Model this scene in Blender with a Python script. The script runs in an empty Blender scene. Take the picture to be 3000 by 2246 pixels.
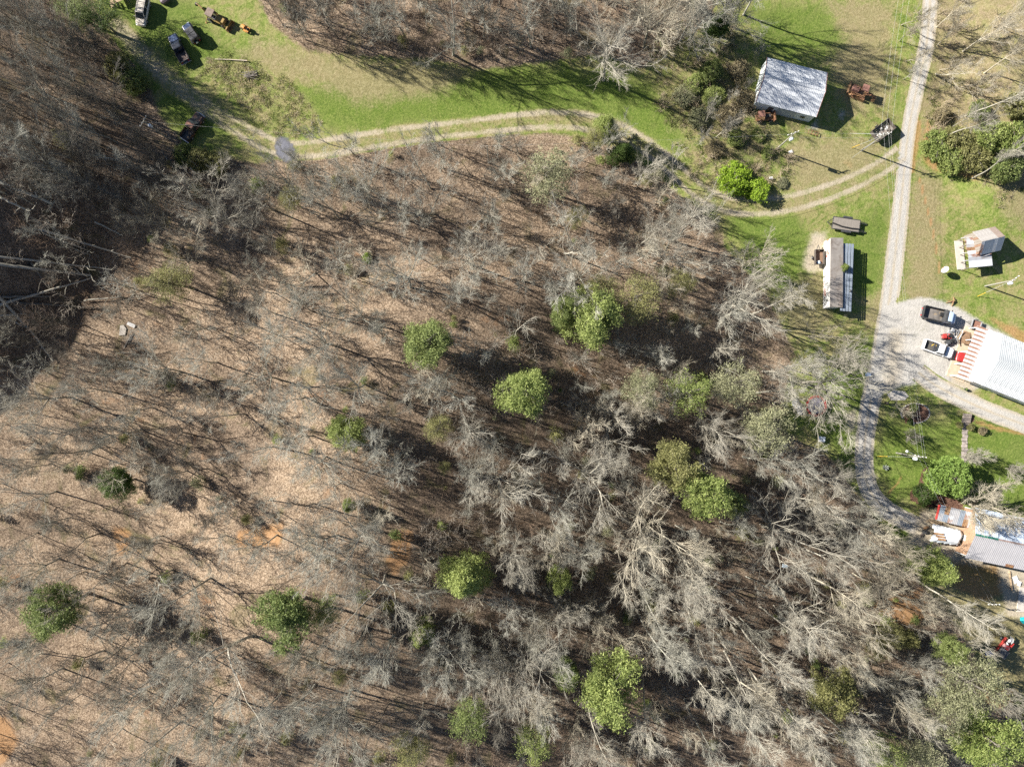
import bpy, math, random
import numpy as np
from mathutils import Vector, Matrix

scene = bpy.context.scene
col = scene.collection
R = math.radians
rng = np.random.default_rng(7)
random.seed(7)

# ------------------------------------------------------------------ camera, sky, sun, exposure
H = 123.0                       # flying height of the camera over the meadow
cam_data = bpy.data.cameras.new('camera')
cam = bpy.data.objects.new('camera', cam_data)
col.objects.link(cam)
cam.location = (0, 0, H)
cam_data.sensor_width = 36.0
cam_data.lens = 24.0
cam_data.clip_start = 0.5
cam_data.clip_end = 2000
scene.camera = cam

SUN_EL, SUN_AZ = R(30.0), R(-70.4)      # azimuth clockwise from +Y
world = bpy.data.worlds.new('World')
scene.world = world
world.use_nodes = True
wn = world.node_tree
sky = wn.nodes.new('ShaderNodeTexSky')
sky.sky_type = 'NISHITA'
sky.sun_disc = False
sky.sun_elevation = SUN_EL
sky.sun_rotation = SUN_AZ
sky.air_density = 0.6
sky.dust_density = 0.2
bg = wn.nodes['Background']
bg.inputs['Strength'].default_value = 0.055
wn.links.new(sky.outputs[0], bg.inputs['Color'])

sd = bpy.data.lights.new('sun', 'SUN')
sd.energy = 5.0
sd.angle = R(0.5)
sd.color = (1.0, 0.94, 0.86)
sun = bpy.data.objects.new('sun', sd)
col.objects.link(sun)
sdir = Vector((math.sin(SUN_AZ) * math.cos(SUN_EL), math.cos(SUN_AZ) * math.cos(SUN_EL), math.sin(SUN_EL)))
sun.rotation_euler = sdir.to_track_quat('Z', 'Y').to_euler()
sun.location = sdir * 200

vs = scene.view_settings
vs.view_transform = 'Standard'
vs.look = 'None'
vs.exposure = 1.42
vs.gamma = 1.0
vs.use_curve_mapping = False
scene.cycles.use_denoising = False          # keeps the twigs crisp

# ------------------------------------------------------------------ terrain
K = 0.0005                      # metres per photo pixel and metre of distance

def softplus(d, w):
    d = np.asarray(d, float)
    return w * np.logaddexp(0, d / w)

def smooth(e0, e1, x):
    t = np.clip((np.asarray(x, float) - e0) / (e1 - e0), 0, 1)
    return t * t * (3 - 2 * t)

def hgt(x, y):
    """height of the ground over the meadow"""
    x = np.asarray(x, float); y = np.asarray(y, float)
    d1 = (x + 60) * -0.737 + (y - 35) * 0.677
    d2 = (x + 61) * -0.928 + (y - 35) * -0.371
    slope = 0.74 - 0.30 * smooth(30, 55, y)
    hill = np.minimum(slope * softplus(np.minimum(d1, d2), 2.2), 60)
    hill = 46 * np.tanh(hill / 46)
    hill = hill * (1 + 0.10 * np.sin(0.16 * (x * 0.68 + y * 0.74) + 0.6) + 0.05 * np.sin(0.37 * (x * 0.68 + y * 0.74)))
    # wooded knoll: its flank towards the sun is broad, its back falls away to the stream side
    u = (x + 26) * 0.94 + (y + 18) * -0.335
    v = (x + 26) * 0.335 + (y + 18) * 0.94
    su = np.where(u < 0, 26.0, 34.0)
    knoll = 9.5 * np.exp(-(u / su) ** 2) * np.exp(-(v / 52.0) ** 2) * (1 - smooth(14, 34, y))
    bank = 2.2 * smooth(49, 70, y) * np.exp(-((x - 2) / 40.0) ** 2)
    rb = 2.6 * smooth(76, 92, x) * smooth(22, 40, y)
    roll = 0.35 * np.sin(x * 0.07 + 1.3) * np.cos(y * 0.083 + 0.4)
    return hill + knoll + bank + rb + roll

def at(px, py, z):
    """world point at height z that the photo shows at pixel px, py"""
    return np.array([(px - 1500.0) * K * (H - z), (1123.0 - py) * K * (H - z), z])

def ground(px, py, up=0.0):
    z = 0.0
    for _ in range(40):
        x = (px - 1500.0) * K * (H - z); y = (1123.0 - py) * K * (H - z)
        z = 0.5 * z + 0.5 * float(hgt(x, y))
    return np.array([x, y, z + up])

def to_px(p):
    s = K * (H - p[2])
    return (p[0] / s + 1500.0, 1123.0 - p[1] / s)

# ------------------------------------------------------------------ materials
MATS = {}

def nodes_of(name):
    m = bpy.data.materials.new(name)
    m.use_nodes = True
    return m, m.node_tree.nodes, m.node_tree.links, m.node_tree.nodes['Principled BSDF']

def L3(c):
    return (c[0], c[1], c[2], 1.0)

def noise(n, l, vec, scale, detail=3.0, rough=0.55, dist=0.0):
    t = n.new('ShaderNodeTexNoise')
    t.inputs['Scale'].default_value = scale
    t.inputs['Detail'].default_value = detail
    t.inputs['Roughness'].default_value = rough
    t.inputs['Distortion'].default_value = dist
    l.new(vec, t.inputs['Vector'])
    return t.outputs['Fac']

def ramp(n, l, fac, stops):
    r = n.new('ShaderNodeValToRGB')
    e = r.color_ramp.elements
    e[0].position = stops[0][0]; e[0].color = L3(stops[0][1])
    e[1].position = stops[-1][0]; e[1].color = L3(stops[-1][1])
    for p, c in stops[1:-1]:
        k = e.new(p); k.color = L3(c)
    l.new(fac, r.inputs['Fac'])
    return r.outputs['Color']

def mathn(n, l, op, a, b=None, clamp=False):
    m = n.new('ShaderNodeMath'); m.operation = op; m.use_clamp = clamp
    for k, v in enumerate((a, b)):
        if v is None: continue
        if isinstance(v, (int, float)): m.inputs[k].default_value = v
        else: l.new(v, m.inputs[k])
    return m.outputs[0]

def mixc(n, l, fac, a, b, mode='MIX'):
    m = n.new('ShaderNodeMix'); m.data_type = 'RGBA'; m.blend_type = mode
    for s, v in ((m.inputs[0], fac), (m.inputs[6], a), (m.inputs[7], b)):
        if isinstance(v, (int, float)): s.default_value = v
        elif isinstance(v, tuple): s.default_value = L3(v)
        else: l.new(v, s)
    return m.outputs[2]

def mat(name, rgb, rough=0.7, metal=0.0, var=0.25, scale=3.0, second=None, cover=0.5, bump=0.0, spec=0.3, coat=0.0, stretch=None):
    """painted, wooden, metal or stone surface: colour with mottling and, with SECOND, patches of rust or wear"""
    if name in MATS: return MATS[name]
    m, n, l, b = nodes_of(name)
    tc = n.new('ShaderNodeTexCoord')
    vec = tc.outputs['Object']
    if stretch:
        mp = n.new('ShaderNodeMapping'); mp.inputs['Scale'].default_value = stretch
        l.new(vec, mp.inputs['Vector']); vec = mp.outputs[0]
    f = noise(n, l, vec, scale, 4.0)
    lo = tuple(c * (1 - var) for c in rgb); hi = tuple(min(0.95, c * (1 + var)) for c in rgb)
    c = ramp(n, l, f, [(0.3, lo), (0.7, hi)])
    if second:
        g = noise(n, l, vec, scale * 0.55, 5.0, 0.65, 0.4)
        k = ramp(n, l, g, [(max(0.02, 0.62 - cover * 0.35 - 0.04), (0, 0, 0)), (0.66 - cover * 0.35 + 0.04, (1, 1, 1))])
        h2 = noise(n, l, vec, scale * 4, 3.0)
        s2 = ramp(n, l, h2, [(0.3, tuple(q * 0.7 for q in second)), (0.7, tuple(min(.9, q * 1.3) for q in second))])
        c = mixc(n, l, k, c, s2)
    l.new(c, b.inputs['Base Color'])
    b.inputs['Roughness'].default_value = rough
    b.inputs['Metallic'].default_value = metal
    b.inputs['Specular IOR Level'].default_value = spec
    b.inputs['Coat Weight'].default_value = coat
    if bump:
        bp = n.new('ShaderNodeBump'); bp.inputs['Strength'].default_value = 0.5; bp.inputs['Distance'].default_value = bump
        l.new(f, bp.inputs['Height']); l.new(bp.outputs[0], b.inputs['Normal'])
    MATS[name] = m
    return m

def leaf_mat(name, lo, hi, trans=0.35):
    """foliage: hue varies from plant to plant and from spray to spray"""
    if name in MATS: return MATS[name]
    m, n, l, b = nodes_of(name)
    geo = n.new('ShaderNodeNewGeometry'); oi = n.new('ShaderNodeObjectInfo')
    a = noise(n, l, geo.outputs['Position'], 0.9, 3.0)
    f = mathn(n, l, 'MULTIPLY', geo.outputs['Random Per Island'], 0.55)
    f = mathn(n, l, 'ADD', f, mathn(n, l, 'MULTIPLY', a, 0.75))
    f = mathn(n, l, 'ADD', f, mathn(n, l, 'MULTIPLY', oi.outputs['Random'], 0.25))
    c = ramp(n, l, f, [(0.35, lo), (1.0, hi)])
    l.new(c, b.inputs['Base Color'])
    b.inputs['Roughness'].default_value = 0.6
    b.inputs['Specular IOR Level'].default_value = 0.25
    t = n.new('ShaderNodeBsdfTranslucent'); l.new(c, t.inputs['Color'])
    mx = n.new('ShaderNodeMixShader'); mx.inputs[0].default_value = trans
    out = n['Material Output']
    l.new(b.outputs[0], mx.inputs[1]); l.new(t.outputs[0], mx.inputs[2]); l.new(mx.outputs[0], out.inputs['Surface'])
    MATS[name] = m
    return m

def bark_mat(name, lo, hi, moss=0.0):
    if name in MATS: return MATS[name]
    m, n, l, b = nodes_of(name)
    geo = n.new('ShaderNodeNewGeometry'); oi = n.new('ShaderNodeObjectInfo')
    a = noise(n, l, geo.outputs['Position'], 1.6, 4.0)
    f = mathn(n, l, 'ADD', mathn(n, l, 'MULTIPLY', a, 0.8), mathn(n, l, 'MULTIPLY', oi.outputs['Random'], 0.5))
    f = mathn(n, l, 'ADD', f, mathn(n, l, 'MULTIPLY', geo.outputs['Random Per Island'], 0.25))
    c = ramp(n, l, f, [(0.35, lo), (1.1, hi)])
    l.new(c, b.inputs['Base Color'])
    b.inputs['Roughness'].default_value = 0.85
    b.inputs['Specular IOR Level'].default_value = 0.15
    MATS[name] = m
    return m

# ------------------------------------------------------------------ mesh building
def link_mesh(name, me, parent=None, m=None, loc=None):
    o = bpy.data.objects.new(name, me)
    col.objects.link(o)
    if m is not None and not me.materials: me.materials.append(m)
    if parent is not None: o.parent = parent
    if loc is not None: o.location = loc
    return o

def np_mesh(name, V, F, m=None, smooth_shade=False):
    """mesh from arrays: V n x 3, F m x k (triangles or quads)"""
    V = np.ascontiguousarray(V, np.float32); F = np.ascontiguousarray(F, np.int32)
    me = bpy.data.meshes.new(name)
    k = F.shape[1]
    me.vertices.add(len(V)); me.vertices.foreach_set('co', V.ravel())
    me.loops.add(F.size); me.loops.foreach_set('vertex_index', F.ravel())
    me.polygons.add(len(F)); me.polygons.foreach_set('loop_start', np.arange(0, F.size, k, dtype=np.int32))
    if smooth_shade:
        me.polygons.foreach_set('use_smooth', np.ones(len(F), bool))
    me.update(calc_edges=True); me.validate()
    if m is not None: me.materials.append(m)
    return me

class MB:
    """collects boxes, tubes, lofts; build() links them as ONE mesh"""
    def __init__(self):
        self.v = []; self.f = []
    def add(self, vs_, fs_):
        o = len(self.v)
        self.v += [tuple(map(float, p)) for p in vs_]
        self.f += [tuple(i + o for i in q) for q in fs_]
        return self
    def box(self, c, s, rz=0.0, ry=0.0, rx=0.0, taper=1.0):
        M = Matrix.Rotation(rz, 3, 'Z') @ Matrix.Rotation(ry, 3, 'Y') @ Matrix.Rotation(rx, 3, 'X')
        P = []
        for z in (-1, 1):
            t = taper if z > 0 else 1.0
            for x, y in ((-1, -1), (1, -1), (1, 1), (-1, 1)):
                P.append(Vector(c) + M @ Vector((x * s[0] / 2 * t, y * s[1] / 2 * t, z * s[2] / 2)))
        return self.add(P, [(3, 2, 1, 0), (4, 5, 6, 7), (0, 1, 5, 4), (1, 2, 6, 5), (2, 3, 7, 6), (3, 0, 4, 7)])
    def prism(self, poly, z0, z1):
        n = len(poly)
        zz0 = z0 if hasattr(z0, '__len__') else [z0] * n
        zz1 = z1 if hasattr(z1, '__len__') else [z1] * n
        P = [(x, y, zz0[i]) for i, (x, y) in enumerate(poly)] + [(x, y, zz1[i]) for i, (x, y) in enumerate(poly)]
        F = [tuple(range(n - 1, -1, -1)), tuple(range(n, 2 * n))] + [(i, (i + 1) % n, n + (i + 1) % n, n + i) for i in range(n)]
        return self.add(P, F)
    def slab(self, quad, th):
        """quad of four 3-D corners (counter-clockwise from above) thickened downwards"""
        q = [Vector(p) for p in quad]
        nrm = (q[1] - q[0]).cross(q[3] - q[0]).normalized()
        P = q + [p - nrm * th for p in q]
        return self.add(P, [(0, 1, 2, 3), (7, 6, 5, 4), (0, 4, 5, 1), (1, 5, 6, 2), (2, 6, 7, 3), (3, 7, 4, 0)])
    def tube(self, pts, rad, n=6, cap=True):
        pts = [Vector(p) for p in pts]
        rr = rad if hasattr(rad, '__len__') else [rad] * len(pts)
        P, F = [], []
        ref = Vector((0, 0, 1))
        for i, p in enumerate(pts):
            d = (pts[min(i + 1, len(pts) - 1)] - pts[max(i - 1, 0)]).normalized()
            a = d.cross(ref if abs(d.z) < 0.9 else Vector((1, 0, 0))).normalized(); b = d.cross(a)
            for k in range(n):
                t = 2 * math.pi * k / n
                P.append(p + (a * math.cos(t) + b * math.sin(t)) * rr[i])
        for i in range(len(pts) - 1):
            for k in range(n):
                F.append((i * n + k, i * n + (k + 1) % n, (i + 1) * n + (k + 1) % n, (i + 1) * n + k))
        if cap:
            F.append(tuple(range(n - 1, -1, -1))); F.append(tuple(range((len(pts) - 1) * n, len(pts) * n)))
        return self.add(P, F)
    def wheel(self, c, r, w, n=14, axis='y'):
        d = Vector((0, w / 2, 0)) if axis == 'y' else Vector((w / 2, 0, 0))
        return self.tube([Vector(c) - d, Vector(c) - d * 0.6, Vector(c) + d * 0.6, Vector(c) + d], [r * 0.86, r, r, r * 0.86], n)
    def loft(self, stations, n=12, p=4.0):
        """stations (x, half width, z low, z high): rounded sections skinned along x"""
        P, F = [], []
        for x, hw, z0, z1 in stations:
            for k in range(n):
                t = 2 * math.pi * (k + 0.5) / n
                c, s = math.cos(t), math.sin(t)
                P.append((x, hw * math.copysign(abs(c) ** (2 / p), c), (z0 + z1) / 2 + (z1 - z0) / 2 * math.copysign(abs(s) ** (2 / p), s)))
        m = len(stations)
        for i in range(m - 1):
            for k in range(n):
                F.append((i * n + k, (i + 1) * n + k, (i + 1) * n + (k + 1) % n, i * n + (k + 1) % n))
        F.append(tuple(range(n))); F.append(tuple(range(m * n - 1, (m - 1) * n - 1, -1)))
        return self.add(P, F)
    def lathe(self, prof, n=14, c=(0, 0, 0)):
        P, F = [], []
        for r, z in prof:
            for k in range(n):
                t = 2 * math.pi * k / n
                P.append((c[0] + r * math.cos(t), c[1] + r * math.sin(t), c[2] + z))
        for i in range(len(prof) - 1):
            for k in range(n):
                F.append((i * n + k, i * n + (k + 1) % n, (i + 1) * n + (k + 1) % n, (i + 1) * n + k))
        F.append(tuple(range(n - 1, -1, -1))); F.append(tuple(range((len(prof) - 1) * n, len(prof) * n)))
        return self.add(P, F)
    def mesh(self, name, m=None, sm=False):
        me = bpy.data.meshes.new(name)
        me.from_pydata(self.v, [], self.f)
        me.update()
        if sm:
            me.polygons.foreach_set('use_smooth', [True] * len(me.polygons))
        if m is not None: me.materials.append(m)
        return me
    def build(self, name, m, parent=None, sm=False):
        return link_mesh(name, self.mesh(name, m, sm), parent)

LANDMARKS = []                 # (phrase, photo pixel) of things a tree can be told by

def tag(o, label, cat, group=None, kind=None):
    if label: o['label'] = label
    if cat: o['category'] = cat
    if group: o['group'] = group
    if kind: o['kind'] = kind
    return o

def thing(name, label, cat, loc, rz=0.0, group=None, mark=None):
    o = bpy.data.objects.new(name, None)
    col.objects.link(o)
    o.empty_display_size = 0.3
    o.location = tuple(loc); o.rotation_euler = (0, 0, rz)
    tag(o, label, cat, group)
    if mark: LANDMARKS.append((mark, to_px(loc)))
    return o

def heading(dx, dy):
    """turn about z for something that points along dx, dy on the photo"""
    return math.atan2(-dy, dx)

# ------------------------------------------------------------------ what grows or lies on the ground where (outlines as read off the photo)
def poly_sd(px, py, poly):
    """signed distance in photo pixels to a closed outline, positive inside"""
    P = np.asarray(poly, float); Q = np.roll(P, -1, 0)
    best = np.full(px.shape, 1e18); inside = np.zeros(px.shape, bool)
    for (ax, ay), (bx, by) in zip(P, Q):
        ex, ey = bx - ax, by - ay
        wx, wy = px - ax, py - ay
        t = np.clip((wx * ex + wy * ey) / (ex * ex + ey * ey + 1e-9), 0, 1)
        best = np.minimum(best, (wx - ex * t) ** 2 + (wy - ey * t) ** 2)
        c = ((ay <= py) & (by > py)) | ((by <= py) & (ay > py))
        with np.errstate(divide='ignore', invalid='ignore'):
            xi = ax + (py - ay) * ex / np.where(ey == 0, 1e-9, ey)
        inside ^= c & (px < xi)
    d = np.sqrt(best)
    return np.where(inside, d, -d)

def line_d(px, py, pts):
    best = np.full(px.shape, 1e18)
    for (ax, ay), (bx, by) in zip(pts[:-1], pts[1:]):
        ex, ey = bx - ax, by - ay
        t = np.clip(((px - ax) * ex + (py - ay) * ey) / (ex * ex + ey * ey + 1e-9), 0, 1)
        best = np.minimum(best, (px - ax - ex * t) ** 2 + (py - ay - ey * t) ** 2)
    return np.sqrt(best)

LEAF = [
    [(-900, 560), (250, 610), (470, 540), (560, 450), (760, 480), (900, 445), (1000, 432), (1300, 408), (1600, 388), (1720, 402), (1830, 445), (1930, 520), (2040, 610), (2105, 660),
     (2125, 720), (2190, 800), (2250, 870), (2285, 950), (2330, 1030), (2300, 1150), (2290, 1260), (2440, 1345), (2540, 1490), (2640, 1610), (2700, 1710), (2780, 1800), (2850, 1900), (2890, 2000), (3000, 2080),
     (3900, 2200), (3900, 3200), (-900, 3200)],
    [(-900, -900), (230, -900), (240, -40), (330, 110), (430, 230), (470, 340), (540, 420), (480, 560), (250, 640), (-900, 620)],
    [(720, -900), (745, -40), (790, 70), (900, 150), (1050, 162), (1250, 172), (1400, 205), (1500, 195), (1650, 175), (1770, 160), (1880, 200), (1960, 150), (2090, 60), (2130, -900)],
]
STRAW = [(2690, -900), (3900, -900), (3900, 560), (2960, 570), (2860, 530), (2760, 480), (2700, 430), (2690, 300), (2730, 200), (2705, 90)]
BRUSH = [(1890, 130), (1990, 60), (2150, 20), (2190, 120), (2205, 330), (2290, 390), (2320, 470), (2290, 560), (2160, 570), (2040, 540), (1980, 450), (1930, 320), (1910, 200)]
TALL = [(560, 195), (640, 160), (720, 180), (820, 230), (900, 290), (940, 370), (900, 410), (800, 400), (720, 330), (630, 240)]
LUSH = [
    [(870, 260), (1100, 225), (1300, 225), (1500, 190), (1900, 240), (1990, 360), (2010, 460), (1950, 430), (1750, 345), (1500, 350), (1200, 365), (960, 380), (900, 300)],
    [(480, 260), (600, 290), (680, 350), (720, 400), (560, 400), (470, 330)],
    [(330, 0), (560, 0), (640, 130), (760, 160), (560, 200), (460, 130), (400, 130)],
    [(2120, 620), (2330, 620), (2380, 700), (2400, 900), (2300, 900), (2200, 780)],
    [(2420, 1100), (2560, 980), (2560, 1140), (2520, 1270), (2500, 1420), (2440, 1330), (2390, 1230)],
    [(2590, 1230), (3100, 1240), (3100, 1500), (2850, 1480), (2620, 1450), (2560, 1360)],
    [(2200, 20), (2420, 20), (2480, 130), (2300, 180), (2220, 140)],
    [(2430, 690), (2600, 600), (2580, 820), (2530, 900)],
]
DRY = [
    [(760, 115), (1000, 165), (1250, 180), (1380, 220), (1260, 280), (1050, 300), (940, 250), (850, 230), (700, 150)],
    [(2420, 0), (2620, 0), (2600, 300), (2500, 330), (2420, 180), (2480, 120)],
    [(2300, 420), (2480, 400), (2600, 420), (2560, 500), (2440, 560), (2320, 560)],
    [(2690, 480), (2760, 520), (2760, 850), (2700, 900), (2650, 860), (2660, 650)],
    [(2520, 880), (2590, 860), (2590, 960), (2530, 960)],
    [(2900, 520), (3100, 560), (3100, 720), (2960, 640)],
    [(2640, 1670), (3100, 1760), (3100, 2080), (2900, 2000), (2800, 1830)],
    [(2250, 880), (2400, 780), (2440, 960), (2340, 1010)],
]
CLAY = [
    [(2780, 1600), (2960, 1650), (2970, 1720), (2890, 1760), (2800, 1720), (2760, 1660)],
    [(2700, 430), (2720, 350), (2740, 470), (2840, 500), (2870, 530), (2740, 500), (2712, 480)],
    [(1160, 1560), (1210, 1550), (1200, 1640), (1150, 1690), (1130, 1640)],
    [(-300, 2080), (20, 2100), (55, 2170), (10, 2240), (-300, 2330)],
    [(2900, 930), (3100, 1010), (3100, 1080), (2980, 1000)],
    [(2870, 2010), (2970, 2020), (2960, 2070), (2890, 2070)],
    [(2550, 1770), (2700, 1720), (2740, 1800), (2640, 1840)],
    [(330, 1540), (385, 1560), (370, 1620), (345, 1620)], [(690, 1560), (830, 1530), (820, 1600), (700, 1600)],
    [(2490, 480), (2475, 475), (2480, 482), (2492, 484)],
]
CLAY_LINES = [([(2694, 520), (2706, 570), (2724, 640), (2738, 700), (2748, 760), (2751, 800)], 3.2), ([(2860, 1235), (2920, 1255), (3000, 1270)], 6), ([(2640, 1400), (2600, 1450)], 3),
              ([(2672, 300), (2690, 370), (2672, 500)], 9), ([(2850, 980), (3000, 1050)], 8)]
DIRT = [
    [(2700, 1500), (2760, 1480), (2900, 1530), (2900, 1660), (2780, 1640), (2650, 1600)],
    [(2780, 1120), (2850, 1030), (2900, 1060), (2850, 1150)],
    [(2920, 1650), (3100, 1680), (3100, 1850), (2950, 1800)],
    [(2380, 690), (2420, 680), (2420, 790), (2370, 800), (2350, 770)],
    [(2480, 1210), (2510, 1200), (2505, 1260), (2485, 1270)],
]
GRAVEL = [[(2455, 320), (2480, 320), (2470, 355), (2455, 350)], [(2360, 370), (2395, 350), (2400, 380), (2370, 385)], [(2385, 680), (2410, 690), (2395, 770), (2365, 770)]]
MULCH = [
    [(2640, 1200), (2660, 1184), (2700, 1182), (2722, 1198), (2722, 1226), (2690, 1240), (2652, 1238)],
    [(2700, 1378), (2722, 1364), (2742, 1366), (2738, 1395), (2722, 1425), (2750, 1448), (2810, 1466), (2830, 1490), (2760, 1492), (2700, 1482), (2664, 1462), (2666, 1440), (2692, 1418)],
    [(2820, 1215), (2850, 1212), (2856, 1236), (2830, 1240)],
]

ROAD = [(2728, -60), (2722, 60), (2712, 150), (2690, 240), (2668, 340), (2655, 430), (2647, 520), (2637, 620), (2623, 740), (2610, 850), (2598, 930), (2588, 1000), (2584, 1030)]
LANE = [(2596, 940), (2588, 1000), (2578, 1060), (2562, 1130), (2545, 1200), (2533, 1290), (2530, 1370), (2545, 1440), (2590, 1490), (2660, 1530), (2760, 1575), (2860, 1600)]
DRIVE = [(2690, 1090), (2740, 1130), (2820, 1170), (2900, 1207), (3000, 1243), (3120, 1290)]
TRACK = [(330, 60), (400, 140), (470, 215), (560, 285), (650, 345), (740, 400), (820, 440), (900, 440), (1000, 425), (1200, 393), (1420, 368), (1580, 350), (1680, 352), (1760, 365), (1850, 400), (1930, 455),
         (2000, 520), (2060, 572), (2130, 602), (2220, 608), (2320, 596), (2420, 566), (2510, 530), (2580, 492), (2640, 450)]
LOT = [(2604, 905), (2640, 882), (2700, 872), (2760, 880), (2830, 915), (2900, 955), (2985, 1000), (3060, 1035), (3060, 1100), (2850, 1140), (2760, 1150), (2715, 1120), (2640, 1132), (2590, 1150), (2555, 1155), (2570, 1060), (2592, 960)]

def rounded(pts):
    P = np.array(pts, float)
    for _ in range(3):
        Q = np.empty((2 * len(P) - 2, 2)); Q[0::2] = .75 * P[:-1] + .25 * P[1:]; Q[1::2] = .25 * P[:-1] + .75 * P[1:]
        P = np.vstack([P[:1], Q, P[-1:]])
    return P
ROAD_S, LANE_S, DRIVE_S = rounded(ROAD), rounded(LANE), rounded(DRIVE)

def pxy(x, y):
    z = hgt(x, y)
    s = K * (H - z)
    return x / s + 1500.0, 1123.0 - y / s

def zones(x, y):
    px, py = pxy(x, y)
    Z = {}
    def many(polys, w):
        a = np.zeros(px.shape)
        for p in polys: a = np.maximum(a, smooth(-w, w, poly_sd(px, py, p)))
        return a
    leaf = many(LEAF, 26)
    straw = smooth(-30, 30, poly_sd(px, py, STRAW))
    brush = smooth(-30, 40, poly_sd(px, py, BRUSH))
    tall = smooth(-25, 25, poly_sd(px, py, TALL))
    Z['lush'] = many(LUSH, 45)
    Z['dry'] = np.maximum.reduce([many(DRY, 55), straw * 0.9, brush * 0.45, tall * 0.45])
    Z['leaf'] = np.maximum.reduce([leaf, straw * 0.42, brush * 0.35])
    clay = many(CLAY, 16)
    for pts, w in CLAY_LINES: clay = np.maximum(clay, 0.8 * (1 - smooth(w * 0.5, w * 1.6, line_d(px, py, pts))))
    Z['clay'] = clay
    Z['dirt'] = many(DIRT, 22)
    Z['gravel'] = many(GRAVEL, 14) * 0.62
    for pts, w in ((ROAD_S, 22), (LANE_S, 31), (DRIVE_S, 29)):
        d = line_d(px, py, pts) / w
        Z['gravel'] = np.maximum(Z['gravel'], 1 - smooth(0.7, 1.02, d))
    Z['mulch'] = many(MULCH, 4)
    Z['darkened'] = smooth(-60, 320, poly_sd(px, py, [(1100, 1000), (1700, 950), (2300, 1050), (2600, 1500), (2800, 1900), (2600, 2500), (1300, 2500), (1000, 1700)])) * leaf  # litter gets darker inwards over the middle and right of the wood
    Z['darkened'] = np.maximum(Z['darkened'], smooth(-40, 60, poly_sd(px, py, [(-900, 380), (300, 380), (480, 560), (330, 720), (330, 880), (230, 980), (120, 1080), (-900, 1180)])))  # hill shade over the hollow painted into the litter, with some dark soil
    return Z

def set_zones(me, Z):
    n = len(me.vertices)
    for nm, keys in (('zone_a', ('leaf', 'lush', 'dry', 'clay')), ('zone_b', ('gravel', 'dirt', 'mulch', 'darkened'))):
        at_ = me.color_attributes.new(nm, 'FLOAT_COLOR', 'POINT')
        A = np.stack([np.clip(Z[k], 0, 1) for k in keys], 1).astype(np.float32)
        at_.data.foreach_set('color', A.ravel())

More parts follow.
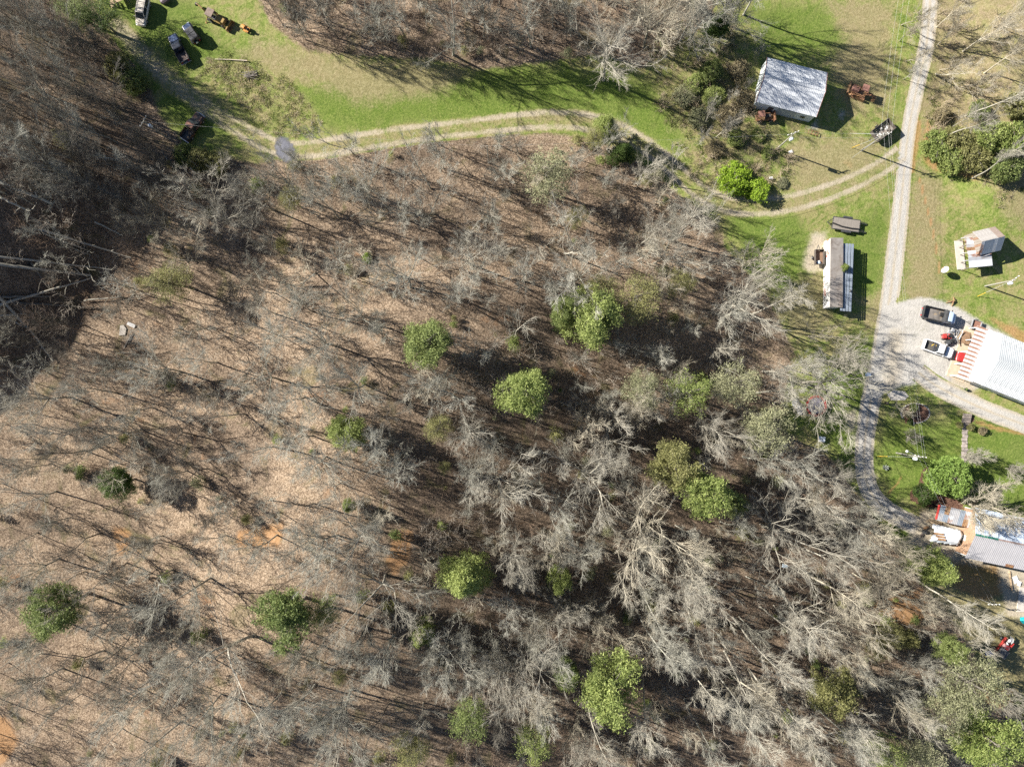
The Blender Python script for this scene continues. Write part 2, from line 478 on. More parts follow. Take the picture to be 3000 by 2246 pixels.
def make_ground_mat():
    m, n, l, b = nodes_of('ground_cover')
    geo = n.new('ShaderNodeNewGeometry'); P = geo.outputs['Position']
    aa = n.new('ShaderNodeAttribute'); aa.attribute_name = 'zone_a'
    ab = n.new('ShaderNodeAttribute'); ab.attribute_name = 'zone_b'
    sa = n.new('ShaderNodeSeparateColor'); l.new(aa.outputs['Color'], sa.inputs[0])
    sb = n.new('ShaderNodeSeparateColor'); l.new(ab.outputs['Color'], sb.inputs[0])
    W = {'leaf': sa.outputs[0], 'lush': sa.outputs[1], 'dry': sa.outputs[2], 'clay': aa.outputs['Alpha'],
         'gravel': sb.outputs[0], 'dirt': sb.outputs[1], 'mulch': sb.outputs[2], 'darkened': ab.outputs['Alpha']}
    big = noise(n, l, P, 0.09, 4.0)
    mid = noise(n, l, P, 0.55, 5.0, 0.62, 0.6)
    fine = noise(n, l, P, 2.6, 4.0, 0.7)
    speck = noise(n, l, P, 7.0, 2.0, 0.7)
    vor = n.new('ShaderNodeTexVoronoi'); vor.inputs['Scale'].default_value = 7.0; l.new(P, vor.inputs['Vector'])
    vs_ = n.new('ShaderNodeSeparateColor'); l.new(vor.outputs['Color'], vs_.inputs[0])
    vr = vs_.outputs[0]
    def weight(k, soft=0.18, amp=0.9):
        # the zone's edge wanders with the noise
        w = mathn(n, l, 'ADD', W[k], mathn(n, l, 'MULTIPLY', mathn(n, l, 'SUBTRACT', mathn(n, l, 'ADD', mathn(n, l, 'MULTIPLY', mid, 0.6), mathn(n, l, 'MULTIPLY', fine, 0.4)), 0.5), amp))
        r = n.new('ShaderNodeMapRange'); r.interpolation_type = 'SMOOTHSTEP'
        r.inputs[1].default_value = 0.5 - soft; r.inputs[2].default_value = 0.5 + soft
        l.new(w, r.inputs[0])
        gate = mathn(n, l, 'MULTIPLY', W[k], 12.0, True)
        return mathn(n, l, 'MULTIPLY', r.outputs[0], gate)
    tex = mathn(n, l, 'ADD', mathn(n, l, 'MULTIPLY', fine, 0.55), mathn(n, l, 'MULTIPLY', speck, 0.45))
    grass = ramp(n, l, tex, [(0.34, (0.075, 0.118, 0.022)), (0.5, (0.170, 0.215, 0.050)), (0.66, (0.31, 0.315, 0.120))])
    grass = mixc(n, l, ramp(n, l, mathn(n, l, 'ADD', mathn(n, l, 'MULTIPLY', mid, .6), mathn(n, l, 'MULTIPLY', big, .4)), [(0.42, (0, 0, 0)), (0.56, (0.85, 0.85, 0.85))]), grass, ramp(n, l, tex, [(0.35, (0.17, 0.150, 0.060)), (0.65, (0.34, 0.295, 0.15))]))
    lush = ramp(n, l, tex, [(0.34, (0.046, 0.085, 0.014)), (0.52, (0.115, 0.168, 0.030)), (0.7, (0.25, 0.270, 0.080))])
    grass = mixc(n, l, ramp(n, l, noise(n, l, P, 0.27, 5.0, 0.7, 1.2), [(0.50, (0, 0, 0)), (0.60, (0.8, 0.8, 0.8))]), grass, lush)
    c = mixc(n, l, mathn(n, l, 'MULTIPLY', weight('lush', 0.45, 1.5), 0.85), grass, lush)
    dry = ramp(n, l, tex, [(0.34, (0.15, 0.125, 0.060)), (0.5, (0.245, 0.205, 0.110)), (0.66, (0.36, 0.31, 0.19))])
    c = mixc(n, l, mathn(n, l, 'MULTIPLY', weight('dry', 0.4, 1.7), 0.8), c, dry)
    lt = mathn(n, l, 'ADD', mathn(n, l, 'MULTIPLY', vr, 0.45), mathn(n, l, 'MULTIPLY', tex, 0.55))
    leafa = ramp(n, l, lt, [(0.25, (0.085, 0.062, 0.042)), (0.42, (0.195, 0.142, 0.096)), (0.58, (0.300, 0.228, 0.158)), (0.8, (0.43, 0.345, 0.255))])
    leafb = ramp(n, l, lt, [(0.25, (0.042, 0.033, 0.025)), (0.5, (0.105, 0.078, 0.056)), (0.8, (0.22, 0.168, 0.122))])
    lf = mixc(n, l, mathn(n, l, 'MULTIPLY', W['darkened'], ramp(n, l, mid, [(0.3, (0.3, 0.3, 0.3)), (0.6, (1, 1, 1))])), leafa, leafb)  # darkened zones, the hollow's painted shade among them, take the darker litter
    lf = mixc(n, l, ramp(n, l, big, [(0.46, (0, 0, 0)), (0.62, (0.75, 0.75, 0.75))]), lf, leafb)
    lf = mixc(n, l, ramp(n, l, noise(n, l, P, 0.33, 5.0, 0.7, 0.8), [(0.5, (0, 0, 0)), (0.66, (0.55, 0.55, 0.55))]), lf, leafb)
    # moss and bare red soil show through here and there
    lf = mixc(n, l, ramp(n, l, noise(n, l, P, 0.21, 4.0, 0.6, 1.0), [(0.56, (0, 0, 0)), (0.72, (0.6, 0.6, 0.6))]), lf, (0.080, 0.082, 0.030))
    lf = mixc(n, l, ramp(n, l, noise(n, l, P, 0.16, 3.0, 0.6, 0.5), [(0.67, (0, 0, 0)), (0.77, (0.6, 0.6, 0.6))]), lf, (0.25, 0.125, 0.055))
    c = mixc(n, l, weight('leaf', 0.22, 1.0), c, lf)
    clay = ramp(n, l, tex, [(0.3, (0.25, 0.125, 0.050)), (0.7, (0.44, 0.26, 0.125))])
    c = mixc(n, l, mathn(n, l, 'MULTIPLY', weight('clay', 0.4, 1.5), 0.7), c, clay)
    grav = ramp(n, l, mathn(n, l, 'ADD', mathn(n, l, 'MULTIPLY', tex, 0.6), mathn(n, l, 'MULTIPLY', mid, 0.4)), [(0.3, (0.26, 0.248, 0.222)), (0.5, (0.40, 0.385, 0.350)), (0.7, (0.53, 0.50, 0.45))])
    c = mixc(n, l, weight('gravel', 0.32, 1.15), c, grav)
    dirt = ramp(n, l, tex, [(0.3, (0.30, 0.255, 0.185)), (0.7, (0.48, 0.425, 0.325))])
    c = mixc(n, l, weight('dirt', 0.42, 1.3), c, dirt)
    mul = ramp(n, l, lt, [(0.25, (0.065, 0.035, 0.026)), (0.75, (0.20, 0.115, 0.080))])
    c = mixc(n, l, weight('mulch', 0.12, 0.4), c, mul)
    l.new(c, b.inputs['Base Color'])
    b.inputs['Roughness'].default_value = 0.95
    b.inputs['Specular IOR Level'].default_value = 0.1
    bp = n.new('ShaderNodeBump'); bp.inputs['Strength'].default_value = 0.7; bp.inputs['Distance'].default_value = 0.12
    l.new(mathn(n, l, 'ADD', tex, mathn(n, l, 'MULTIPLY', vr, 0.3)), bp.inputs['Height']); l.new(bp.outputs[0], b.inputs['Normal'])
    return m
GROUND_MAT = make_ground_mat()

def axis(lo, hi, step, far):
    core = np.arange(lo, hi + 1e-6, step)
    out = []
    s, v = step, hi
    while v < far:
        s *= 1.35; v += s; out.append(v)
    out = np.array(out)
    return np.concatenate([-out[::-1], core, out]) if abs(lo + hi) < 1e-6 else core

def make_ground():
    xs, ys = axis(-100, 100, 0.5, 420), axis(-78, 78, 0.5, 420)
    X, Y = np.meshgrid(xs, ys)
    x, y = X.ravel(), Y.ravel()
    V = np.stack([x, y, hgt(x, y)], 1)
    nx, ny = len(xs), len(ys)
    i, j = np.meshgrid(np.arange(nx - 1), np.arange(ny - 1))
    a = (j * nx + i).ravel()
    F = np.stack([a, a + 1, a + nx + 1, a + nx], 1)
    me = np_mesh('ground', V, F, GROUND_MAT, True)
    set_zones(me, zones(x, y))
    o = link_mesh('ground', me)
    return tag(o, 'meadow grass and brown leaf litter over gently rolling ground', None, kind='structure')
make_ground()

def resample(pts, step):
    P = np.array(pts, float)
    # smooth the outline's corners
    for _ in range(3):
        Q = np.empty((2 * len(P) - 2, P.shape[1])); Q[0::2] = .75 * P[:-1] + .25 * P[1:]; Q[1::2] = .25 * P[:-1] + .75 * P[1:]
        P = np.vstack([P[:1], Q, P[-1:]])
    d = np.r_[0, np.cumsum(np.linalg.norm(np.diff(P, axis=0), axis=1))]
    t = np.linspace(0, d[-1], max(2, int(d[-1] / step)))
    return np.stack([np.interp(t, d, P[:, k]) for k in range(P.shape[1])], 1)

def strip(name, pts, half, across, edit, lift, label, half_end=None):
    """a lane laid on the ground along a centre line; EDIT(u, s, Z) sets what lies where across it (u from -1 to 1)"""
    C = np.array([ground(*p)[:2] for p in pts])
    C = resample(C, 0.7)
    T = np.gradient(C, axis=0); T /= np.linalg.norm(T, axis=1)[:, None]
    N = np.stack([-T[:, 1], T[:, 0]], 1)
    u = np.linspace(-1, 1, across)
    hw = np.linspace(half, half_end or half, len(C)) * (1 + 0.07 * np.sin(np.arange(len(C)) * 0.11))
    X = C[:, 0, None] + N[:, 0, None] * u * hw[:, None]; Y = C[:, 1, None] + N[:, 1, None] * u * hw[:, None]
    x, y = X.ravel(), Y.ravel()
    V = np.stack([x, y, hgt(x, y) + lift], 1)
    n, k = len(C), across
    i, j = np.meshgrid(np.arange(k - 1), np.arange(n - 1))
    a = (j * k + i).ravel()
    F = np.stack([a, a + k, a + k + 1, a + 1], 1)[:, ::-1]
    me = np_mesh(name, V, F, GROUND_MAT, True)
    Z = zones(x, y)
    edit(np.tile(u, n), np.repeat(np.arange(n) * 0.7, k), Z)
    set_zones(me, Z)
    return tag(link_mesh(name, me), label, None, kind='structure')

def only(Z, w, keys, keep):
    for k in keys: Z[k] = Z[k] * (1 - w)
    Z[keep] = np.maximum(Z[keep] * (1 - w), w)

ALLZ = ('leaf', 'lush', 'dry', 'clay', 'gravel', 'dirt', 'mulch', 'darkened')
def road_edit(u, s, Z):
    g = 1 - smooth(0.66, 1.0, np.abs(u))
    band = np.maximum(np.exp(-((np.abs(u) - 0.74) / 0.15) ** 2), 0.9 * np.exp(-(u / 0.17) ** 2))
    Z['dirt'] = np.maximum(Z['dirt'], 0.80 * band * (1 - smooth(0.8, 1.0, np.abs(u))))
    Z['gravel'] = np.maximum(Z['gravel'], g)
strip('gravel_road', ROAD, 1.45, 17, road_edit, 0.03, 'pale straight gravel road along the meadow', 1.95)
strip('lane', LANE, 1.95, 13, road_edit, 0.034, 'grey lane curving past the flower beds')
strip('driveway', DRIVE, 1.75, 11, road_edit, 0.042, 'gravel driveway beside the white garage')
def track_edit(u, s, Z):
    far = 1 - smooth(14, 44, s)                       # one worn band at first, two ruts further on
    r = np.exp(-((np.abs(u) - 0.54) / 0.24) ** 4) * (0.86 + 0.10 * np.sin(s * 0.41) + 0.08 * np.sin(s * 0.93 + u * 3))
    worn = 0.44 * (1 - smooth(0.25, 0.95, np.abs(u)))
    Z['dirt'] = np.maximum(Z['dirt'], 0.76 * r * (1 - far) + worn * far)
    mid = 1 - smooth(0.2, 0.5, np.abs(u))
    Z['leaf'] = Z['leaf'] * (1 - 0.8 * (1 - smooth(0.75, 1.0, np.abs(u))))
    Z['lush'] = Z['lush'] * (1 - 0.7 * (1 - smooth(0.7, 1.0, np.abs(u))))
    Z['dry'] = np.maximum(Z['dry'], 0.55 * (1 - smooth(0.6, 1.0, np.abs(u))))
strip('two_track_drive', TRACK, 2.3, 17, track_edit, 0.036, 'two pale wheel ruts with a grassy middle')

def sheet(name, poly, step, lift, edit, label):
    P = np.array([ground(*p)[:2] for p in poly])
    lo, hi = P.min(0) - 1.5, P.max(0) + 1.5
    xs, ys = np.arange(lo[0], hi[0], step), np.arange(lo[1], hi[1], step)
    X, Y = np.meshgrid(xs, ys); x, y = X.ravel(), Y.ravel()
    px, py = pxy(x, y)
    sdv = poly_sd(px, py, poly)
    V = np.stack([x, y, hgt(x, y) + lift], 1)
    nx, ny = len(xs), len(ys)
    i, j = np.meshgrid(np.arange(nx - 1), np.arange(ny - 1)); a = (j * nx + i).ravel()
    F = np.stack([a, a + 1, a + nx + 1, a + nx], 1)
    F = F[(sdv[F] > -18).all(1)]
    used = np.unique(F); mp = np.zeros(len(V), int); mp[used] = np.arange(len(used))
    me = np_mesh(name, V[used], mp[F], GROUND_MAT, True)
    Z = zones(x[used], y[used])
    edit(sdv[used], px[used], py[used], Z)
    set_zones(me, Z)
    return tag(link_mesh(name, me), label, None, kind='structure')

def lot_edit(sd_, px, py, Z):
    g = smooth(-16, 16, sd_)
    weedy = smooth(40, 0, np.hypot((px - 2690) / 1.2, py - 965) - 10)
    Z['gravel'] = np.maximum(Z['gravel'], g * (1 - 0.28 * weedy))
    Z['dirt'] = np.maximum(Z['dirt'], 0.6 * g * smooth(60, 0, np.abs(px - 2620 - (py - 1040) * -0.1)) * smooth(940, 980, py))
sheet('gravel_lot', LOT, 0.45, 0.038, lot_edit, 'pale gravel parking area before the white garage')

def gravel_patch():
    m, n, l, b = nodes_of('blue_gravel')
    geo = n.new('ShaderNodeNewGeometry'); P = geo.outputs['Position']
    c = ramp(n, l, mathn(n, l, 'ADD', mathn(n, l, 'MULTIPLY', noise(n, l, P, 5.0, 3.0, .7), .6), mathn(n, l, 'MULTIPLY', noise(n, l, P, 0.7, 3.0), .4)), [(0.3, (0.06, 0.063, 0.08)), (0.7, (0.17, 0.175, 0.205))])
    l.new(c, b.inputs['Base Color']); b.inputs['Roughness'].default_value = 0.8
    rim = n.new('ShaderNodeAttribute'); rim.attribute_name = 'rim'
    a_ = mathn(n, l, 'ADD', rim.outputs['Fac'], mathn(n, l, 'MULTIPLY', noise(n, l, P, 1.1, 5.0, .7), 0.9))
    r_ = n.new('ShaderNodeMapRange'); r_.interpolation_type = 'SMOOTHSTEP'; r_.inputs[1].default_value = 0.62; r_.inputs[2].default_value = 1.1
    l.new(a_, r_.inputs[0]); l.new(mathn(n, l, 'MULTIPLY', r_.outputs[0], mathn(n, l, 'MULTIPLY', rim.outputs['Fac'], 4.0, True)), b.inputs['Alpha'])   # scattered stones thin out into the grass
    g_ = np.random.default_rng(3)
    ring = [(836 + 30 * math.cos(t) * k + 12 * math.sin(t), 440 + 40 * math.sin(t) * k) for t, k in ((6.2832 * i / 40, 1.25 + g_.normal(0, .06)) for i in range(40))]
    Pw = np.array([ground(*p)[:2] for p in ring]); cx = Pw.mean(0)
    V = [np.r_[cx, hgt(*cx) + .055]]; F = []
    for k, s in enumerate((.35, .7, 1.0)):
        for p in Pw:
            w = cx + (p - cx) * s; V.append(np.r_[w, hgt(*w) + .055])
    nn = len(Pw)
    for i in range(nn):
        j = (i + 1) % nn
        F.append((0, 1 + i, 1 + j))
        for k in (0, 1):
            a, b2, c2, d2 = 1 + k * nn + i, 1 + (k + 1) * nn + i, 1 + (k + 1) * nn + j, 1 + k * nn + j
            F += [(a, b2, c2), (a, c2, d2)]
    F = np.array(F)[:, ::-1] if np.cross(Pw[0] - cx, Pw[1] - cx) < 0 else np.array(F)
    me = np_mesh('gravel_patch', np.array(V), F, m)
    at_ = me.attributes.new('rim', 'FLOAT', 'POINT'); at_.data.foreach_set('value', np.r_[1.0, np.repeat([.85, .45, .0], nn)].astype(np.float32))
    tag(link_mesh('gravel_patch', me), 'blue-grey gravel patch at the end of the two-rut drive', None, kind='structure')
gravel_patch()

# ------------------------------------------------------------------ trees and shrubs
def unit(v):
    return v / np.maximum(np.linalg.norm(v, axis=-1, keepdims=True), 1e-9)

def grow(g, base, dirs, length, segs, wander, lift):
    """polylines: from BASE [n,3] along DIRS for LENGTH [n], SEGS pieces, turning by WANDER and towards the light by LIFT"""
    n = len(base)
    pts = np.empty((n, segs + 1, 3)); pts[:, 0] = base
    d = unit(dirs)
    for k in range(segs):
        d = unit(d + g.normal(0, wander, (n, 3)) + np.array([0, 0, lift]))
        pts[:, k + 1] = pts[:, k] + d * (length / segs)[:, None]
    return pts

def sprout(g, par, prad, n, t0, t1, ang, lfac, llo, segs, wander, lift, rfac, rmin, taper_to=0.3):
    """n side shoots from each parent polyline"""
    m, k1 = par.shape[0], par.shape[1] - 1
    t = (np.tile(np.linspace(t0, t1, n), (m, 1)) + g.uniform(-.5, .5, (m, n)) * (t1 - t0) / max(n, 1)).clip(0.02, 0.995)
    f = t * k1; i = np.minimum(f.astype(int), k1 - 1); w = (f - i)[..., None]
    ii = np.arange(m)[:, None]
    a, b = par[ii, i], par[ii, i + 1]
    pos = (a * (1 - w) + b * w).reshape(-1, 3)
    pd = unit(b - a).reshape(-1, 3)
    rnd = unit(g.normal(0, 1, (m * n, 3)))
    perp = unit(np.cross(pd, rnd))
    th = np.radians(ang + g.normal(0, 11, m * n))[:, None]
    d = pd * np.cos(th) + perp * np.sin(th)
    plen = np.linalg.norm(np.diff(par, axis=1), axis=2).sum(1)
    L = (lfac * plen[:, None] * (1.0 - 0.55 * t) * g.uniform(0.6, 1.25, (m, n))).ravel().clip(llo, None)
    # radius of the parent there
    r0 = (prad[:, 0:1] * (1 - t) + prad[:, 1:2] * t).ravel() * rfac
    r0 = np.maximum(r0, rmin)
    return grow(g, pos, d, L, segs, wander, lift), np.stack([r0, np.maximum(r0 * taper_to, rmin * 0.5)], 1)

def prisms(pts, rad, sides=3):
    """tapered prisms along every piece of polylines pts [n,k,3]; rad [n,2] root and tip"""
    n, k = pts.shape[0], pts.shape[1]
    t = np.linspace(0, 1, k)
    r = rad[:, 0:1] * (1 - t) + rad[:, 1:2] * t
    d = np.empty_like(pts); d[:, :-1] = pts[:, 1:] - pts[:, :-1]; d[:, -1] = d[:, -2]
    d = unit(d)
    ref = np.where(np.abs(d[..., 2:3]) < 0.9, np.array([0, 0, 1.0]), np.array([1.0, 0, 0]))
    a = unit(np.cross(d, ref)); b = np.cross(d, a)
    th = 2 * np.pi * np.arange(sides) / sides
    V = pts[:, :, None, :] + r[:, :, None, None] * (a[:, :, None, :] * np.cos(th)[:, None] + b[:, :, None, :] * np.sin(th)[:, None])
    idx = np.arange(n * k * sides).reshape(n, k, sides)
    q = np.stack([idx[:, :-1], np.roll(idx, -1, 2)[:, :-1], np.roll(idx, -1, 2)[:, 1:], idx[:, 1:]], -1).reshape(-1, 4)
    return V.reshape(-1, 3), q

def joined(parts):
    Vs, Fs, o = [], [], 0
    for V, F in parts:
        Vs.append(V); Fs.append(F + o); o += len(V)
    return np.concatenate(Vs), np.concatenate(Fs)

def bare_tree(seed, h, spread, base_t, n1, n2, n3, n4, r0, ang1, lean=0.05, l1=0.45, twig=0.7, fork=0, dome=True):
    """(trunk arrays, crown arrays) of a leafless tree H metres tall"""
    g = np.random.default_rng(seed)
    stems = 1 + fork
    base = np.zeros((1, 3))
    if not fork:
        tr = grow(g, base, np.array([[lean * g.normal(), lean * g.normal(), 1.0]]), np.array([h * 0.94]), 9, 0.055, 0.05)
        tr_r = np.array([[r0, 0.03]])
    else:
        bole = grow(g, base, np.array([[lean * g.normal(), lean * g.normal(), 1.0]]), np.array([h * base_t]), 4, 0.04, 0.05)
        top = np.repeat(bole[:, -1], stems, 0)
        az = g.uniform(0, 6.28) + np.arange(stems) * 6.28 / stems + g.normal(0, .25, stems)
        dd = np.stack([np.cos(az) * 0.62, np.sin(az) * 0.62, np.ones(stems)], 1)
        tr = grow(g, top, dd, np.full(stems, h * (1 - base_t) * 0.95) * g.uniform(.8, 1.05, stems), 8, 0.10, 0.08)
        tr_r = np.tile([[r0 * 0.66, 0.03]], (stems, 1))
    limbs, lr = sprout(g, tr, tr_r, n1, 0.04 if fork else base_t, 0.97, ang1, l1 * spread, 0.8, 6, 0.055, 0.10, 0.36, 0.034, 0.3)
    if dome:
        pass
    b2, r2 = sprout(g, limbs, lr, n2, 0.18, 0.98, 32, 0.55, 0.6, 4, 0.07, 0.08, 0.62, 0.023, 0.45)
    b3, r3 = sprout(g, b2, r2, n3, 0.15, 0.99, 27, 0.70, 0.5, 3, 0.075, 0.07, 0.7, 0.0145, 0.55)
    tops = np.concatenate([b3], 0)
    b4, r4 = sprout(g, tops, r3, n4, 0.2, 0.99, 25, 0.85, twig * 0.7, 1, 0.10, 0.05, 0.7, 0.0078, 0.5)
    trunk = [prisms(tr, tr_r, 7)]
    if fork: trunk.append(prisms(bole, np.array([[r0 * 1.05, r0 * 0.8]]), 8))
    # root flare
    flare = np.array([[[0, 0, -0.6], [0, 0, 0.0], [0, 0, 0.5]]]); trunk.append(prisms(flare, np.array([[r0 * 1.7, r0 * 1.0]]), 8))
    trunk.append(prisms(limbs, lr, 5))
    crown = [prisms(b2, r2, 4), prisms(b3, r3, 3), prisms(b4, r4, 3)]
    return joined(trunk), joined(crown)

BARK = {
    'grey': bark_mat('bark_grey', (0.16, 0.155, 0.125), (0.39, 0.38, 0.32)),
    'pale': bark_mat('bark_pale', (0.18, 0.168, 0.137), (0.42, 0.395, 0.325)),
    'tan': bark_mat('bark_tan', (0.19, 0.172, 0.128), (0.44, 0.40, 0.31)),
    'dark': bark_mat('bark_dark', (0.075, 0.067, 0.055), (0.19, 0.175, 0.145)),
    'russet': bark_mat('bark_russet', (0.10, 0.075, 0.055), (0.25, 0.195, 0.15)),
}

VARIANTS = {}
def variant(kind, args_list):
    VARIANTS[kind] = []
    for a in args_list:
        (tv, tf), (cv, cf) = bare_tree(**a)
        t = np_mesh('trunk', tv, tf, BARK['grey']); c = np_mesh('crown', cv, cf, BARK['grey'])
        VARIANTS[kind].append((t, c, a['h']))
# broad spreading crowns
variant('broad', [dict(seed=11 + i, h=16.0, spread=1.0, base_t=0.34, n1=7, n2=7, n3=5, n4=5, r0=0.18, ang1=40, l1=0.80, fork=f, lean=.1) for i, f in enumerate((2, 3, 1, 2, 3))])
# tall straight boles with the branches high up
variant('tall', [dict(seed=31 + i, h=21.0, spread=1.0, base_t=0.5, n1=18, n2=6, n3=5, n4=4, r0=0.19, ang1=42, l1=0.33, lean=.04) for i in range(5)])
# wide single-stemmed trees
variant('wide', [dict(seed=51 + i, h=15.0, spread=1.0, base_t=0.28, n1=16, n2=7, n3=5, n4=5, r0=0.165, ang1=46, l1=0.56, lean=.07) for i in range(4)])
# small brushy trees
variant('small', [dict(seed=71 + i, h=9.0, spread=1.0, base_t=0.2, n1=13, n2=7, n3=5, n4=4, r0=0.08, ang1=40, l1=0.55, lean=.12, twig=.6) for i in range(4)])
# thin open trees with few limbs
variant('thin', [dict(seed=91 + i, h=14.0, spread=1.0, base_t=0.3, n1=8, n2=6, n3=5, n4=3, r0=0.125, ang1=42, l1=0.46, lean=.16, fork=f) for i, f in enumerate((1, 0, 1, 0))])
# upright vase of many stems, as of a clipped ornamental
variant('vase', [dict(seed=111 + i, h=6.5, spread=1.0, base_t=0.12, n1=5, n2=7, n3=5, n4=4, r0=0.16, ang1=30, l1=0.62, fork=5, twig=.5) for i in range(2)])

TREES = []        # (object, kind, tone, photo pixel of the crown) to be told apart once everything stands
CROWN_AT = {'broad': .72, 'tall': .78, 'wide': .68, 'small': .66, 'thin': .72, 'vase': .7}

def set_slot(o, m):
    o.material_slots[0].link = 'OBJECT'
    o.material_slots[0].material = m

def crown_point(px, py, dz):
    z = 0.0
    for _ in range(40):
        p = at(px, py, z + dz); z = 0.5 * z + 0.5 * float(hgt(p[0], p[1]))
    return p[0], p[1], z

def put_bare(px, py, kind, height, tone='grey', v=None, name='bare_tree', rz=None, base=False, wide=1.0):
    """a leafless tree whose crown shows at the pixel (or whose foot stands there)"""
    t, c, h0 = VARIANTS[kind][(v if v is not None else int(rng.integers(len(VARIANTS[kind])))) % len(VARIANTS[kind])]
    if base:
        x, y, z = ground(px, py)
    else:
        x, y, z = crown_point(px, py, height * CROWN_AT[kind])
    r = bpy.data.objects.new(name, None); col.objects.link(r); r.empty_display_size = .3
    s = height / h0
    r.location = (x, y, z - 0.05); r.rotation_euler = (0, 0, rz if rz is not None else rng.uniform(0, 6.28))
    r.scale = (s * wide, s * wide, s)
    for nm, me in (('trunk', t), ('crown', c)):
        o = bpy.data.objects.new(nm, me); col.objects.link(o); o.parent = r
        set_slot(o, BARK[tone])
    cp = to_px((x, y, z + height * CROWN_AT[kind]))
    r['category'] = 'tree'
    TREES.append((r, kind, tone, cp, height))
    return r

# ---- evergreens and trees in new leaf
def leaf_cards(g, centres, n, size, spread, flat=0.5, aspect=0.45):
    """N small leaf-sized triangles about each centre"""
    m = len(centres) * n
    c = np.repeat(centres, n, 0) + g.normal(0, 1, (m, 3)) * np.array([spread, spread, spread * 0.7])
    a = unit(g.normal(0, 1, (m, 3)) * np.array([1, 1, flat])); b = unit(np.cross(a, g.normal(0, 1, (m, 3))))
    s = size * g.uniform(0.6, 1.35, (m, 1))
    V = np.stack([c - a * s * 0.5 - b * s * aspect * 0.5, c - a * s * 0.5 + b * s * aspect * 0.5, c + a * s * 0.6], 1).reshape(-1, 3)
    return V, np.arange(m * 3).reshape(-1, 3)

def leafy_tree(seed, h, rad, shape, clumps, per, size, spread, hollow=0.45, low=0.25, gaps=0.0):
    g = np.random.default_rng(seed)
    N = clumps
    # clumps through the crown's volume, thicker outside, on an outline lobed by a few random bulges
    u = unit(g.normal(0, 1, (N, 3)))
    bul = unit(g.normal(0, 1, (16, 3)) + np.array([0, 0, .2]))
    lob = np.max(u @ bul.T, 1)
    f = (0.60 + 0.50 * smooth(0.68, 0.99, lob)) * (hollow + (1 - hollow) * g.uniform(0, 1, N) ** 0.5)
    if gaps:
        cut = unit(g.normal(0, 1, (6, 3)))
        keep = (np.max(u @ cut.T, 1) < 1 - gaps) | (g.uniform(0, 1, N) < 0.15)
        u, f = u[keep], f[keep]
    if shape == 'cone':
        t = (u[:, 2] * f + 1) / 2
        w = np.clip(1.15 - t, 0.06, 1) * 1.15
        P = np.stack([u[:, 0] * f * rad * w * 1.25, u[:, 1] * f * rad * w * 1.25, h * low + t * h * (1 - low)], 1)
    else:
        P = np.stack([u[:, 0] * f * rad, u[:, 1] * f * rad, h * (low + (1 - low) * (0.5 + 0.5 * u[:, 2] * f))], 1)
    lv = leaf_cards(g, P, per, size, spread)
    tr = grow(g, np.zeros((1, 3)), np.array([[.03 * g.normal(), .03 * g.normal(), 1.0]]), np.array([h * 0.93]), 6, 0.03, 0.1)
    tr_r = np.array([[0.016 * h, 0.03]])
    # limbs out to a part of the clumps
    pick = g.choice(len(P), min(46, len(P)), replace=False)
    e = P[pick]; zb = np.clip(e[:, 2] - g.uniform(0.05, 0.2, len(e)) * h, h * 0.12, h * 0.88)
    k = np.clip(zb / (h * 0.93) * 6, 0, 5.99); i = k.astype(int); w = (k - i)[:, None]
    s = tr[0][i] * (1 - w) + tr[0][i + 1] * w
    midp = (s + e) / 2 + np.array([0, 0, 0.12]) * np.linalg.norm(e - s, axis=1)[:, None] * 0.3
    br = np.stack([s, midp, e], 1)
    flare = np.array([[[0, 0, -0.6], [0, 0, 0.3]]])
    trunk = joined([prisms(tr, tr_r, 7), prisms(br, np.tile([[0.055, 0.02]], (len(br), 1)), 4), prisms(flare, np.array([[0.03 * h, 0.016 * h]]), 7)])
    return trunk, lv

LEAVES = {
    'dark': leaf_mat('foliage_dark', (0.035, 0.075, 0.016), (0.120, 0.175, 0.045)),
    'green': leaf_mat('foliage_green', (0.085, 0.130, 0.034), (0.255, 0.300, 0.105)),
    'bright': leaf_mat('foliage_bright', (0.110, 0.162, 0.036), (0.345, 0.395, 0.130)),
    'fresh': leaf_mat('foliage_fresh', (0.075, 0.145, 0.024), (0.270, 0.380, 0.095)),
    'lime': leaf_mat('foliage_lime', (0.100, 0.200, 0.012), (0.330, 0.460, 0.050)),
    'olive': leaf_mat('foliage_olive', (0.130, 0.138, 0.045), (0.330, 0.320, 0.135)),
    'pale': leaf_mat('foliage_pale', (0.16, 0.175, 0.090), (0.380, 0.380, 0.225)),
    'blue': leaf_mat('foliage_blue', (0.22, 0.25, 0.22), (0.50, 0.54, 0.50)),
    'straw': leaf_mat('foliage_straw', (0.15, 0.125, 0.065), (0.42, 0.36, 0.22)),
}
GREENS = {}
def greens(kind, h, lst):
    GREENS[kind] = []
    for a in lst:
        t, c = leafy_tree(h=h, **a)
        GREENS[kind].append((np_mesh('trunk', *t, BARK['dark']), np_mesh('crown', *c, LEAVES['green']), h))
greens('pine', 16.0, [dict(seed=200 + i, rad=3.9, shape='round', clumps=420, per=48, size=.30, spread=.34, hollow=.22, low=.42, gaps=.18) for i in range(4)])
greens('dense', 12.0, [dict(seed=220 + i, rad=3.2, shape='round', clumps=480, per=44, size=.25, spread=.30, hollow=.38, low=.15, gaps=.09) for i in range(3)])
greens('cedar', 10.0, [dict(seed=240 + i, rad=2.7, shape='cone', clumps=480, per=38, size=.24, spread=.24, hollow=.4, low=.1) for i in range(3)])
greens('airy', 15.0, [dict(seed=260 + i, rad=4.0, shape='round', clumps=400, per=24, size=.24, spread=.38, hollow=.2, low=.4, gaps=.12) for i in range(4)])
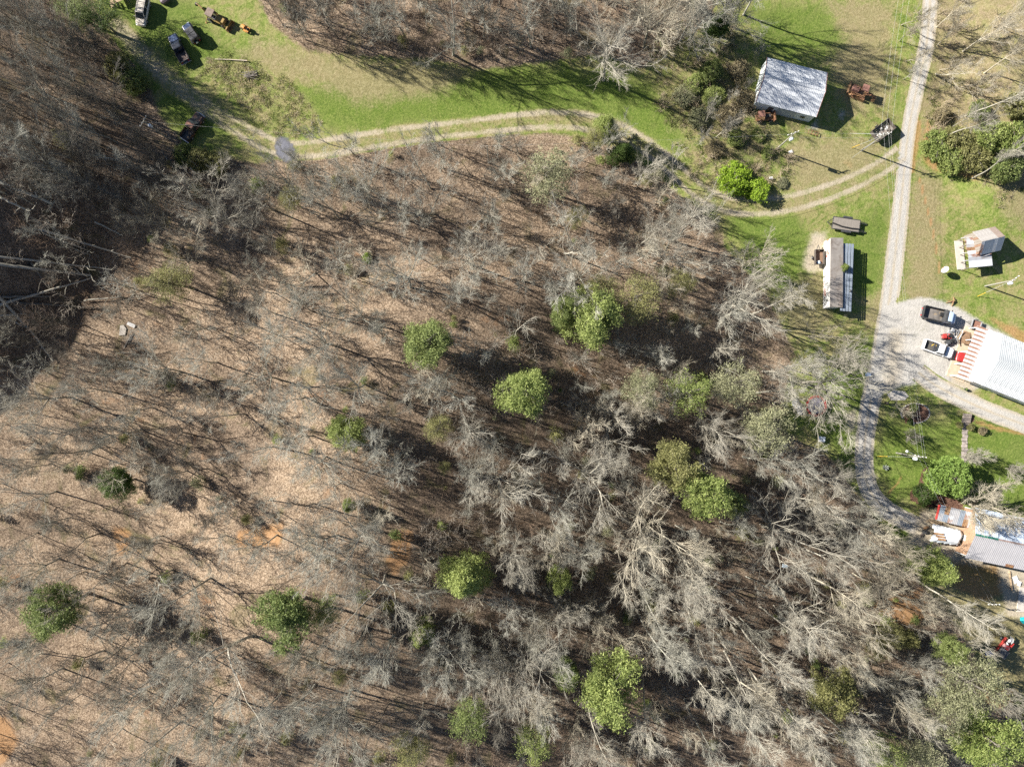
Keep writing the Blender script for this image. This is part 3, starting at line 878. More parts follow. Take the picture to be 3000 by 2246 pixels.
greens('shrub', 2.4, [dict(seed=280 + i, rad=2.0, shape='round', clumps=330, per=22, size=.22, spread=.16, hollow=.5, low=-.1) for i in range(3)])
greens('ball', 1.4, [dict(seed=300, rad=1.0, shape='round', clumps=420, per=16, size=.10, spread=.07, hollow=.8, low=-.05)])
greens('magnolia', 7.0, [dict(seed=310, rad=4.0, shape='round', clumps=900, per=20, size=.34, spread=.2, hollow=.6, low=.05)])
EVER = []
def put_green(px, py, kind, height, rad, tone, label, cat, name, v=None, group=None, mark=None, at_crown=True, frac=0.68, bark='dark'):
    lst = GREENS[kind]
    t, c, h0 = lst[(v if v is not None else int(rng.integers(len(lst)))) % len(lst)]
    r0 = {'pine': 3.9, 'dense': 3.2, 'cedar': 2.7, 'airy': 4.0, 'shrub': 2.0, 'ball': 1.0, 'magnolia': 4.0}[kind]
    x, y, z = crown_point(px, py, height * frac) if at_crown else ground(px, py)
    o = bpy.data.objects.new(name, None); col.objects.link(o); o.empty_display_size = .3
    o.location = (x, y, z - 0.03); o.rotation_euler = (0, 0, rng.uniform(0, 6.28))
    s = rad / r0
    o.scale = (s, s * rng.uniform(.9, 1.1), height / h0)
    kids = (('trunk', t), ('crown', c)) if kind not in ('shrub', 'ball') else (('stem', t), ('foliage', c))
    for nm, me in kids:
        k = bpy.data.objects.new(nm, me); col.objects.link(k); k.parent = o
        set_slot(k, LEAVES[tone] if nm in ('crown', 'foliage') else BARK[bark])
    tag(o, label, cat, group)
    cp = to_px((x, y, z + height * frac))
    EVER.append((cp, rad / (K * (H - z - height * frac))))
    if mark: LANDMARKS.append((mark, cp))
    return o

# ------------------------------------------------------------------ buildings
TIN = mat('white_tin', (0.55, 0.575, 0.60), 0.5, 0.0, 0.14, 0.9)
TIN_GREY = mat('grey_tin', (0.46, 0.47, 0.49), 0.48, 0.3, 0.12, 0.8, second=(0.36, 0.33, 0.30), cover=0.25)
TIN_BLUE = mat('blue_grey_tin', (0.22, 0.26, 0.31), 0.55, 0.0, 0.16, 1.2)
TIN_RUST = mat('rusting_tin', (0.55, 0.58, 0.60), 0.55, 0.2, 0.15, 1.1, second=(0.27, 0.11, 0.05), cover=0.45)
RUST = mat('rust', (0.19, 0.095, 0.055), 0.9, 0.0, 0.4, 5.0, second=(0.30, 0.19, 0.10), cover=0.5)
RUST_RED = mat('red_rust', (0.24, 0.125, 0.095), 0.85, 0.0, 0.3, 4.0)
RUST_ORANGE = mat('orange_rust', (0.36, 0.21, 0.09), 0.85, 0.0, 0.4, 4.0, second=(0.19, 0.095, 0.055), cover=0.6)
WALL_WHITE = mat('white_siding', (0.62, 0.66, 0.66), 0.6, 0.0, 0.08, 1.5)
WALL_DIM = mat('grey_siding', (0.42, 0.44, 0.44), 0.7, 0.0, 0.15, 1.5)
WOOD_OLD = mat('weathered_wood', (0.24, 0.215, 0.185), 0.9, 0.0, 0.35, 6.0, stretch=(1, 6, 6))
WOOD_DARK = mat('dark_wood', (0.085, 0.072, 0.062), 0.9, 0.0, 0.4, 5.0)
WOOD_TAN = mat('tan_wood', (0.40, 0.30, 0.19), 0.85, 0.0, 0.3, 4.0)
FELT = mat('brown_felt_roof', (0.235, 0.215, 0.195), 0.95, 0.0, 0.18, 0.7, second=(0.17, 0.145, 0.125), cover=0.3, bump=.01)
WHITE = mat('white_paint', (0.66, 0.66, 0.645), 0.45, 0.0, 0.06, 2.0)
PEEL = mat('peeling_white_paint', (0.56, 0.56, 0.55), 0.5, 0.0, 0.07, 1.0, second=(0.45, 0.16, 0.12), cover=0.10)
GREEN_CAP = mat('green_ridge_paint', (0.03, 0.15, 0.11), 0.5, 0.0, 0.2, 2.0)
DARK = mat('dark_opening', (0.02, 0.02, 0.022), 0.8)
BLACK = mat('black_rubber', (0.022, 0.022, 0.023), 0.85)
STEEL = mat('grey_steel', (0.33, 0.34, 0.35), 0.5, 0.4, 0.2, 3.0)
DARK_STEEL = mat('dark_steel', (0.07, 0.072, 0.075), 0.55, 0.3, 0.3, 3.0)
CONCRETE = mat('concrete', (0.46, 0.43, 0.38), 0.95, 0.0, 0.12, 1.2, bump=.004)
GLASS = mat('dark_glass', (0.025, 0.032, 0.038), 0.08, 0.0, 0.0, 1.0, spec=0.6)
ORANGE = mat('orange_paint', (0.55, 0.22, 0.03), 0.45, 0.0, 0.15, 3.0)
YELLOW = mat('yellow_plastic', (0.55, 0.38, 0.05), 0.5)
TARP_WHITE = mat('white_tarp', (0.72, 0.76, 0.78), 0.4, 0.0, 0.08, 1.0)
TARP_BLUE = mat('blue_tarp', (0.16, 0.32, 0.60), 0.4, 0.0, 0.2, 2.0)
TARP_TEAL = mat('teal_tarp', (0.02, 0.38, 0.42), 0.4, 0.0, 0.2, 2.0)
RED = mat('red_paint', (0.36, 0.045, 0.04), 0.35, 0.0, 0.12, 2.0)

_SHARED = {}
def shared(key, make):
    if key not in _SHARED: _SHARED[key] = make()
    return _SHARED[key]

def tin_panel(width, length, ribs=3, rise=0.015, th=0.02):
    """one corrugated sheet: x across from 0 to width, y down the slope from 0 to length"""
    n = ribs * 4
    prof = []
    for i in range(n + 1):
        ph = i % 4
        prof.append((width * i / n, rise if ph in (1, 2) else 0.0))
    V, F = [], []
    for y in (0, length):
        for x, z in prof: V.append((x, y, z))
        for x, z in prof: V.append((x, y, z - th))
    m = n + 1
    for i in range(n):
        F.append((i, i + 1, 2 * m + i + 1, 2 * m + i)); F.append((m + i + 1, m + i, 3 * m + i, 3 * m + i + 1))
        F.append((i + 1, i, m + i, m + i + 1)); F.append((2 * m + i, 2 * m + i + 1, 3 * m + i + 1, 3 * m + i))
    F.append((0, 2 * m, 3 * m, m)); F.append((m - 1, 2 * m - 1, 4 * m - 1, 3 * m - 1))
    b = MB(); b.add(V, F); return b

def roof_plane(parent, p00, p10, p01, p11, n, material, name='roof_panel', ribs=3, gap=0.0, odd=None, part_label=None, rise=.015):
    """a roof slope of N corrugated sheets; p00-p10 runs along the ridge, p01-p11 along the eave (parent's space).  Sheets are parts"""
    p00, p10, p01, p11 = (Vector(p) for p in (p00, p10, p01, p11))
    g = random.Random(n * 7 + int(abs(p00.x) * 10))
    out = []
    for i in range(n):
        a = p00.lerp(p10, i / n); b = p00.lerp(p10, (i + 1) / n - gap / n); c = p01.lerp(p11, i / n)
        X = (b - a); Y = (c - a)
        nrm = X.cross(Y).normalized()
        if nrm.z < 0: nrm = -nrm
        w, L = X.length, Y.length
        me = shared(('tin', round(w, 3), round(L, 3), ribs, rise, material.name), lambda: tin_panel(w, L, ribs, rise).mesh(name, material))
        o = bpy.data.objects.new(name, me); col.objects.link(o)
        o.parent = parent
        x, y = X.normalized(), Y.normalized()
        if abs(x.dot(y)) > 1e-4: y = (y - x * x.dot(y)).normalized()
        M = Matrix((x, y, nrm if x.cross(y).dot(nrm) > 0 else -nrm)).transposed().to_4x4()
        lift = nrm * g.uniform(0.0, 0.012)
        M.translation = a + lift
        o.matrix_basis = M
        if odd:
            k = odd(i)
            if k is not None: set_slot(o, k)
        out.append(o)
    return out

def part(parent, name, b, m, label=None, sm=False):
    o = b.build(name, m, parent, sm)
    if label: o['label'] = label
    return o

def frame_of(p, qv):
    """origin, turn and length of the ground line from p to qv"""
    d = np.array(qv) - np.array(p)
    return math.atan2(d[1], d[0]), float(np.hypot(d[0], d[1]))

# ---- white tin barn: corners of the eaves and ridge as seen, at their heights
def barn():
    ez, rz_ = 3.0, 4.35
    nw, ne, se, sw = at(2246, 168, ez), at(2423, 213, ez), at(2393, 344, ez), at(2216, 299, ez)
    c = (nw + ne + se + sw) / 4
    a = math.atan2(*(ne - nw)[1::-1]); L = (np.linalg.norm((ne - nw)[:2]) + np.linalg.norm((se - sw)[:2])) / 2; W = (np.linalg.norm((ne - se)[:2]) + np.linalg.norm((nw - sw)[:2])) / 2
    g = float(hgt(c[0], c[1]))
    r = thing('barn', 'white tin-roofed barn beside the bare lawn, snow-bright slope', 'barn', (c[0], c[1], g), a, mark='white tin barn')
    hw, hl = W / 2 - .18, L / 2 - .15
    e, k = ez - g, rz_ - g
    wy = hw
    # walls: two long, two gables
    part(r, 'wall', MB().box((0, -wy + .06, (e - .1) / 2 - .2), (2 * hl, .12, e - .1 + .4)), WALL_WHITE)
    part(r, 'wall', MB().box((0, wy - .06, (e - .1) / 2 - .2), (2 * hl, .12, e - .1 + .4)), WALL_WHITE)
    for s in (-1, 1):
        b = MB()
        y = hw - .122
        P = [(-y, -.4), (y, -.4), (y, e - .12), (0, k - .12), (-y, e - .12)]
        V = [(s * (hl - .12), py_, pz) for py_, pz in P] + [(s * hl, py_, pz) for py_, pz in P]
        b.add(V, [(0, 1, 2, 3, 4), (9, 8, 7, 6, 5)] + [(i, (i + 1) % 5, 5 + (i + 1) % 5, 5 + i) for i in range(5)])
        part(r, 'gable_wall', b, WALL_WHITE)
    n = 12
    for s in (1, -1):
        roof_plane(r, (-L / 2, 0, k), (L / 2, 0, k), (-L / 2, s * W / 2, e), (L / 2, s * W / 2, e), n, TIN, ribs=3)
    b = MB(); b.tube([(-L / 2, 0, k + .03), (L / 2, 0, k + .03)], .09, 6); part(r, 'ridge_cap', b, TIN)
    for s in (-1, 1):
        for t in (-1, 1):
            b = MB(); b.slab([(s * L / 2 - .04, 0, k - .03), (s * L / 2 + .04, 0, k - .03), (s * L / 2 + .04, t * W / 2, e - .03), (s * L / 2 - .04, t * W / 2, e - .03)] if t < 0 else
                             [(s * L / 2 - .04, t * W / 2, e - .03), (s * L / 2 + .04, t * W / 2, e - .03), (s * L / 2 + .04, 0, k - .03), (s * L / 2 - .04, 0, k - .03)], .1); part(r, 'barge_board', b, mat('red_brown_trim', (.30, .16, .13), .7))
    y = -wy - .03
    d = part(r, 'sliding_door', MB().box((.6, y, 1.2), (3.2, .06, 2.4)), WALL_DIM); part(d, 'door_rail', MB().box((.6, y - .02, 2.46), (4.4, .08, .1)), STEEL)
    d = part(r, 'door', MB().box((-2.3, y, 1.05), (.9, .06, 2.1)), DARK_STEEL); part(d, 'handle', MB().box((-1.95, y - .05, 1.0), (.05, .06, .14)), STEEL)
    w = part(r, 'window', MB().box((3.6, y, 1.5), (1.0, .06, .9)), WHITE); part(w, 'pane', MB().box((3.6, y - .035, 1.5), (.84, .02, .74)), GLASS)
barn()

# ---- long narrow store with a felt roof, and the tin lean-to on its back
def long_shed():
    ez, kz = 2.8, 3.0
    p1, p2 = at(2433, 700, ez), at(2431, 900, ez)      # west eave
    q1, q2 = at(2469, 696, ez), at(2467, 900, ez)      # east eave
    c = (p1 + p2 + q1 + q2) / 4; g = float(hgt(c[0], c[1]))
    d = (p1 - p2 + q1 - q2) / 2; a = math.atan2(d[1], d[0]); L = np.linalg.norm(d[:2]); W = (np.linalg.norm((q1 - p1)[:2]) + np.linalg.norm((q2 - p2)[:2])) / 2
    r = thing('trailer_home', 'long narrow mobile home with brown felt roof and white side, beside the dark lean-to', 'mobile home', (c[0], c[1], g), a, mark='long narrow mobile home')
    e, k = ez - g, kz - g
    # local x along the length (up the photo), +y to the photo's left
    part(r, 'wall', MB().box((0, W / 2 - .05, e / 2), (L - .1, .1, e)), PEEL, 'white wall streaked red')
    part(r, 'wall', MB().box((0, -W / 2 + .05, e / 2), (L - .1, .1, e)), WALL_DIM)
    for s in (-1, 1): part(r, 'wall', MB().box((s * (L / 2 - .1), 0, e / 2), (.1, W - .21, e)), WALL_WHITE)
    n = 9
    for i in range(n):                      # felt strips laid across the roof
        x0, x1 = -L / 2 + L * i / n, -L / 2 + L * (i + 1) / n
        b = MB(); y0 = W / 2 + .06
        b.slab([(x0, -W / 2 - .05, k - .08), (x1 + .06, -W / 2 - .05, k - .08), (x1 + .06, y0, k + .012 * (i % 2)), (x0, y0, k + .012 * (i % 2))], .1)
        part(r, 'roof_strip', b, FELT)
    part(r, 'vent_pipe', MB().tube([(-L / 2 + .5, -.2, k), (-L / 2 + .5, -.2, k + .4)], .06, 8), DARK_STEEL)
    # lean-to
    z1, z2 = 2.7, 2.25
    u1, u2 = at(2470, 713, z1), at(2461, 911, z1); v1, v2 = at(2503, 714, z2), at(2496, 912, z2)
    c = (u1 + u2 + v1 + v2) / 4; g = float(hgt(c[0], c[1])); d = (u1 - u2 + v1 - v2) / 2; a = math.atan2(d[1], d[0]); L = np.linalg.norm(d[:2])
    W = (np.linalg.norm((v1 - u1)[:2]) + np.linalg.norm((v2 - u2)[:2])) / 2
    r = thing('lean_to', 'blue-grey tin lean-to roof along the back of the mobile home', 'lean-to', (c[0], c[1], g), a, mark='blue-grey lean-to')
    n = 4
    for i in range(n):                      # long sheets running with the house
        y0, y1 = W / 2 - W * i / n, W / 2 - W * (i + 1) / n
        f = lambda y: z2 - g + (z1 - z2) * (y / W + .5)
        me = shared(('lean', i), lambda: tin_panel(y0 - y1 - .09, L, 3, .03).mesh('roof_panel', TIN_BLUE))
        o = bpy.data.objects.new('roof_panel', me); col.objects.link(o); o.parent = r
        X = Vector((0, -1, -(z1 - z2) / W)).normalized(); Y = Vector((1, 0, 0)); Z = X.cross(Y)
        M = Matrix((X, Y, Z)).transposed().to_4x4(); M.translation = Vector((-L / 2, y0, f(y0))); o.matrix_basis = M
    for i in range(6):
        x = -L / 2 + .2 + (L - .4) * i / 5
        part(r, 'post', MB().box((x, -W / 2 + .1, (z2 - g) / 2 - .1), (.1, .1, z2 - g + .1)), WOOD_OLD)
    part(r, 'beam', MB().box((0, -W / 2 + .1, z2 - g - .06), (L, .08, .08)), mat('red_brown_trim', (.30, .16, .13), .7))
    part(r, 'vent_cap', MB().lathe([(.16, 0), (.16, .2), (.24, .22), (.1, .36)], 10, (-L / 2 + 3.6, -W / 2 + .55, z2 - g + .12)), DARK_STEEL)
long_shed()

# ---- old two-part log crib with tin roofs
def crib():
    # taller, steep-roofed part
    ez, kz = 2.5, 4.3
    r1, r2 = at(2877, 708, kz), at(2945, 692, kz)             # ridge ends
    e1, e2 = at(2869, 743, ez), at(2938, 730, ez)             # sunless eave
    c = (r1 + r2) / 2; g = float(hgt(c[0], c[1])); d = r2 - r1; a = math.atan2(d[1], d[0]); L = np.linalg.norm(d[:2])
    W = 4.3
    r = thing('log_crib', 'old grey shed with a steep patched tin roof and board gable, standing in the grass', 'shed', (c[0], c[1], g), a, mark='old steep-roofed shed')
    e, k = ez - g, kz - g
    n = 7
    gr = random.Random(3)
    mats_ = [TIN_GREY, TIN_RUST, mat('dull_old_tin', (.30, .285, .27), .6, .0, .25, 1.5), mat('brown_old_tin', (.22, .175, .15), .7, .0, .25, 1.5)]
    roof_plane(r, (-L / 2, 0, k), (L / 2, 0, k), (-L / 2, W / 2, e), (L / 2, W / 2, e), n, TIN_GREY, ribs=3, odd=lambda i: mats_[3] if i > 4 else mats_[2])
    roof_plane(r, (-L / 2, 0, k), (L / 2, 0, k), (-L / 2, -W / 2, e), (L / 2, -W / 2, e), n, TIN_BLUE, ribs=3, odd=lambda i: mats_[gr.randrange(4)] if gr.random() < .35 else None)
    for s in (-1, 1):
        nb = 9
        for i in range(nb):                 # upright gable boards
            y0 = -W / 2 + .25 + (W - .5) * i / nb; y1 = y0 + (W - .5) / nb - .02
            top = lambda y: k - .12 - (k - e) * abs(y) / (W / 2)
            P = [(s * (L / 2 - .18), y0, -.2), (s * (L / 2 - .18), y1, -.2), (s * (L / 2 - .18), y1, top(y1)), (s * (L / 2 - .18), y0, top(y0))]
            V = P + [(x + .04 * s, y, z) for x, y, z in P]
            part(r, 'board', MB().add(V, [(0, 1, 2, 3), (7, 6, 5, 4), (0, 4, 5, 1), (1, 5, 6, 2), (2, 6, 7, 3), (3, 7, 4, 0)]), WOOD_OLD if i % 3 else mat('brown_wood', (.22, .14, .095), .9, 0, .3, 5))
        for i in range(8): part(r, 'log', MB().tube([(-L / 2 + .25, s * (W / 2 - .3), .1 + i * .28), (L / 2 - .25, s * (W / 2 - .3), .1 + i * .28)], .13, 7), WOOD_OLD)
    # low L-shaped lean-to roof of patched sheets on poles
    z1, z2 = 2.5, 2.1
    B = at(2826, 786, z2); Cc = at(2911, 777, z2)
    d = Cc - B; a = math.atan2(d[1], d[0]); W_ = np.linalg.norm(d[:2]); L_ = 5.4
    g = float(hgt(B[0], B[1]))
    r = thing('open_shelter', 'low open shelter of rust-streaked tin sheets on poles against the old shed', 'shelter', (B[0], B[1], g), a, mark='rust-streaked shelter')
    B = Vector((0, 0, z2 - g)); Cc = Vector((W_, 0, z2 - g - .25)); A = Vector((0, L_, z2 - g)); D = Vector((W_, L_, z2 - g - .25))
    off = Vector((.85, 0, 0))
    n = 9
    rs = [TIN_RUST, TIN, TIN_GREY, RUST, TIN, TIN_RUST, TIN_GREY, TIN, TIN]
    roof_plane(r, A + off, B + off, D, Cc, n, TIN, ribs=3, odd=lambda i: rs[i])
    for i in range(5):
        t = i / 4
        p = A.lerp(B, t); p2 = (A + off).lerp(B + off, t)
        part(r, 'rafter', MB().tube([p + Vector((0, 0, -.08)), p2.lerp(D.lerp(Cc, t), .5) + Vector((0, 0, -.12))], .06, 6), WHITE if i in (0, 2, 3) else WOOD_OLD)
        part(r, 'post', MB().tube([(p2.x, p2.y, -.2), (p2.x, p2.y, p2.z - .08)], .07, 6), WOOD_OLD)
        p3 = D.lerp(Cc, t)
        part(r, 'post', MB().tube([(p3.x - .1, p3.y, -.2), (p3.x - .1, p3.y, p3.z - .08)], .07, 6), WOOD_OLD)
    part(r, 'floor', MB().slab([B + Vector((.1, .1, .12 - z2 + g)), B + Vector((1.6, .1, .12 - z2 + g)), A + Vector((1.6, -.1, .12 - z2 + g)), A + Vector((.1, -.1, .12 - z2 + g))], .1), CONCRETE)
    part(r, 'feed_box', MB().box((Cc.x - .9, Cc.y + .35, .35), (1.2, .5, .5)), STEEL)
crib()

# ---- big white garage with a rust-striped porch
def garage():
    ez, kz = 3.4, 5.0
    TIN_G = mat('garage_tin', (.40, .425, .435), .5, 0, .16, .5, second=(.47, .49, .49), cover=.4)
    # ridge runs from the hip end towards the photo's edge
    R0 = at(2925, 1052, kz); dirn = (at(3000, 1082, kz) - R0); dirn /= np.linalg.norm(dirn)
    a = math.atan2(dirn[1], dirn[0])
    L = 13.0
    N = np.array([-dirn[1], dirn[0], 0.0])      # to the photo's upper side
    W = 9.6
    c = R0 + dirn * L / 2; g = float(hgt(R0[0], R0[1]))
    r = thing('garage', 'big white tin-roofed garage cut by the photo edge beside the gravel parking', 'garage', (R0[0], R0[1], g), a, mark='big white garage')
    e, k = ez - g, kz - g
    hip = 1.95
    n = 13
    for s in (1, -1):
        roof_plane(r, (0, 0, k), (L, 0, k), (0, s * W / 2, e), (L, s * W / 2, e), n, TIN_G, ribs=3, rise=.02)
    # sloping end: smooth white sheet, the porch roof below it
    b = MB(); b.add([(0.02, W / 2, e + .03), (0.02, 0, k + .03), (0.02, -W / 2, e + .03), (-1.55, -W / 2 + .1, e - .25), (-1.55, W / 2 - .1, e - .25)] +
                    [(0.02, W / 2, e - .05), (0.02, 0, k - .05), (0.02, -W / 2, e - .05), (-1.55, -W / 2 + .1, e - .33), (-1.55, W / 2 - .1, e - .33)],
                    [(4, 3, 1), (4, 1, 0), (3, 2, 1), (5, 6, 9), (6, 8, 9), (6, 7, 8), (3, 4, 9, 8), (0, 1, 6, 5), (1, 2, 7, 6), (4, 0, 5, 9), (2, 3, 8, 7)])
    part(r, 'end_roof', b, WHITE)
    n = 26
    odd = lambda i: (RUST_STRIPE if i % 2 else TIN)
    RUST_STRIPE = mat('rust_streaked_tin', (.46, .40, .37), .6, .0, .2, 2.0, second=(.25, .145, .10), cover=.62)
    x0, x1 = -1.5, -4.15
    ze, zo = e - .3, e - .75
    ym = .35
    Wp = W + 0.1
    roof_plane(r, (x0, -Wp / 2, ze), (x0, Wp / 2, ze), (x0 - .75, -Wp / 2, ze - .13), (x0 - .75, Wp / 2, ze - .13), 13, TIN, name='porch_sheet', ribs=3)
    roof_plane(r, (x0 - .77, -Wp / 2, ze - .135), (x0 - .77, Wp / 2, ze - .135), (x1, -Wp / 2, zo), (x1, Wp / 2, zo), n, TIN, name='porch_sheet', ribs=1, odd=odd, rise=.03)
    for i in range(5):
        y = -Wp / 2 + .3 + (Wp - .6) * i / 4
        part(r, 'porch_post', MB().box((x1 + .25, y, (zo) / 2 - .15), (.12, .12, zo + .1)), WHITE)
    for s in (-1, 1):
        part(r, 'wall', MB().box((L / 2, s * (W / 2 - .35), (e - .15) / 2 - .1), (L, .14, e - .0)), WALL_WHITE)
    part(r, 'wall', MB().box((.1, 0, (e - .4) / 2 - .1), (.14, W - .85, e - .3)), WALL_WHITE)
    for i in range(2): part(r, 'roller_door', MB().box((0.0, -2 + 4 * i, 1.15), (.06, 2.8, 2.3)), WALL_DIM)
    for i in range(3):
        w = part(r, 'window', MB().box((2.4 + 2.6 * i, -W / 2 + .26, 1.6), (1.1, .06, .9)), WHITE); part(w, 'pane', MB().box((2.4 + 2.6 * i, -W / 2 + .22, 1.6), (.94, .03, .74)), GLASS)
    part(r, 'gutter', MB().tube([(0, -W / 2 - .05, e - .06), (L, -W / 2 - .05, e - .06)], .08, 6), STEEL)
    b = MB(); b.box((-2.9, 0, .03), (3.4, W, .14)); part(r, 'slab', b, mat('tan_concrete', (.50, .40, .29), .95, 0, .12, 1.5))
garage()

# ---- house low on the photo's side: brown-grey tin slope, bright slope behind a green ridge
def house():
    ez, kz = 3.0, 4.4
    R0, R1 = at(2858, 1565, kz), at(3000, 1595, kz)
    d = R1 - R0; d /= np.linalg.norm(d); a = math.atan2(d[1], d[0]); L = 12.5; W = 9.0
    g = float(hgt(R0[0], R0[1]))
    r = thing('workshop', 'long tin-roofed workshop, grey slope below a green ridge, cut by the photo edge', 'workshop', (R0[0], R0[1], g), a, mark='green-ridged workshop')
    e, k = ez - g, kz - g
    n = 13
    roof_plane(r, (0, 0, k), (L, 0, k), (-.15, -W / 2, e), (L - .15, -W / 2, e), n, mat('pinkish_grey_tin', (.44, .43, .435), .5, .2, .1, .8), ribs=3, rise=.017)
    roof_plane(r, (0, 0, k), (L, 0, k), (-.15, W / 2, e), (L - .15, W / 2, e), n, TIN, ribs=3, rise=.017, odd=lambda i: mat('bluish_tin', (.44, .51, .60), .5, .0, .14, 1.0))
    part(r, 'ridge_cap', MB().box((2.0, 0, k + .03), (4.0, .34, .1)), GREEN_CAP, 'green end of the ridge cap')
    part(r, 'ridge_cap', MB().box((8.3, 0, k + .03), (8.4, .3, .1)), mat('brown_ridge_paint', (.25, .19, .17), .6), 'brown end of the ridge cap')
    for s in (-1, 1): part(r, 'wall', MB().box((L / 2 + .2, s * (W / 2 - .4), (e - .1) / 2 - .1), (L, .14, e)), WALL_DIM)
    b = MB(); y = W / 2 - .5
    P = [(-y, -.2), (y, -.2), (y, e - .15), (0, k - .15), (-y, e - .15)]
    V = [(.2, p, z) for p, z in P] + [(.34, p, z) for p, z in P]
    b.add(V, [(0, 1, 2, 3, 4), (9, 8, 7, 6, 5)] + [(i, (i + 1) % 5, 5 + (i + 1) % 5, 5 + i) for i in range(5)])
    part(r, 'gable_wall', b, mat('brown_board_wall', (.30, .19, .12), .85, 0, .3, 4))
    d_ = part(r, 'door', MB().box((.16, -1.2, 1.0), (.07, 1.0, 2.0)), WALL_DIM); part(d_, 'handle', MB().box((.1, -.85, 1.0), (.06, .05, .14)), STEEL)
    w = part(r, 'window', MB().box((.16, 1.5, 1.4), (.07, 1.0, .8)), WHITE); part(w, 'pane', MB().box((.115, 1.5, 1.4), (.03, .84, .64)), GLASS)
    part(r, 'rust_patch', MB().slab([(7.2, -W / 2 - .02, e + .05), (8.6, -W / 2 - .02, e + .05), (8.6, -W / 2 + .5, e + .21), (7.2, -W / 2 + .5, e + .21)], .03), RUST_ORANGE)
house()

def tin_hut():
    z = 2.2
    P = [at(2756, 1478, z), at(2830, 1496, z), at(2852, 1526, z), at(2840, 1546, z), at(2790, 1534, z), at(2752, 1516, z)]
    c = sum(P) / 6; g = float(hgt(c[0], c[1])); d = P[1] - P[0]; a = math.atan2(d[1], d[0])
    r = thing('tin_hut', 'low hut under a flat patched blue-grey and rusty tin roof beside the mulch bed', 'hut', (c[0], c[1], g), a, mark='patched tin hut')
    Mi = Matrix.Rotation(-a, 3, 'Z'); q_ = [Mi @ (Vector(p) - Vector((c[0], c[1], g))) for p in P]
    x0, x1 = min(p.x for p in q_), max(p.x for p in q_); y0, y1 = min(p.y for p in q_), max(p.y for p in q_)
    n = 7; h = z - g
    ms = [TIN_BLUE, TIN_RUST, TIN_GREY, RUST, TIN_GREY, TIN_BLUE, TIN_GREY]
    for j in range(2):
        ya, yb = (y1, (y0 + y1) / 2 - .05) if j == 0 else ((y0 + y1) / 2, y0)
        roof_plane(r, (x0, ya, h + .12 - .08 * j), (x1, ya, h + .12 - .08 * j), (x0, yb, h + .05 - .1 * j), (x1, yb, h + .05 - .1 * j), n, TIN_GREY, ribs=3, odd=lambda i: ms[(i * 3 + j * 2) % 7])
    part(r, 'wall', MB().box(((x0 + x1) / 2, y0 + .2, h / 2 - .12), (x1 - x0 - .3, .1, h)), WOOD_DARK)
    part(r, 'wall', MB().box(((x0 + x1) / 2, y1 - .2, h / 2 - .12), (x1 - x0 - .3, .1, h)), WOOD_DARK)
    part(r, 'wall', MB().box((x1 - .2, (y0 + y1) / 2, h / 2 - .12), (.1, y1 - y0 - .52, h)), WOOD_DARK)
    part(r, 'front_board', MB().box((x0 - .04, (y0 + y1) / 2, h - .25), (.08, y1 - y0 - .2, .5)), RED, 'red board under the eave')
    return r
tin_hut()

def tarp_sheet(outline, z0, seed, name, label, m, cat='tarp', mark=None, amp=.22, n=26, sag=.3):
    """a loosely draped sheet over a frame or heap; closed underneath by its own thickness"""
    P = np.array([ground(*p)[:2] for p in outline]); c = P.mean(0); g0 = float(hgt(*c))
    lo, hi = P.min(0), P.max(0)
    xs, ys = np.linspace(lo[0], hi[0], n), np.linspace(lo[1], hi[1], n)
    X, Y = np.meshgrid(xs, ys); x, y = X.ravel(), Y.ravel()
    sdv = poly_sd(x, y, P)
    g = np.random.default_rng(seed)
    ph = g.uniform(0, 6.28, 6); k = g.normal(0, 2.2, (6, 2))
    wob = sum(np.sin(k[i, 0] * x + k[i, 1] * y + ph[i]) for i in range(6)) / 6
    edge = smooth(0, .7, sdv)
    z = z0 * (1 - sag + sag * edge) * (1 if z0 > 1 else edge * .8 + .2) + amp * wob * (.3 + .7 * edge)
    V = np.stack([x - c[0], y - c[1], np.maximum(z, .02)], 1)
    i, j = np.meshgrid(np.arange(n - 1), np.arange(n - 1)); a = (j * n + i).ravel()
    F = np.stack([a, a + 1, a + n + 1, a + n], 1); F = F[(sdv[F] > -.06).all(1)]
    low = V.copy(); low[:, 2] -= .03
    # close the rim
    E = {}
    for f in F:
        for u in range(4):
            e_ = (int(f[u]), int(f[(u + 1) % 4]))
            if (e_[1], e_[0]) in E: del E[(e_[1], e_[0])]
            else: E[e_] = 1
    m0 = len(V)
    rim = np.array([(b_, a_, a_ + m0, b_ + m0) for a_, b_ in E])
    Fa = np.concatenate([F, F[:, ::-1] + m0, rim])
    V2 = np.concatenate([V, low]); used = np.unique(Fa); mp = np.zeros(len(V2), int); mp[used] = np.arange(len(used))
    me = np_mesh(name, V2[used], mp[Fa], m, True)
    r = thing(name, label, cat, (c[0], c[1], g0), mark=mark)
    link_mesh('sheet', me, r)
    return r, z0
r, zt = tarp_sheet([(2716, 1527), (2800, 1548), (2808, 1560), (2792, 1592), (2706, 1580), (2722, 1556)], 2.0, 3, 'tarp_shelter', 'crumpled white tarp stretched over a frame before the workshop', TARP_WHITE, 'tarp shelter', 'white tarp shelter', .16)
for x, y in ((-2.2, -1.2), (2.0, -1.4), (-2.0, 1.2), (2.0, 1.0), (0, -1.3), (0, 1.1)): part(r, 'pole', MB().tube([(x, y, -.1), (x, y, 1.55)], .05, 6), STEEL)
for i in range(3): part(r, 'rusty_sheet', MB().slab([(-2.6 + .35 * i, .2 - .5 * i, 2.1), (-.9 + .2 * i, .05 - .5 * i, 2.2), (-.9 + .2 * i, .4 - .5 * i, 2.2), (-2.6 + .35 * i, .58 - .5 * i, 2.1)], .03), RUST)
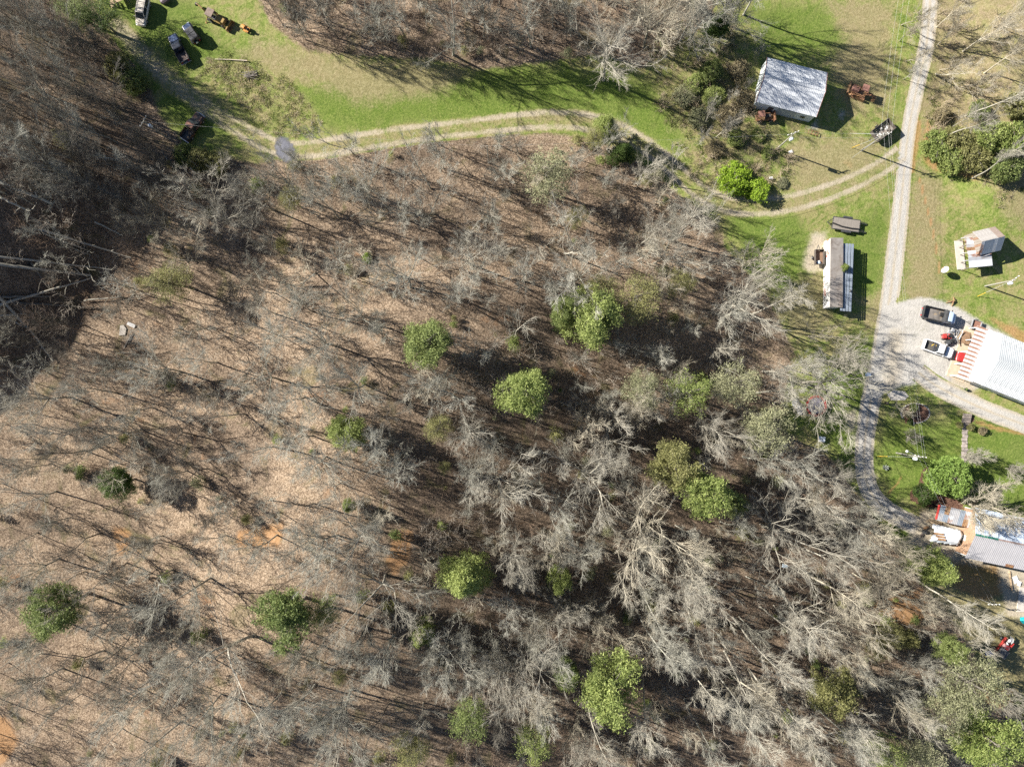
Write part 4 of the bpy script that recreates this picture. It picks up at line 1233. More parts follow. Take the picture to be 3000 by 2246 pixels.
tarp_sheet([(2800, 1552), (2820, 1550), (2832, 1575), (2818, 1598), (2796, 1595)], .9, 8, 'tarp', 'black tarp over a heap beside the white tarp shelter', mat('black_tarp', (.03, .033, .038), .5), mark='black tarp heap')
tarp_sheet([(2772, 1650), (2786, 1646), (2795, 1656), (2786, 1664), (2774, 1660)], .8, 11, 'tarp', 'light blue tarp bundle at the layered spruce', mat('light_blue_tarp', (.30, .42, .58), .4, 0, .15, 3), mark='light blue tarp bundle')
tarp_sheet([(2886, 1908), (2906, 1904), (2910, 1916), (2902, 1922), (2888, 1918)], .35, 12, 'tarp', 'crumpled sky blue tarp on the grass beside the red cart', TARP_BLUE, mark='sky blue tarp')
tarp_sheet([(2988, 1808), (3006, 1806), (3010, 1826), (2996, 1826), (2989, 1818)], .5, 13, 'tarp', 'teal tarp at the photo edge above the red cart', TARP_TEAL, mark='teal tarp')
tarp_sheet([(2320, 1168), (2336, 1166), (2350, 1196), (2350, 1214), (2340, 1216), (2322, 1186)], 1.0, 14, 'covered_boat', 'long pale grey covered heap under bare branches beside the trampoline', mat('pale_grey_tarp', (.42, .45, .50), .5, 0, .1, 2), 'covered heap', 'pale covered heap')

# ---- bottom corner of a wooden deck with its steps, seen at the top edge
def deck():
    p = ground(352, 2)
    r = thing('wooden_deck', 'tan wooden deck corner with steps at the top edge beside the cream van', 'deck', p, R(25), mark='wooden deck steps')
    for i in range(10): part(r, 'plank', MB().box((-.55 + i * .2, .5, .95), (.185, 2.6, .05)), WOOD_TAN)
    for i in range(4): part(r, 'step', MB().box((-1.0 - .28 * i, -.2, .78 - .2 * i), (.27, 1.1, .05)), WOOD_TAN)
    for y in (-.75, .35): part(r, 'stringer', MB().box((-1.45, y, .32), (1.35, .05, .2), ry=-.62), WOOD_OLD)
    for x, y in ((-.5, -.7), (1.2, -.7), (1.2, 1.6)): part(r, 'post', MB().box((x, y, .7), (.1, .1, 1.7)), WOOD_OLD)
    part(r, 'handrail', MB().tube([(-1.9, -.78, .9), (-.6, -.78, 1.7)], .04, 6), WOOD_DARK)
deck()
def pad():
    P = [ground(*p) for p in ((2985, 1718), (3060, 1730), (3060, 1795), (2978, 1790))]
    c = sum(P) / 4
    r = thing('concrete_pad', 'pale concrete pad cut by the photo edge above the teal tarp', 'concrete pad', c, mark='pale concrete pad')
    part(r, 'slab', MB().prism([(p[0] - c[0], p[1] - c[1]) for p in P][::-1], -.2, .12), CONCRETE)
    part(r, 'tyre', MB().tube([(.4 + .32 * math.cos(t), .6 + .32 * math.sin(t), .24) for t in np.linspace(0, 6.28, 15)], .1, 6, False), BLACK, 'black tyre lying flat')
pad()
def stone_pad():
    P = [ground(*p) for p in ((2598, 1155), (2618, 1142), (2650, 1146), (2662, 1160), (2650, 1172), (2610, 1172))]
    c = sum(P) / 6
    tag(MB().prism([(p[0] - c[0], p[1] - c[1]) for p in P][::-1], -.1, .09).build('stone_slab', CONCRETE), 'rough pale stone slab between the parking gravel and the round mulch bed', 'slab').location = c
stone_pad()
LANDMARKS.append(('rough stone slab', (2630, 1157)))

# ------------------------------------------------------------------ vehicles (local x forward, y to the left)
def paint(name, rgb): return mat(name, rgb, 0.32, 0.0, 0.04, 1.0, spec=0.5, coat=0.5)
CREAM = paint('cream_car_paint', (.55, .50, .42)); NAVY = paint('black_blue_car_paint', (.018, .022, .032)); BLACKP = paint('black_car_paint', (.016, .017, .019))
WHITEP = paint('white_car_paint', (.74, .75, .76)); REDP = paint('red_car_paint', (.34, .03, .03)); PALEBLUE = paint('pale_blue_truck_paint', (.42, .52, .66))
FADED = mat('faded_black_paint', (.035, .035, .038), .55, 0, .3, 2.0, second=(.17, .085, .055), cover=.35)
HOODB = mat('sky_tint_black_hood', (.06, .085, .15), .3, 0, .3, 1.5, coat=.4)  # bluish sky reflection painted into the bonnet colour
CANVAS = mat('grey_canvas', (.075, .075, .078), .9)
LAMP = mat('clear_lamp_glass', (.75, .76, .75), .2, spec=.6); TAIL = mat('red_lamp_glass', (.45, .02, .02), .25)
CHROME = mat('bright_bumper', (.55, .56, .57), .3, .7)
RIM = mat('wheel_rim', (.40, .41, .42), .4, .5)

def wheels(r, xs, y, rad=.36, w=.24):
    ty = shared(('tyre', rad, w), lambda: MB().wheel((0, 0, 0), rad, w).mesh('tyre', BLACK))
    ri = shared(('rim', rad, w), lambda: MB().wheel((0, 0, 0), rad * .58, w * 1.04, 10).mesh('rim', RIM))
    for x in xs:
        for s in (-1, 1):
            wh = link_mesh('wheel', ty, r, None, (x, s * y, rad)); wh.name = 'wheel'
            k = link_mesh('rim', ri, wh)

def glass_quad(r, name, q, m=GLASS, th=.02):
    return part(r, name, MB().slab(q, th), m)

def lights(r, xf, xb, y, zf, zb):
    for s in (-1, 1):
        part(r, 'headlight', MB().box((xf, s * y, zf), (.12, .34, .16)), LAMP)
        part(r, 'tail_light', MB().box((xb, s * (y + .02), zb), (.08, .18, .3)), TAIL)

def cabin(r, x0, x1, x2, x3, w0, w1, z0, z1, m, roof=True, rear=True, name='roof'):
    """greenhouse: windscreen foot x0, roof front x1, roof rear x2, rear foot x3 (x falling to the rear); half widths at foot and roof"""
    b = MB()
    b.add([(x0, -w0, z0), (x0, w0, z0), (x3, w0, z0), (x3, -w0, z0), (x1, -w1, z1), (x1, w1, z1), (x2, w1, z1), (x2, -w1, z1)],
          [(3, 2, 1, 0), (0, 1, 5, 4), (1, 2, 6, 5), (2, 3, 7, 6), (3, 0, 4, 7), (4, 5, 6, 7)])
    part(r, 'cab_frame', b, m)
    ins, e = .06, .012
    def lerp(a, b_, t): return tuple(a[i] + (b_[i] - a[i]) * t for i in range(3))
    A, B, C, D = (x0, -w0, z0), (x0, w0, z0), (x1, w1, z1), (x1, -w1, z1)
    d = Vector((x0 - x1, 0, 0)).normalized() * e
    up = Vector((0, 0, e))
    def pane(nm, q, push):
        c = [sum(p[i] for p in q) / 4 for i in range(3)]
        qq = [Vector(lerp(p, c, .10)) + Vector(push) for p in q]
        part(r, nm, MB().slab(qq, .02), GLASS)
    pane('windscreen', (A, B, C, D), (e, 0, e))
    if rear: pane('rear_window', ((x3, w0, z0), (x3, -w0, z0), (x2, -w1, z1), (x2, w1, z1)), (-e, 0, e))
    xm0, xm1 = (x0 + x3) / 2, (x1 + x2) / 2
    for s in (-1, 1):
        fr = [(x0 - .12, s * w0, z0), (xm0 + .03, s * w0, z0), (xm1 + .03, s * w1, z1), (x1 - .03, s * w1, z1)]
        re = [(xm0 - .03, s * w0, z0), (x3 + .1, s * w0, z0), (x2 + .03, s * w1, z1), (xm1 - .03, s * w1, z1)]
        for q_ in (fr, re): pane('side_window', q_ if s < 0 else q_[::-1], (0, s * e, e * .5))
    t = MB(); zz = .05
    t.loft([(x1 + .05, w1 * .93, z1 - .03, z1 + .02), (x1 - .12, w1 * 1.0, z1 - .03, z1 + zz), (x2 + .12, w1 * 1.0, z1 - .03, z1 + zz), (x2 - .05, w1 * .93, z1 - .03, z1 + .02)], 12, 5)
    return part(r, name, t, m, sm=False)

def mirrors(r, x, y, z, m):
    for s in (-1, 1): part(r, 'mirror', MB().box((x, s * (y + .12), z), (.12, .2, .16)), m)

def make_van():
    p = ground(424, 41)
    r = thing('parked_van', 'cream minivan with roof rails parked beside the wooden deck', 'van', p, heading(-14, 78), mark='cream minivan')
    b = MB(); b.loft([(2.45, .66, .42, .68), (2.36, .82, .32, .78), (1.9, .92, .28, .92), (1.2, .95, .26, 1.02), (-1.9, .96, .26, 1.05), (-2.3, .9, .3, 1.0), (-2.42, .8, .4, .9)], 14, 4.5)
    part(r, 'body', b, CREAM, sm=True)
    cabin(r, 1.45, .62, -2.0, -2.35, .88, .74, 1.0, 1.7, CREAM)
    for s in (-1, 1): part(r, 'roof_rail', MB().tube([(.4, s * .62, 1.77), (.3, s * .62, 1.83), (-1.7, s * .62, 1.83), (-1.8, s * .62, 1.77)], .03, 6), DARK_STEEL)
    for x in (-.2, -1.2): part(r, 'crossbar', MB().box((x, 0, 1.82), (.06, 1.2, .03)), DARK_STEEL)
    part(r, 'bonnet', MB().slab([(2.1, -.7, .93), (2.1, .7, .93), (1.5, .78, 1.05), (1.5, -.78, 1.05)], .03), CREAM)
    part(r, 'front_bumper', MB().loft([(2.52, .6, .34, .5), (2.46, .8, .3, .56), (2.3, .88, .3, .56)], 10, 4), CREAM)
    wheels(r, (1.5, -1.45), .84, .34); lights(r, 2.32, -2.38, .6, .72, .95); mirrors(r, 1.2, .95, 1.1, CREAM)

def make_jeep():
    p = ground(568, 106)
    r = thing('parked_suv', 'small black soft-top off-roader with a sky-tinted bonnet and spare wheel', 'off-roader', p, heading(-36, -52), mark='black off-roader')
    b = MB(); b.loft([(1.95, .72, .55, .9), (1.85, .76, .5, 1.02), (.85, .80, .5, 1.1), (.75, .82, .45, 1.12), (-1.7, .82, .45, 1.1), (-1.78, .8, .5, 1.08)], 14, 7)
    part(r, 'body', b, NAVY)
    part(r, 'bonnet', MB().slab([(1.88, -.62, 1.045), (1.88, .62, 1.045), (.9, .7, 1.13), (.9, -.7, 1.13)], .03), HOODB)
    for s in (-1, 1):
        for x, L in ((1.35, 1.0), (-1.1, 1.0)): part(r, 'fender', MB().box((x, s * .84, .86), (L, .22, .07)), BLACK)
    cabin(r, .82, .55, -1.5, -1.72, .74, .68, 1.1, 1.72, BLACKP)
    part(r, 'soft_top', MB().loft([(.6, .68, 1.71, 1.80), (.5, .72, 1.70, 1.83), (-1.45, .72, 1.70, 1.82), (-1.6, .68, 1.66, 1.77)], 12, 6), CANVAS)
    part(r, 'top_bow', MB().box((-.45, 0, 1.84), (.06, 1.4, .03)), BLACK)
    s_ = part(r, 'spare_wheel', MB().tube([(-1.80, .1, 1.0), (-1.98, .1, 1.0)], .37, 14), BLACK); part(s_, 'rim', MB().tube([(-1.985, .1, 1.0), (-2.01, .1, 1.0)], .22, 10), LAMP)
    part(r, 'front_bumper', MB().box((2.05, 0, .6), (.16, 1.5, .16)), STEEL)
    wheels(r, (1.35, -1.15), .74, .39, .27); lights(r, 1.96, -1.8, .5, .85, .9); mirrors(r, .72, .8, 1.2, BLACKP)

def pickup(r, paintm, L=5.5, W=1.95, bedm=None, bonnet=None, cargo=None, bedlen=1.9, cabm=None, roofm=None):
    hw = W / 2; f = L / 2; bedm = bedm or DARK_STEEL
    xb0 = -f + bedlen + .08          # bed front
    xc = f - 1.55                    # cab front
    b = MB(); b.loft([(f - .02, hw * .72, .5, .82), (f - .1, hw * .88, .42, .98), (f - .6, hw * .97, .40, 1.08), (xc, hw * .98, .40, 1.14), (xb0 + .05, hw * .98, .40, 1.14)], 14, 5)
    part(r, 'body', b, paintm, sm=True)
    part(r, 'bonnet', MB().slab([(f - .3, -hw * .68, 1.06), (f - .3, hw * .68, 1.06), (xc + .1, hw * .78, 1.17), (xc + .1, -hw * .78, 1.17)], .04), bonnet or paintm)
    cabin(r, xc - .02, xc - .75, xb0 + .25, xb0 + .08, hw * .92, hw * .78, 1.13, 1.80, cabm or paintm)
    if roofm:
        part(r, 'roof_patch', MB().slab([(xc - .9, -hw * .68, 1.862), (xc - .9, hw * .68, 1.862), (xb0 + .4, hw * .68, 1.862), (xb0 + .4, -hw * .68, 1.862)][::-1], .01), roofm)
    # open bed
    part(r, 'bed_floor', MB().box(((xb0 - f) / 2 + 0, 0, .70), (bedlen + .06, W - .26, .06)), bedm)
    for s in (-1, 1):
        sd_ = part(r, 'bed_side', MB().box(((xb0 - f) / 2, s * (hw - .08), .84), (bedlen + .06, .14, .72)), paintm)
        part(sd_, 'rail_cap', MB().box(((xb0 - f) / 2, s * (hw - .08), 1.215), (bedlen + .04, .12, .03)), BLACK if paintm is not WHITEP else WHITEP)
    part(r, 'bed_front', MB().box((xb0 - .03, 0, .93), (.06, W - .3, .46)), paintm)
    t = part(r, 'tailgate', MB().box((-f - .0, 0, .88), (.07, W - .3, .6)), paintm); part(t, 'handle', MB().box((-f - .05, 0, 1.0), (.03, .2, .06)), BLACK)
    part(r, 'rear_bumper', MB().box((-f - .12, 0, .52), (.16, W - .1, .18)), CHROME)
    part(r, 'front_bumper', MB().loft([(f + .1, hw * .6, .42, .62), (f + .02, hw * .86, .40, .64), (f - .2, hw * .95, .40, .64)], 10, 4), CHROME)
    for s in (-1, 1): part(r, 'inner_arch', MB().box((-f + bedlen * .5, s * (hw - .27), .82), (.9, .22, .2)), bedm)
    wheels(r, (f - .95, -f + bedlen * .5), hw - .14, .38, .26); lights(r, f - .12, -f - .02, hw * .62, .84, .9); mirrors(r, xc - .35, hw * .95, 1.25, paintm)

def make_pickups():
    r = thing('parked_pickup', 'black pickup with an open brown-floored bed beside the off-roader', 'pickup', ground(529, 148), heading(-41, -78), mark='black open pickup')
    pickup(r, NAVY, 5.4, 1.95, mat('brown_bed_liner', (.13, .10, .09), .9, 0, .3, 2), HOODB)
    part(r, 'tyre', MB().tube([(-.75 + .32 * math.cos(t), .0 + .32 * math.sin(t), .86) for t in np.linspace(0, 6.28, 15)], .1, 6, False), BLACK, 'loose tyre in the bed')
    r = thing('parked_pickup', 'old black pickup with rust on its cab roof, in tree shade by the junk', 'pickup', ground(570, 376), heading(46, -70), mark='rust-roofed black pickup')
    pickup(r, FADED, 5.4, 1.95, DARK_STEEL, FADED, roofm=mat('rusty_roof_paint', (.05, .045, .045), .6, 0, .3, 3, second=(.20, .09, .06), cover=.6))
    g = random.Random(4)
    for i in range(7): part(r, 'scrap_board', MB().box((-1.7 + .25 * i, g.uniform(-.5, .5), .77 + .02 * i), (.9, .12, .04), g.uniform(0, 3)), WOOD_TAN if i % 3 == 0 else WOOD_DARK)
    r = thing('parked_pickup', 'white pickup with black-lined bed parked before the garage', 'pickup', ground(2742, 1023), heading(84, 29), mark='white pickup')
    pickup(r, WHITEP, 5.5, 2.0, mat('bed_liner', (.10, .095, .085), .9, 0, .2, 2))
    part(r, 'toolbox', MB().box((-.95, 0, 1.15), (.5, 1.6, .4)), DARK_STEEL)
    part(r, 'hose', MB().tube([(-1.5, .1, 1.0), (-1.3, .4, 1.05), (-1.1, .5, 1.1), (-.9, .3, 1.38)], .07, 6), YELLOW)
make_van(); make_jeep(); make_pickups()

def make_red_car():
    p = ground(2831, 1052)
    r = thing('parked_car', 'red car nosed out from under the rust-striped porch of the garage', 'car', p, heading(-90, -26), mark='red car')
    b = MB(); b.loft([(2.2, .6, .36, .6), (2.1, .78, .28, .7), (1.6, .86, .25, .82), (.8, .88, .24, .9), (-1.7, .88, .24, .94), (-2.1, .8, .3, .9), (-2.2, .7, .4, .8)], 14, 4)
    part(r, 'body', b, REDP, sm=True)
    cabin(r, .95, .2, -1.0, -1.7, .80, .62, .88, 1.42, REDP)
    part(r, 'bonnet', MB().slab([(1.85, -.6, .80), (1.85, .6, .80), (1.0, .68, .93), (1.0, -.68, .93)], .03), REDP)
    wheels(r, (1.35, -1.3), .78, .31, .2); lights(r, 2.08, -2.16, .55, .6, .75); mirrors(r, .6, .88, .95, REDP)
make_red_car()

def make_dump_truck():
    p = ground(2742, 926)
    r = thing('dump_truck', 'dump truck with pale blue cab and dark dump bed on the gravel', 'truck', p, heading(82, 19), mark='pale-blue-cab dump truck')
    part(r, 'chassis', MB().box((0, 0, .62), (5.6, .9, .22)), DARK_STEEL)
    b = MB(); b.loft([(2.95, .62, .6, 1.05), (2.85, .85, .5, 1.25), (2.2, 1.0, .5, 1.35), (.9, 1.04, .5, 1.4), (.85, 1.04, .5, 1.4)], 14, 6)
    part(r, 'body', b, PALEBLUE, sm=True)
    cabin(r, 2.0, 1.72, 1.0, .88, .98, .86, 1.36, 2.15, PALEBLUE)
    part(r, 'bed_floor', MB().box((-1.3, 0, 1.02), (3.6, 2.0, .1)), mat('muddy_bed', (.17, .155, .14), .9, 0, .3, 1.2, second=(.42, .30, .15), cover=.25))
    for s in (-1, 1): 
        k = part(r, 'bed_side', MB().box((-1.3, s * 1.06, 1.35), (3.6, .1, .8)), DARK_STEEL)
        for i in range(5): part(k, 'rib', MB().box((-2.9 + .8 * i, s * 1.14, 1.33), (.1, .06, .74)), DARK_STEEL)
    part(r, 'bed_front', MB().box((.55, 0, 1.55), (.1, 2.2, 1.2)), DARK_STEEL)
    part(r, 'cab_guard', MB().box((.72, 0, 2.2), (.3, 2.0, .07)), DARK_STEEL)
    part(r, 'tailgate', MB().box((-3.12, 0, 1.35), (.1, 2.0, .8)), BLACKP)
    part(r, 'rear_bumper', MB().box((-3.25, 0, .7), (.1, 2.0, .2)), CHROME)
    part(r, 'hoist', MB().box((.2, .2, 1.3), (.5, .7, .4)), BLACK)
    wheels(r, (2.0, -2.0), .92, .45, .3); lights(r, 2.9, -3.2, .6, .9, .9); mirrors(r, 1.75, 1.05, 1.6, BLACK)
make_dump_truck()

# ------------------------------------------------------------------ machines
def make_backhoe():
    p = ground(640, 62)
    r = thing('backhoe', 'yellow backhoe with its boom stretched out behind on the grass', 'backhoe', p, heading(60, 31), mark='yellow backhoe')
    Y = mat('worn_yellow_paint', (.30, .20, .06), .6, 0, .25, 2, second=(.20, .12, .06), cover=.4)
    part(r, 'engine_hood', MB().box((.95, 0, 1.1), (1.7, .9, .75), taper=.9), Y)
    part(r, 'engine', MB().box((.3, 0, 1.0), (.5, .7, .6)), DARK_STEEL)
    part(r, 'chassis', MB().box((-.1, 0, .7), (3.2, .7, .3)), DARK_STEEL)
    part(r, 'canopy', MB().box((-.75, 0, 2.25), (1.3, 1.4, .1)), mat('brown_canopy', (.20, .15, .12), .7, 0, .25, 2))
    for x in (-.2, -1.3):
        for s in (-1, 1): part(r, 'canopy_post', MB().tube([(x, s * .6, 1.0), (x, s * .6, 2.2)], .04, 6), Y)
    s_ = part(r, 'seat', MB().box((-.8, 0, 1.15), (.5, .5, .15)), BLACK); part(s_, 'backrest', MB().box((-1.02, 0, 1.42), (.1, .5, .45)), BLACK)
    for s in (-1, 1):
        part(r, 'loader_arm', MB().tube([(-.1, s * .62, 1.25), (1.2, s * .62, 1.15), (2.3, s * .62, .45)], .09, 6), Y)
    part(r, 'loader_bucket', MB().prism([(2.25, -1.05), (2.45, -1.05), (2.45, 1.05), (2.25, 1.05)], .1, .8).box((2.62, 0, .12), (.5, 2.1, .06)).box((2.6, -1.04, .35), (.5, .05, .5)).box((2.6, 1.04, .35), (.5, .05, .5)), Y)
    b = part(r, 'boom', MB().tube([(-1.7, 0, .9), (-2.4, .15, 2.0), (-3.2, .35, 2.1)], [.16, .14, .12], 6), Y)
    part(r, 'dipper', MB().tube([(-3.2, .35, 2.1), (-4.2, .6, 1.2)], [.12, .08], 6), mat('dark_boom', (.16, .11, .06), .7, 0, .3, 3))
    part(r, 'digging_bucket', MB().box((-4.35, .64, .85), (.45, .5, .5), .25, taper=.7), DARK_STEEL)
    for s in (-1, 1): part(r, 'stabilizer', MB().tube([(-1.6, s * .5, .8), (-1.8, s * 1.25, .08)], .07, 6).box((-1.8, s * 1.3, .05), (.3, .3, .06)), Y)
    wheels(r, (-.85,), .78, .62, .38); wheels(r, (1.5,), .72, .4, .26)
make_backhoe()

def make_mower(px, py, hd, body, label, mark, s=1.0, name='riding_mower'):
    r = thing(name, label, 'lawn mower', ground(px, py), hd, mark=mark)
    r.scale = (s, s, s)
    part(r, 'hood', MB().loft([(.85, .26, .4, .62), (.75, .32, .35, .74), (.15, .34, .35, .82), (.1, .34, .35, .82)], 10, 4), body)
    part(r, 'mower_deck', MB().box((-.05, 0, .2), (.8, 1.1, .16), taper=.85), body)
    part(r, 'rear_fender', MB().box((-.55, 0, .55), (.6, .95, .12), taper=.9), body)
    k = part(r, 'seat', MB().box((-.5, 0, .68), (.42, .42, .12)), BLACK); part(k, 'backrest', MB().box((-.7, 0, .88), (.08, .42, .34)), BLACK)
    part(r, 'steering_wheel', MB().tube([(-.05 + .16 * math.cos(t), .16 * math.sin(t), .95 + .06 * math.cos(t)) for t in np.linspace(0, 6.28, 13)], .025, 5, False).tube([(.1, 0, .75), (-.05, 0, .95)], .025, 5), BLACK)
    wheels(r, (-.55,), .42, .25, .2); wheels(r, (.62,), .4, .18, .14)
    return r
make_mower(722, 87, heading(-20, -14), mat('dull_orange_paint', (.45, .21, .05), .5, 0, .2, 3), 'orange riding mower alone on the grass past the backhoe', 'orange riding mower')
make_mower(2768, 986, heading(-30, 2), RED, 'red riding mower in the clutter between dump truck and white pickup', 'red riding mower', 1.0)
make_mower(2783, 974, heading(10, -20), STEEL, 'grey mower with its hood off beside the red riding mower, truck side', 'grey stripped mower', .95)
make_mower(2778, 1002, heading(-20, 12), DARK_STEEL, 'black mower beside the white pickup, below the red mower', 'black mower', .95)

def make_rusty_tractor():
    p = ground(2512, 276)
    r = thing('rusty_tractor', 'rusted orange crawler tractor with a plate roof and raised arms on the lawn', 'tractor', p, heading(80, 35), mark='rusted crawler tractor')
    for s in (-1, 1):
        b = MB(); pr = [(-1.5, .42), (-1.3, .78), (1.2, .78), (1.45, .42), (1.2, .04), (-1.3, .04)]
        b.add([(x, s * .85 - .2, z) for x, z in pr] + [(x, s * .85 + .2, z) for x, z in pr], [(5, 4, 3, 2, 1, 0), (6, 7, 8, 9, 10, 11)] + [(i, (i + 1) % 6, 6 + (i + 1) % 6, 6 + i) for i in range(6)])
        t = part(r, 'track', b, RUST)
        for i in range(10): part(t, 'shoe', MB().box((-1.25 + i * .27, s * .85, .81), (.12, .42, .05)), RUST_ORANGE)
    part(r, 'hull', MB().box((-.2, 0, .7), (2.6, 1.1, .5)), RUST)
    part(r, 'engine_cover', MB().box((-1.0, 0, 1.25), (1.3, .95, .7), taper=.85), RUST_RED)
    part(r, 'cab_roof', MB().box((.35, .35, 2.15), (1.15, 1.2, .1), .12), RUST_RED)
    for x in (-.1, .8):
        for s in (0, .8): part(r, 'cab_post', MB().tube([(x, s - .05, .9), (x, s - .05, 2.1)], .05, 6), RUST_ORANGE)
    part(r, 'boom', MB().tube([(.9, -.1, 1.0), (1.8, -.2, 1.7), (2.8, -.1, 1.2)], [.16, .13, .1], 6), RUST_ORANGE)
    part(r, 'boom', MB().tube([(1.0, .35, .9), (1.9, .3, 1.3), (2.7, .15, 1.0)], [.1, .1, .08], 6), RUST_ORANGE)
    part(r, 'bucket', MB().box((2.8, .1, .7), (.6, 1.1, .6), taper=.7), RUST)
    part(r, 'blade', MB().box((-2.0, .2, .5), (.2, 2.0, .8), .1), RUST)
    part(r, 'blade_arm', MB().tube([(-.6, -1.2, .5), (-1.95, -.6, .5)], .09, 6), RUST_ORANGE)
    part(r, 'blade_arm', MB().tube([(-.6, 1.2, .5), (-1.95, .9, .5)], .09, 6), RUST_ORANGE)
    part(r, 'exhaust', MB().tube([(-1.0, .1, 1.5), (-1.0, .1, 2.1)], .06, 7), RUST)
    part(r, 'side_plate', MB().box((-.3, -.95, 1.0), (1.5, .08, .4), .15), RUST_ORANGE)
make_rusty_tractor()

def make_loader():
    p = ground(2238, 347)
    r = thing('rusty_loader', 'small rusted loader overgrown against the front of the white barn', 'loader', p, heading(70, -4), mark='rusted loader')
    part(r, 'cab_roof', MB().box((-.95, .25, 1.6), (1.15, 1.05, .1), .06), RUST_RED)
    for x in (-1.4, -.5):
        for s in (-.2, .7): part(r, 'cab_post', MB().tube([(x, s, .5), (x, s, 1.56)], .05, 6), RUST_ORANGE)
    part(r, 'chassis', MB().box((-.2, 0, .5), (3.0, .9, .3)), RUST)
    part(r, 'fender', MB().box((-1.3, -.5, .75), (1.0, .4, .1)), RUST_ORANGE)
    for s in (-1, 1): part(r, 'side_rail', MB().box((.6, s * .62, .7), (2.0, .12, .22)), RUST_ORANGE)
    part(r, 'front_frame', MB().box((1.55, 0, .9), (.18, 1.8, .9)), RUST_ORANGE)
    part(r, 'engine', MB().box((.4, .1, .85), (1.0, .55, .45)), WOOD_DARK)
    wheels(r, (-1.0, 1.0), .68, .42, .26)
make_loader()

def make_bench_frame():
    r = thing('rusty_bed', 'low rusty bed frame with grass growing through before the barn', 'metal frame', ground(2380, 391), heading(30, 9), mark='low rusty frame')
    for y in (-.32, .32): part(r, 'rail', MB().box((0, y, .4), (1.7, .08, .1)), RUST_ORANGE)
    for x in (-.85, -.28, .28, .85): part(r, 'slat', MB().box((x, 0, .41), (.08, .55, .07)), RUST)
    for x in (-.8, .8):
        for y in (-.32, .32): part(r, 'leg', MB().box((x, y, .18), (.07, .07, .36)), RUST)
make_bench_frame()

def plank_bed(r, L, W, z, n, m, name='plank', jitter=.015):
    g = random.Random(int(L * 100))
    me = shared(('plank', round(L, 2), round(W / n, 3), m.name), lambda: MB().box((0, 0, 0), (L, W / n - .02, .05)).mesh(name, m))
    for i in range(n):
        o = link_mesh(name, me, r, None, (g.uniform(-.04, .04), -W / 2 + W * (i + .5) / n, z + g.uniform(0, jitter))); o.name = name

def make_equipment_trailer():
    r = thing('flatbed_trailer', 'dark wooden-decked equipment trailer with two ladder ramps, beyond the mobile home', 'trailer', ground(2474, 660), heading(96, 14), mark='flatbed trailer with ramps')
    plank_bed(r, 4.7, 2.0, .68, 10, WOOD_OLD)
    for y in (-1.08, 1.08): part(r, 'side_rail', MB().box((0, y, .62), (4.9, .1, .2)), DARK_STEEL)
    for x in (-2.4, 2.42): part(r, 'end_beam', MB().box((x, 0, .6), (.12, 2.1, .16)), DARK_STEEL)
    part(r, 'drawbar', MB().tube([(-2.4, -.8, .55), (-3.3, 0, .5)], .06, 6).tube([(-2.4, .8, .55), (-3.3, 0, .5)], .06, 6), DARK_STEEL)
    part(r, 'jack', MB().tube([(-3.2, .12, .1), (-3.2, .12, .9)], .05, 6), DARK_STEEL)
    part(r, 'loose_beam', MB().tube([(-2.5, -.1, .80), (-.8, -.5, .82), (1.0, -.62, .82), (2.2, -.55, .80)], .13, 6), BLACK)
    for s in (-1, 1): part(r, 'mudguard', MB().box((.1, s * 1.28, .78), (1.7, .3, .06)), DARK_STEEL)
    wheels(r, (-.28, .5), 1.27, .34, .22)
    for y in (-.75, .75):
        k = part(r, 'ramp', MB().tube([(2.5, y - .17, .62), (3.9, y - .17, .08)], .035, 5).tube([(2.5, y + .17, .62), (3.9, y + .17, .08)], .035, 5), DARK_STEEL)
        for i in range(5): part(k, 'rung', MB().box((2.65 + .3 * i, y, .565 - .115 * i), (.06, .34, .05)), DARK_STEEL)
make_equipment_trailer()

def box_trailer(label, mark, px, py, hd, L, W, hs, z, wallm, floorm, cargo, name='box_trailer', nb=7):
    r = thing(name, label, 'trailer', ground(px, py), hd, mark=mark)
    plank_bed(r, L, W, z, nb, floorm)
    for s in (-1, 1): part(r, 'side_wall', MB().box((0, s * (W / 2 + .04), z + hs / 2), (L + .12, .07, hs)), wallm)
    part(r, 'end_wall', MB().box((L / 2 + .03, 0, z + hs / 2), (.07, W - .0, hs)), wallm)
    part(r, 'tailgate', MB().box((-L / 2 - .03, 0, z + hs / 2), (.07, W - .0, hs)), wallm)
    part(r, 'drawbar', MB().tube([(L / 2, -.35, z - .05), (L / 2 + 1.0, 0, z - .08)], .05, 6).tube([(L / 2, .35, z - .05), (L / 2 + 1.0, 0, z - .08)], .05, 6), DARK_STEEL)
    part(r, 'axle', MB().tube([(0, -W / 2 - .1, .33), (0, W / 2 + .1, .33)], .05, 6), DARK_STEEL)
    wheels(r, (0,), W / 2 + .2, .33, .2)
    cargo(r)
    return r
def cargo_brush(r):
    g = random.Random(2)
    for i in range(26):
        x, y = g.uniform(-1.5, 1.5), g.uniform(-.75, .75); a = g.uniform(0, 3.14); l = g.uniform(.3, .8)
        part(r, 'stick', MB().tube([(x - l * math.cos(a) * .5, max(-.9, min(.9, y - l * math.sin(a) * .5)), .95), (x + l * math.cos(a) * .5, max(-.9, min(.9, y + l * math.sin(a) * .5)), 1.05 + g.uniform(0, .25))], .03, 4), WOOD_OLD)
    for i in range(6): part(r, 'pale_rag', MB().box((g.uniform(-1.2, 1.2), g.uniform(-.6, .6), 1.08), (.3, .22, .05), g.uniform(0, 3)), WHITE)
box_trailer('dark high-sided wooden trailer heaped with sticks beside the roadside pole', 'stick-filled trailer', 2577, 388, heading(-46, 35), 3.7, 2.1, .75, .72, WOOD_DARK, WOOD_OLD, cargo_brush)
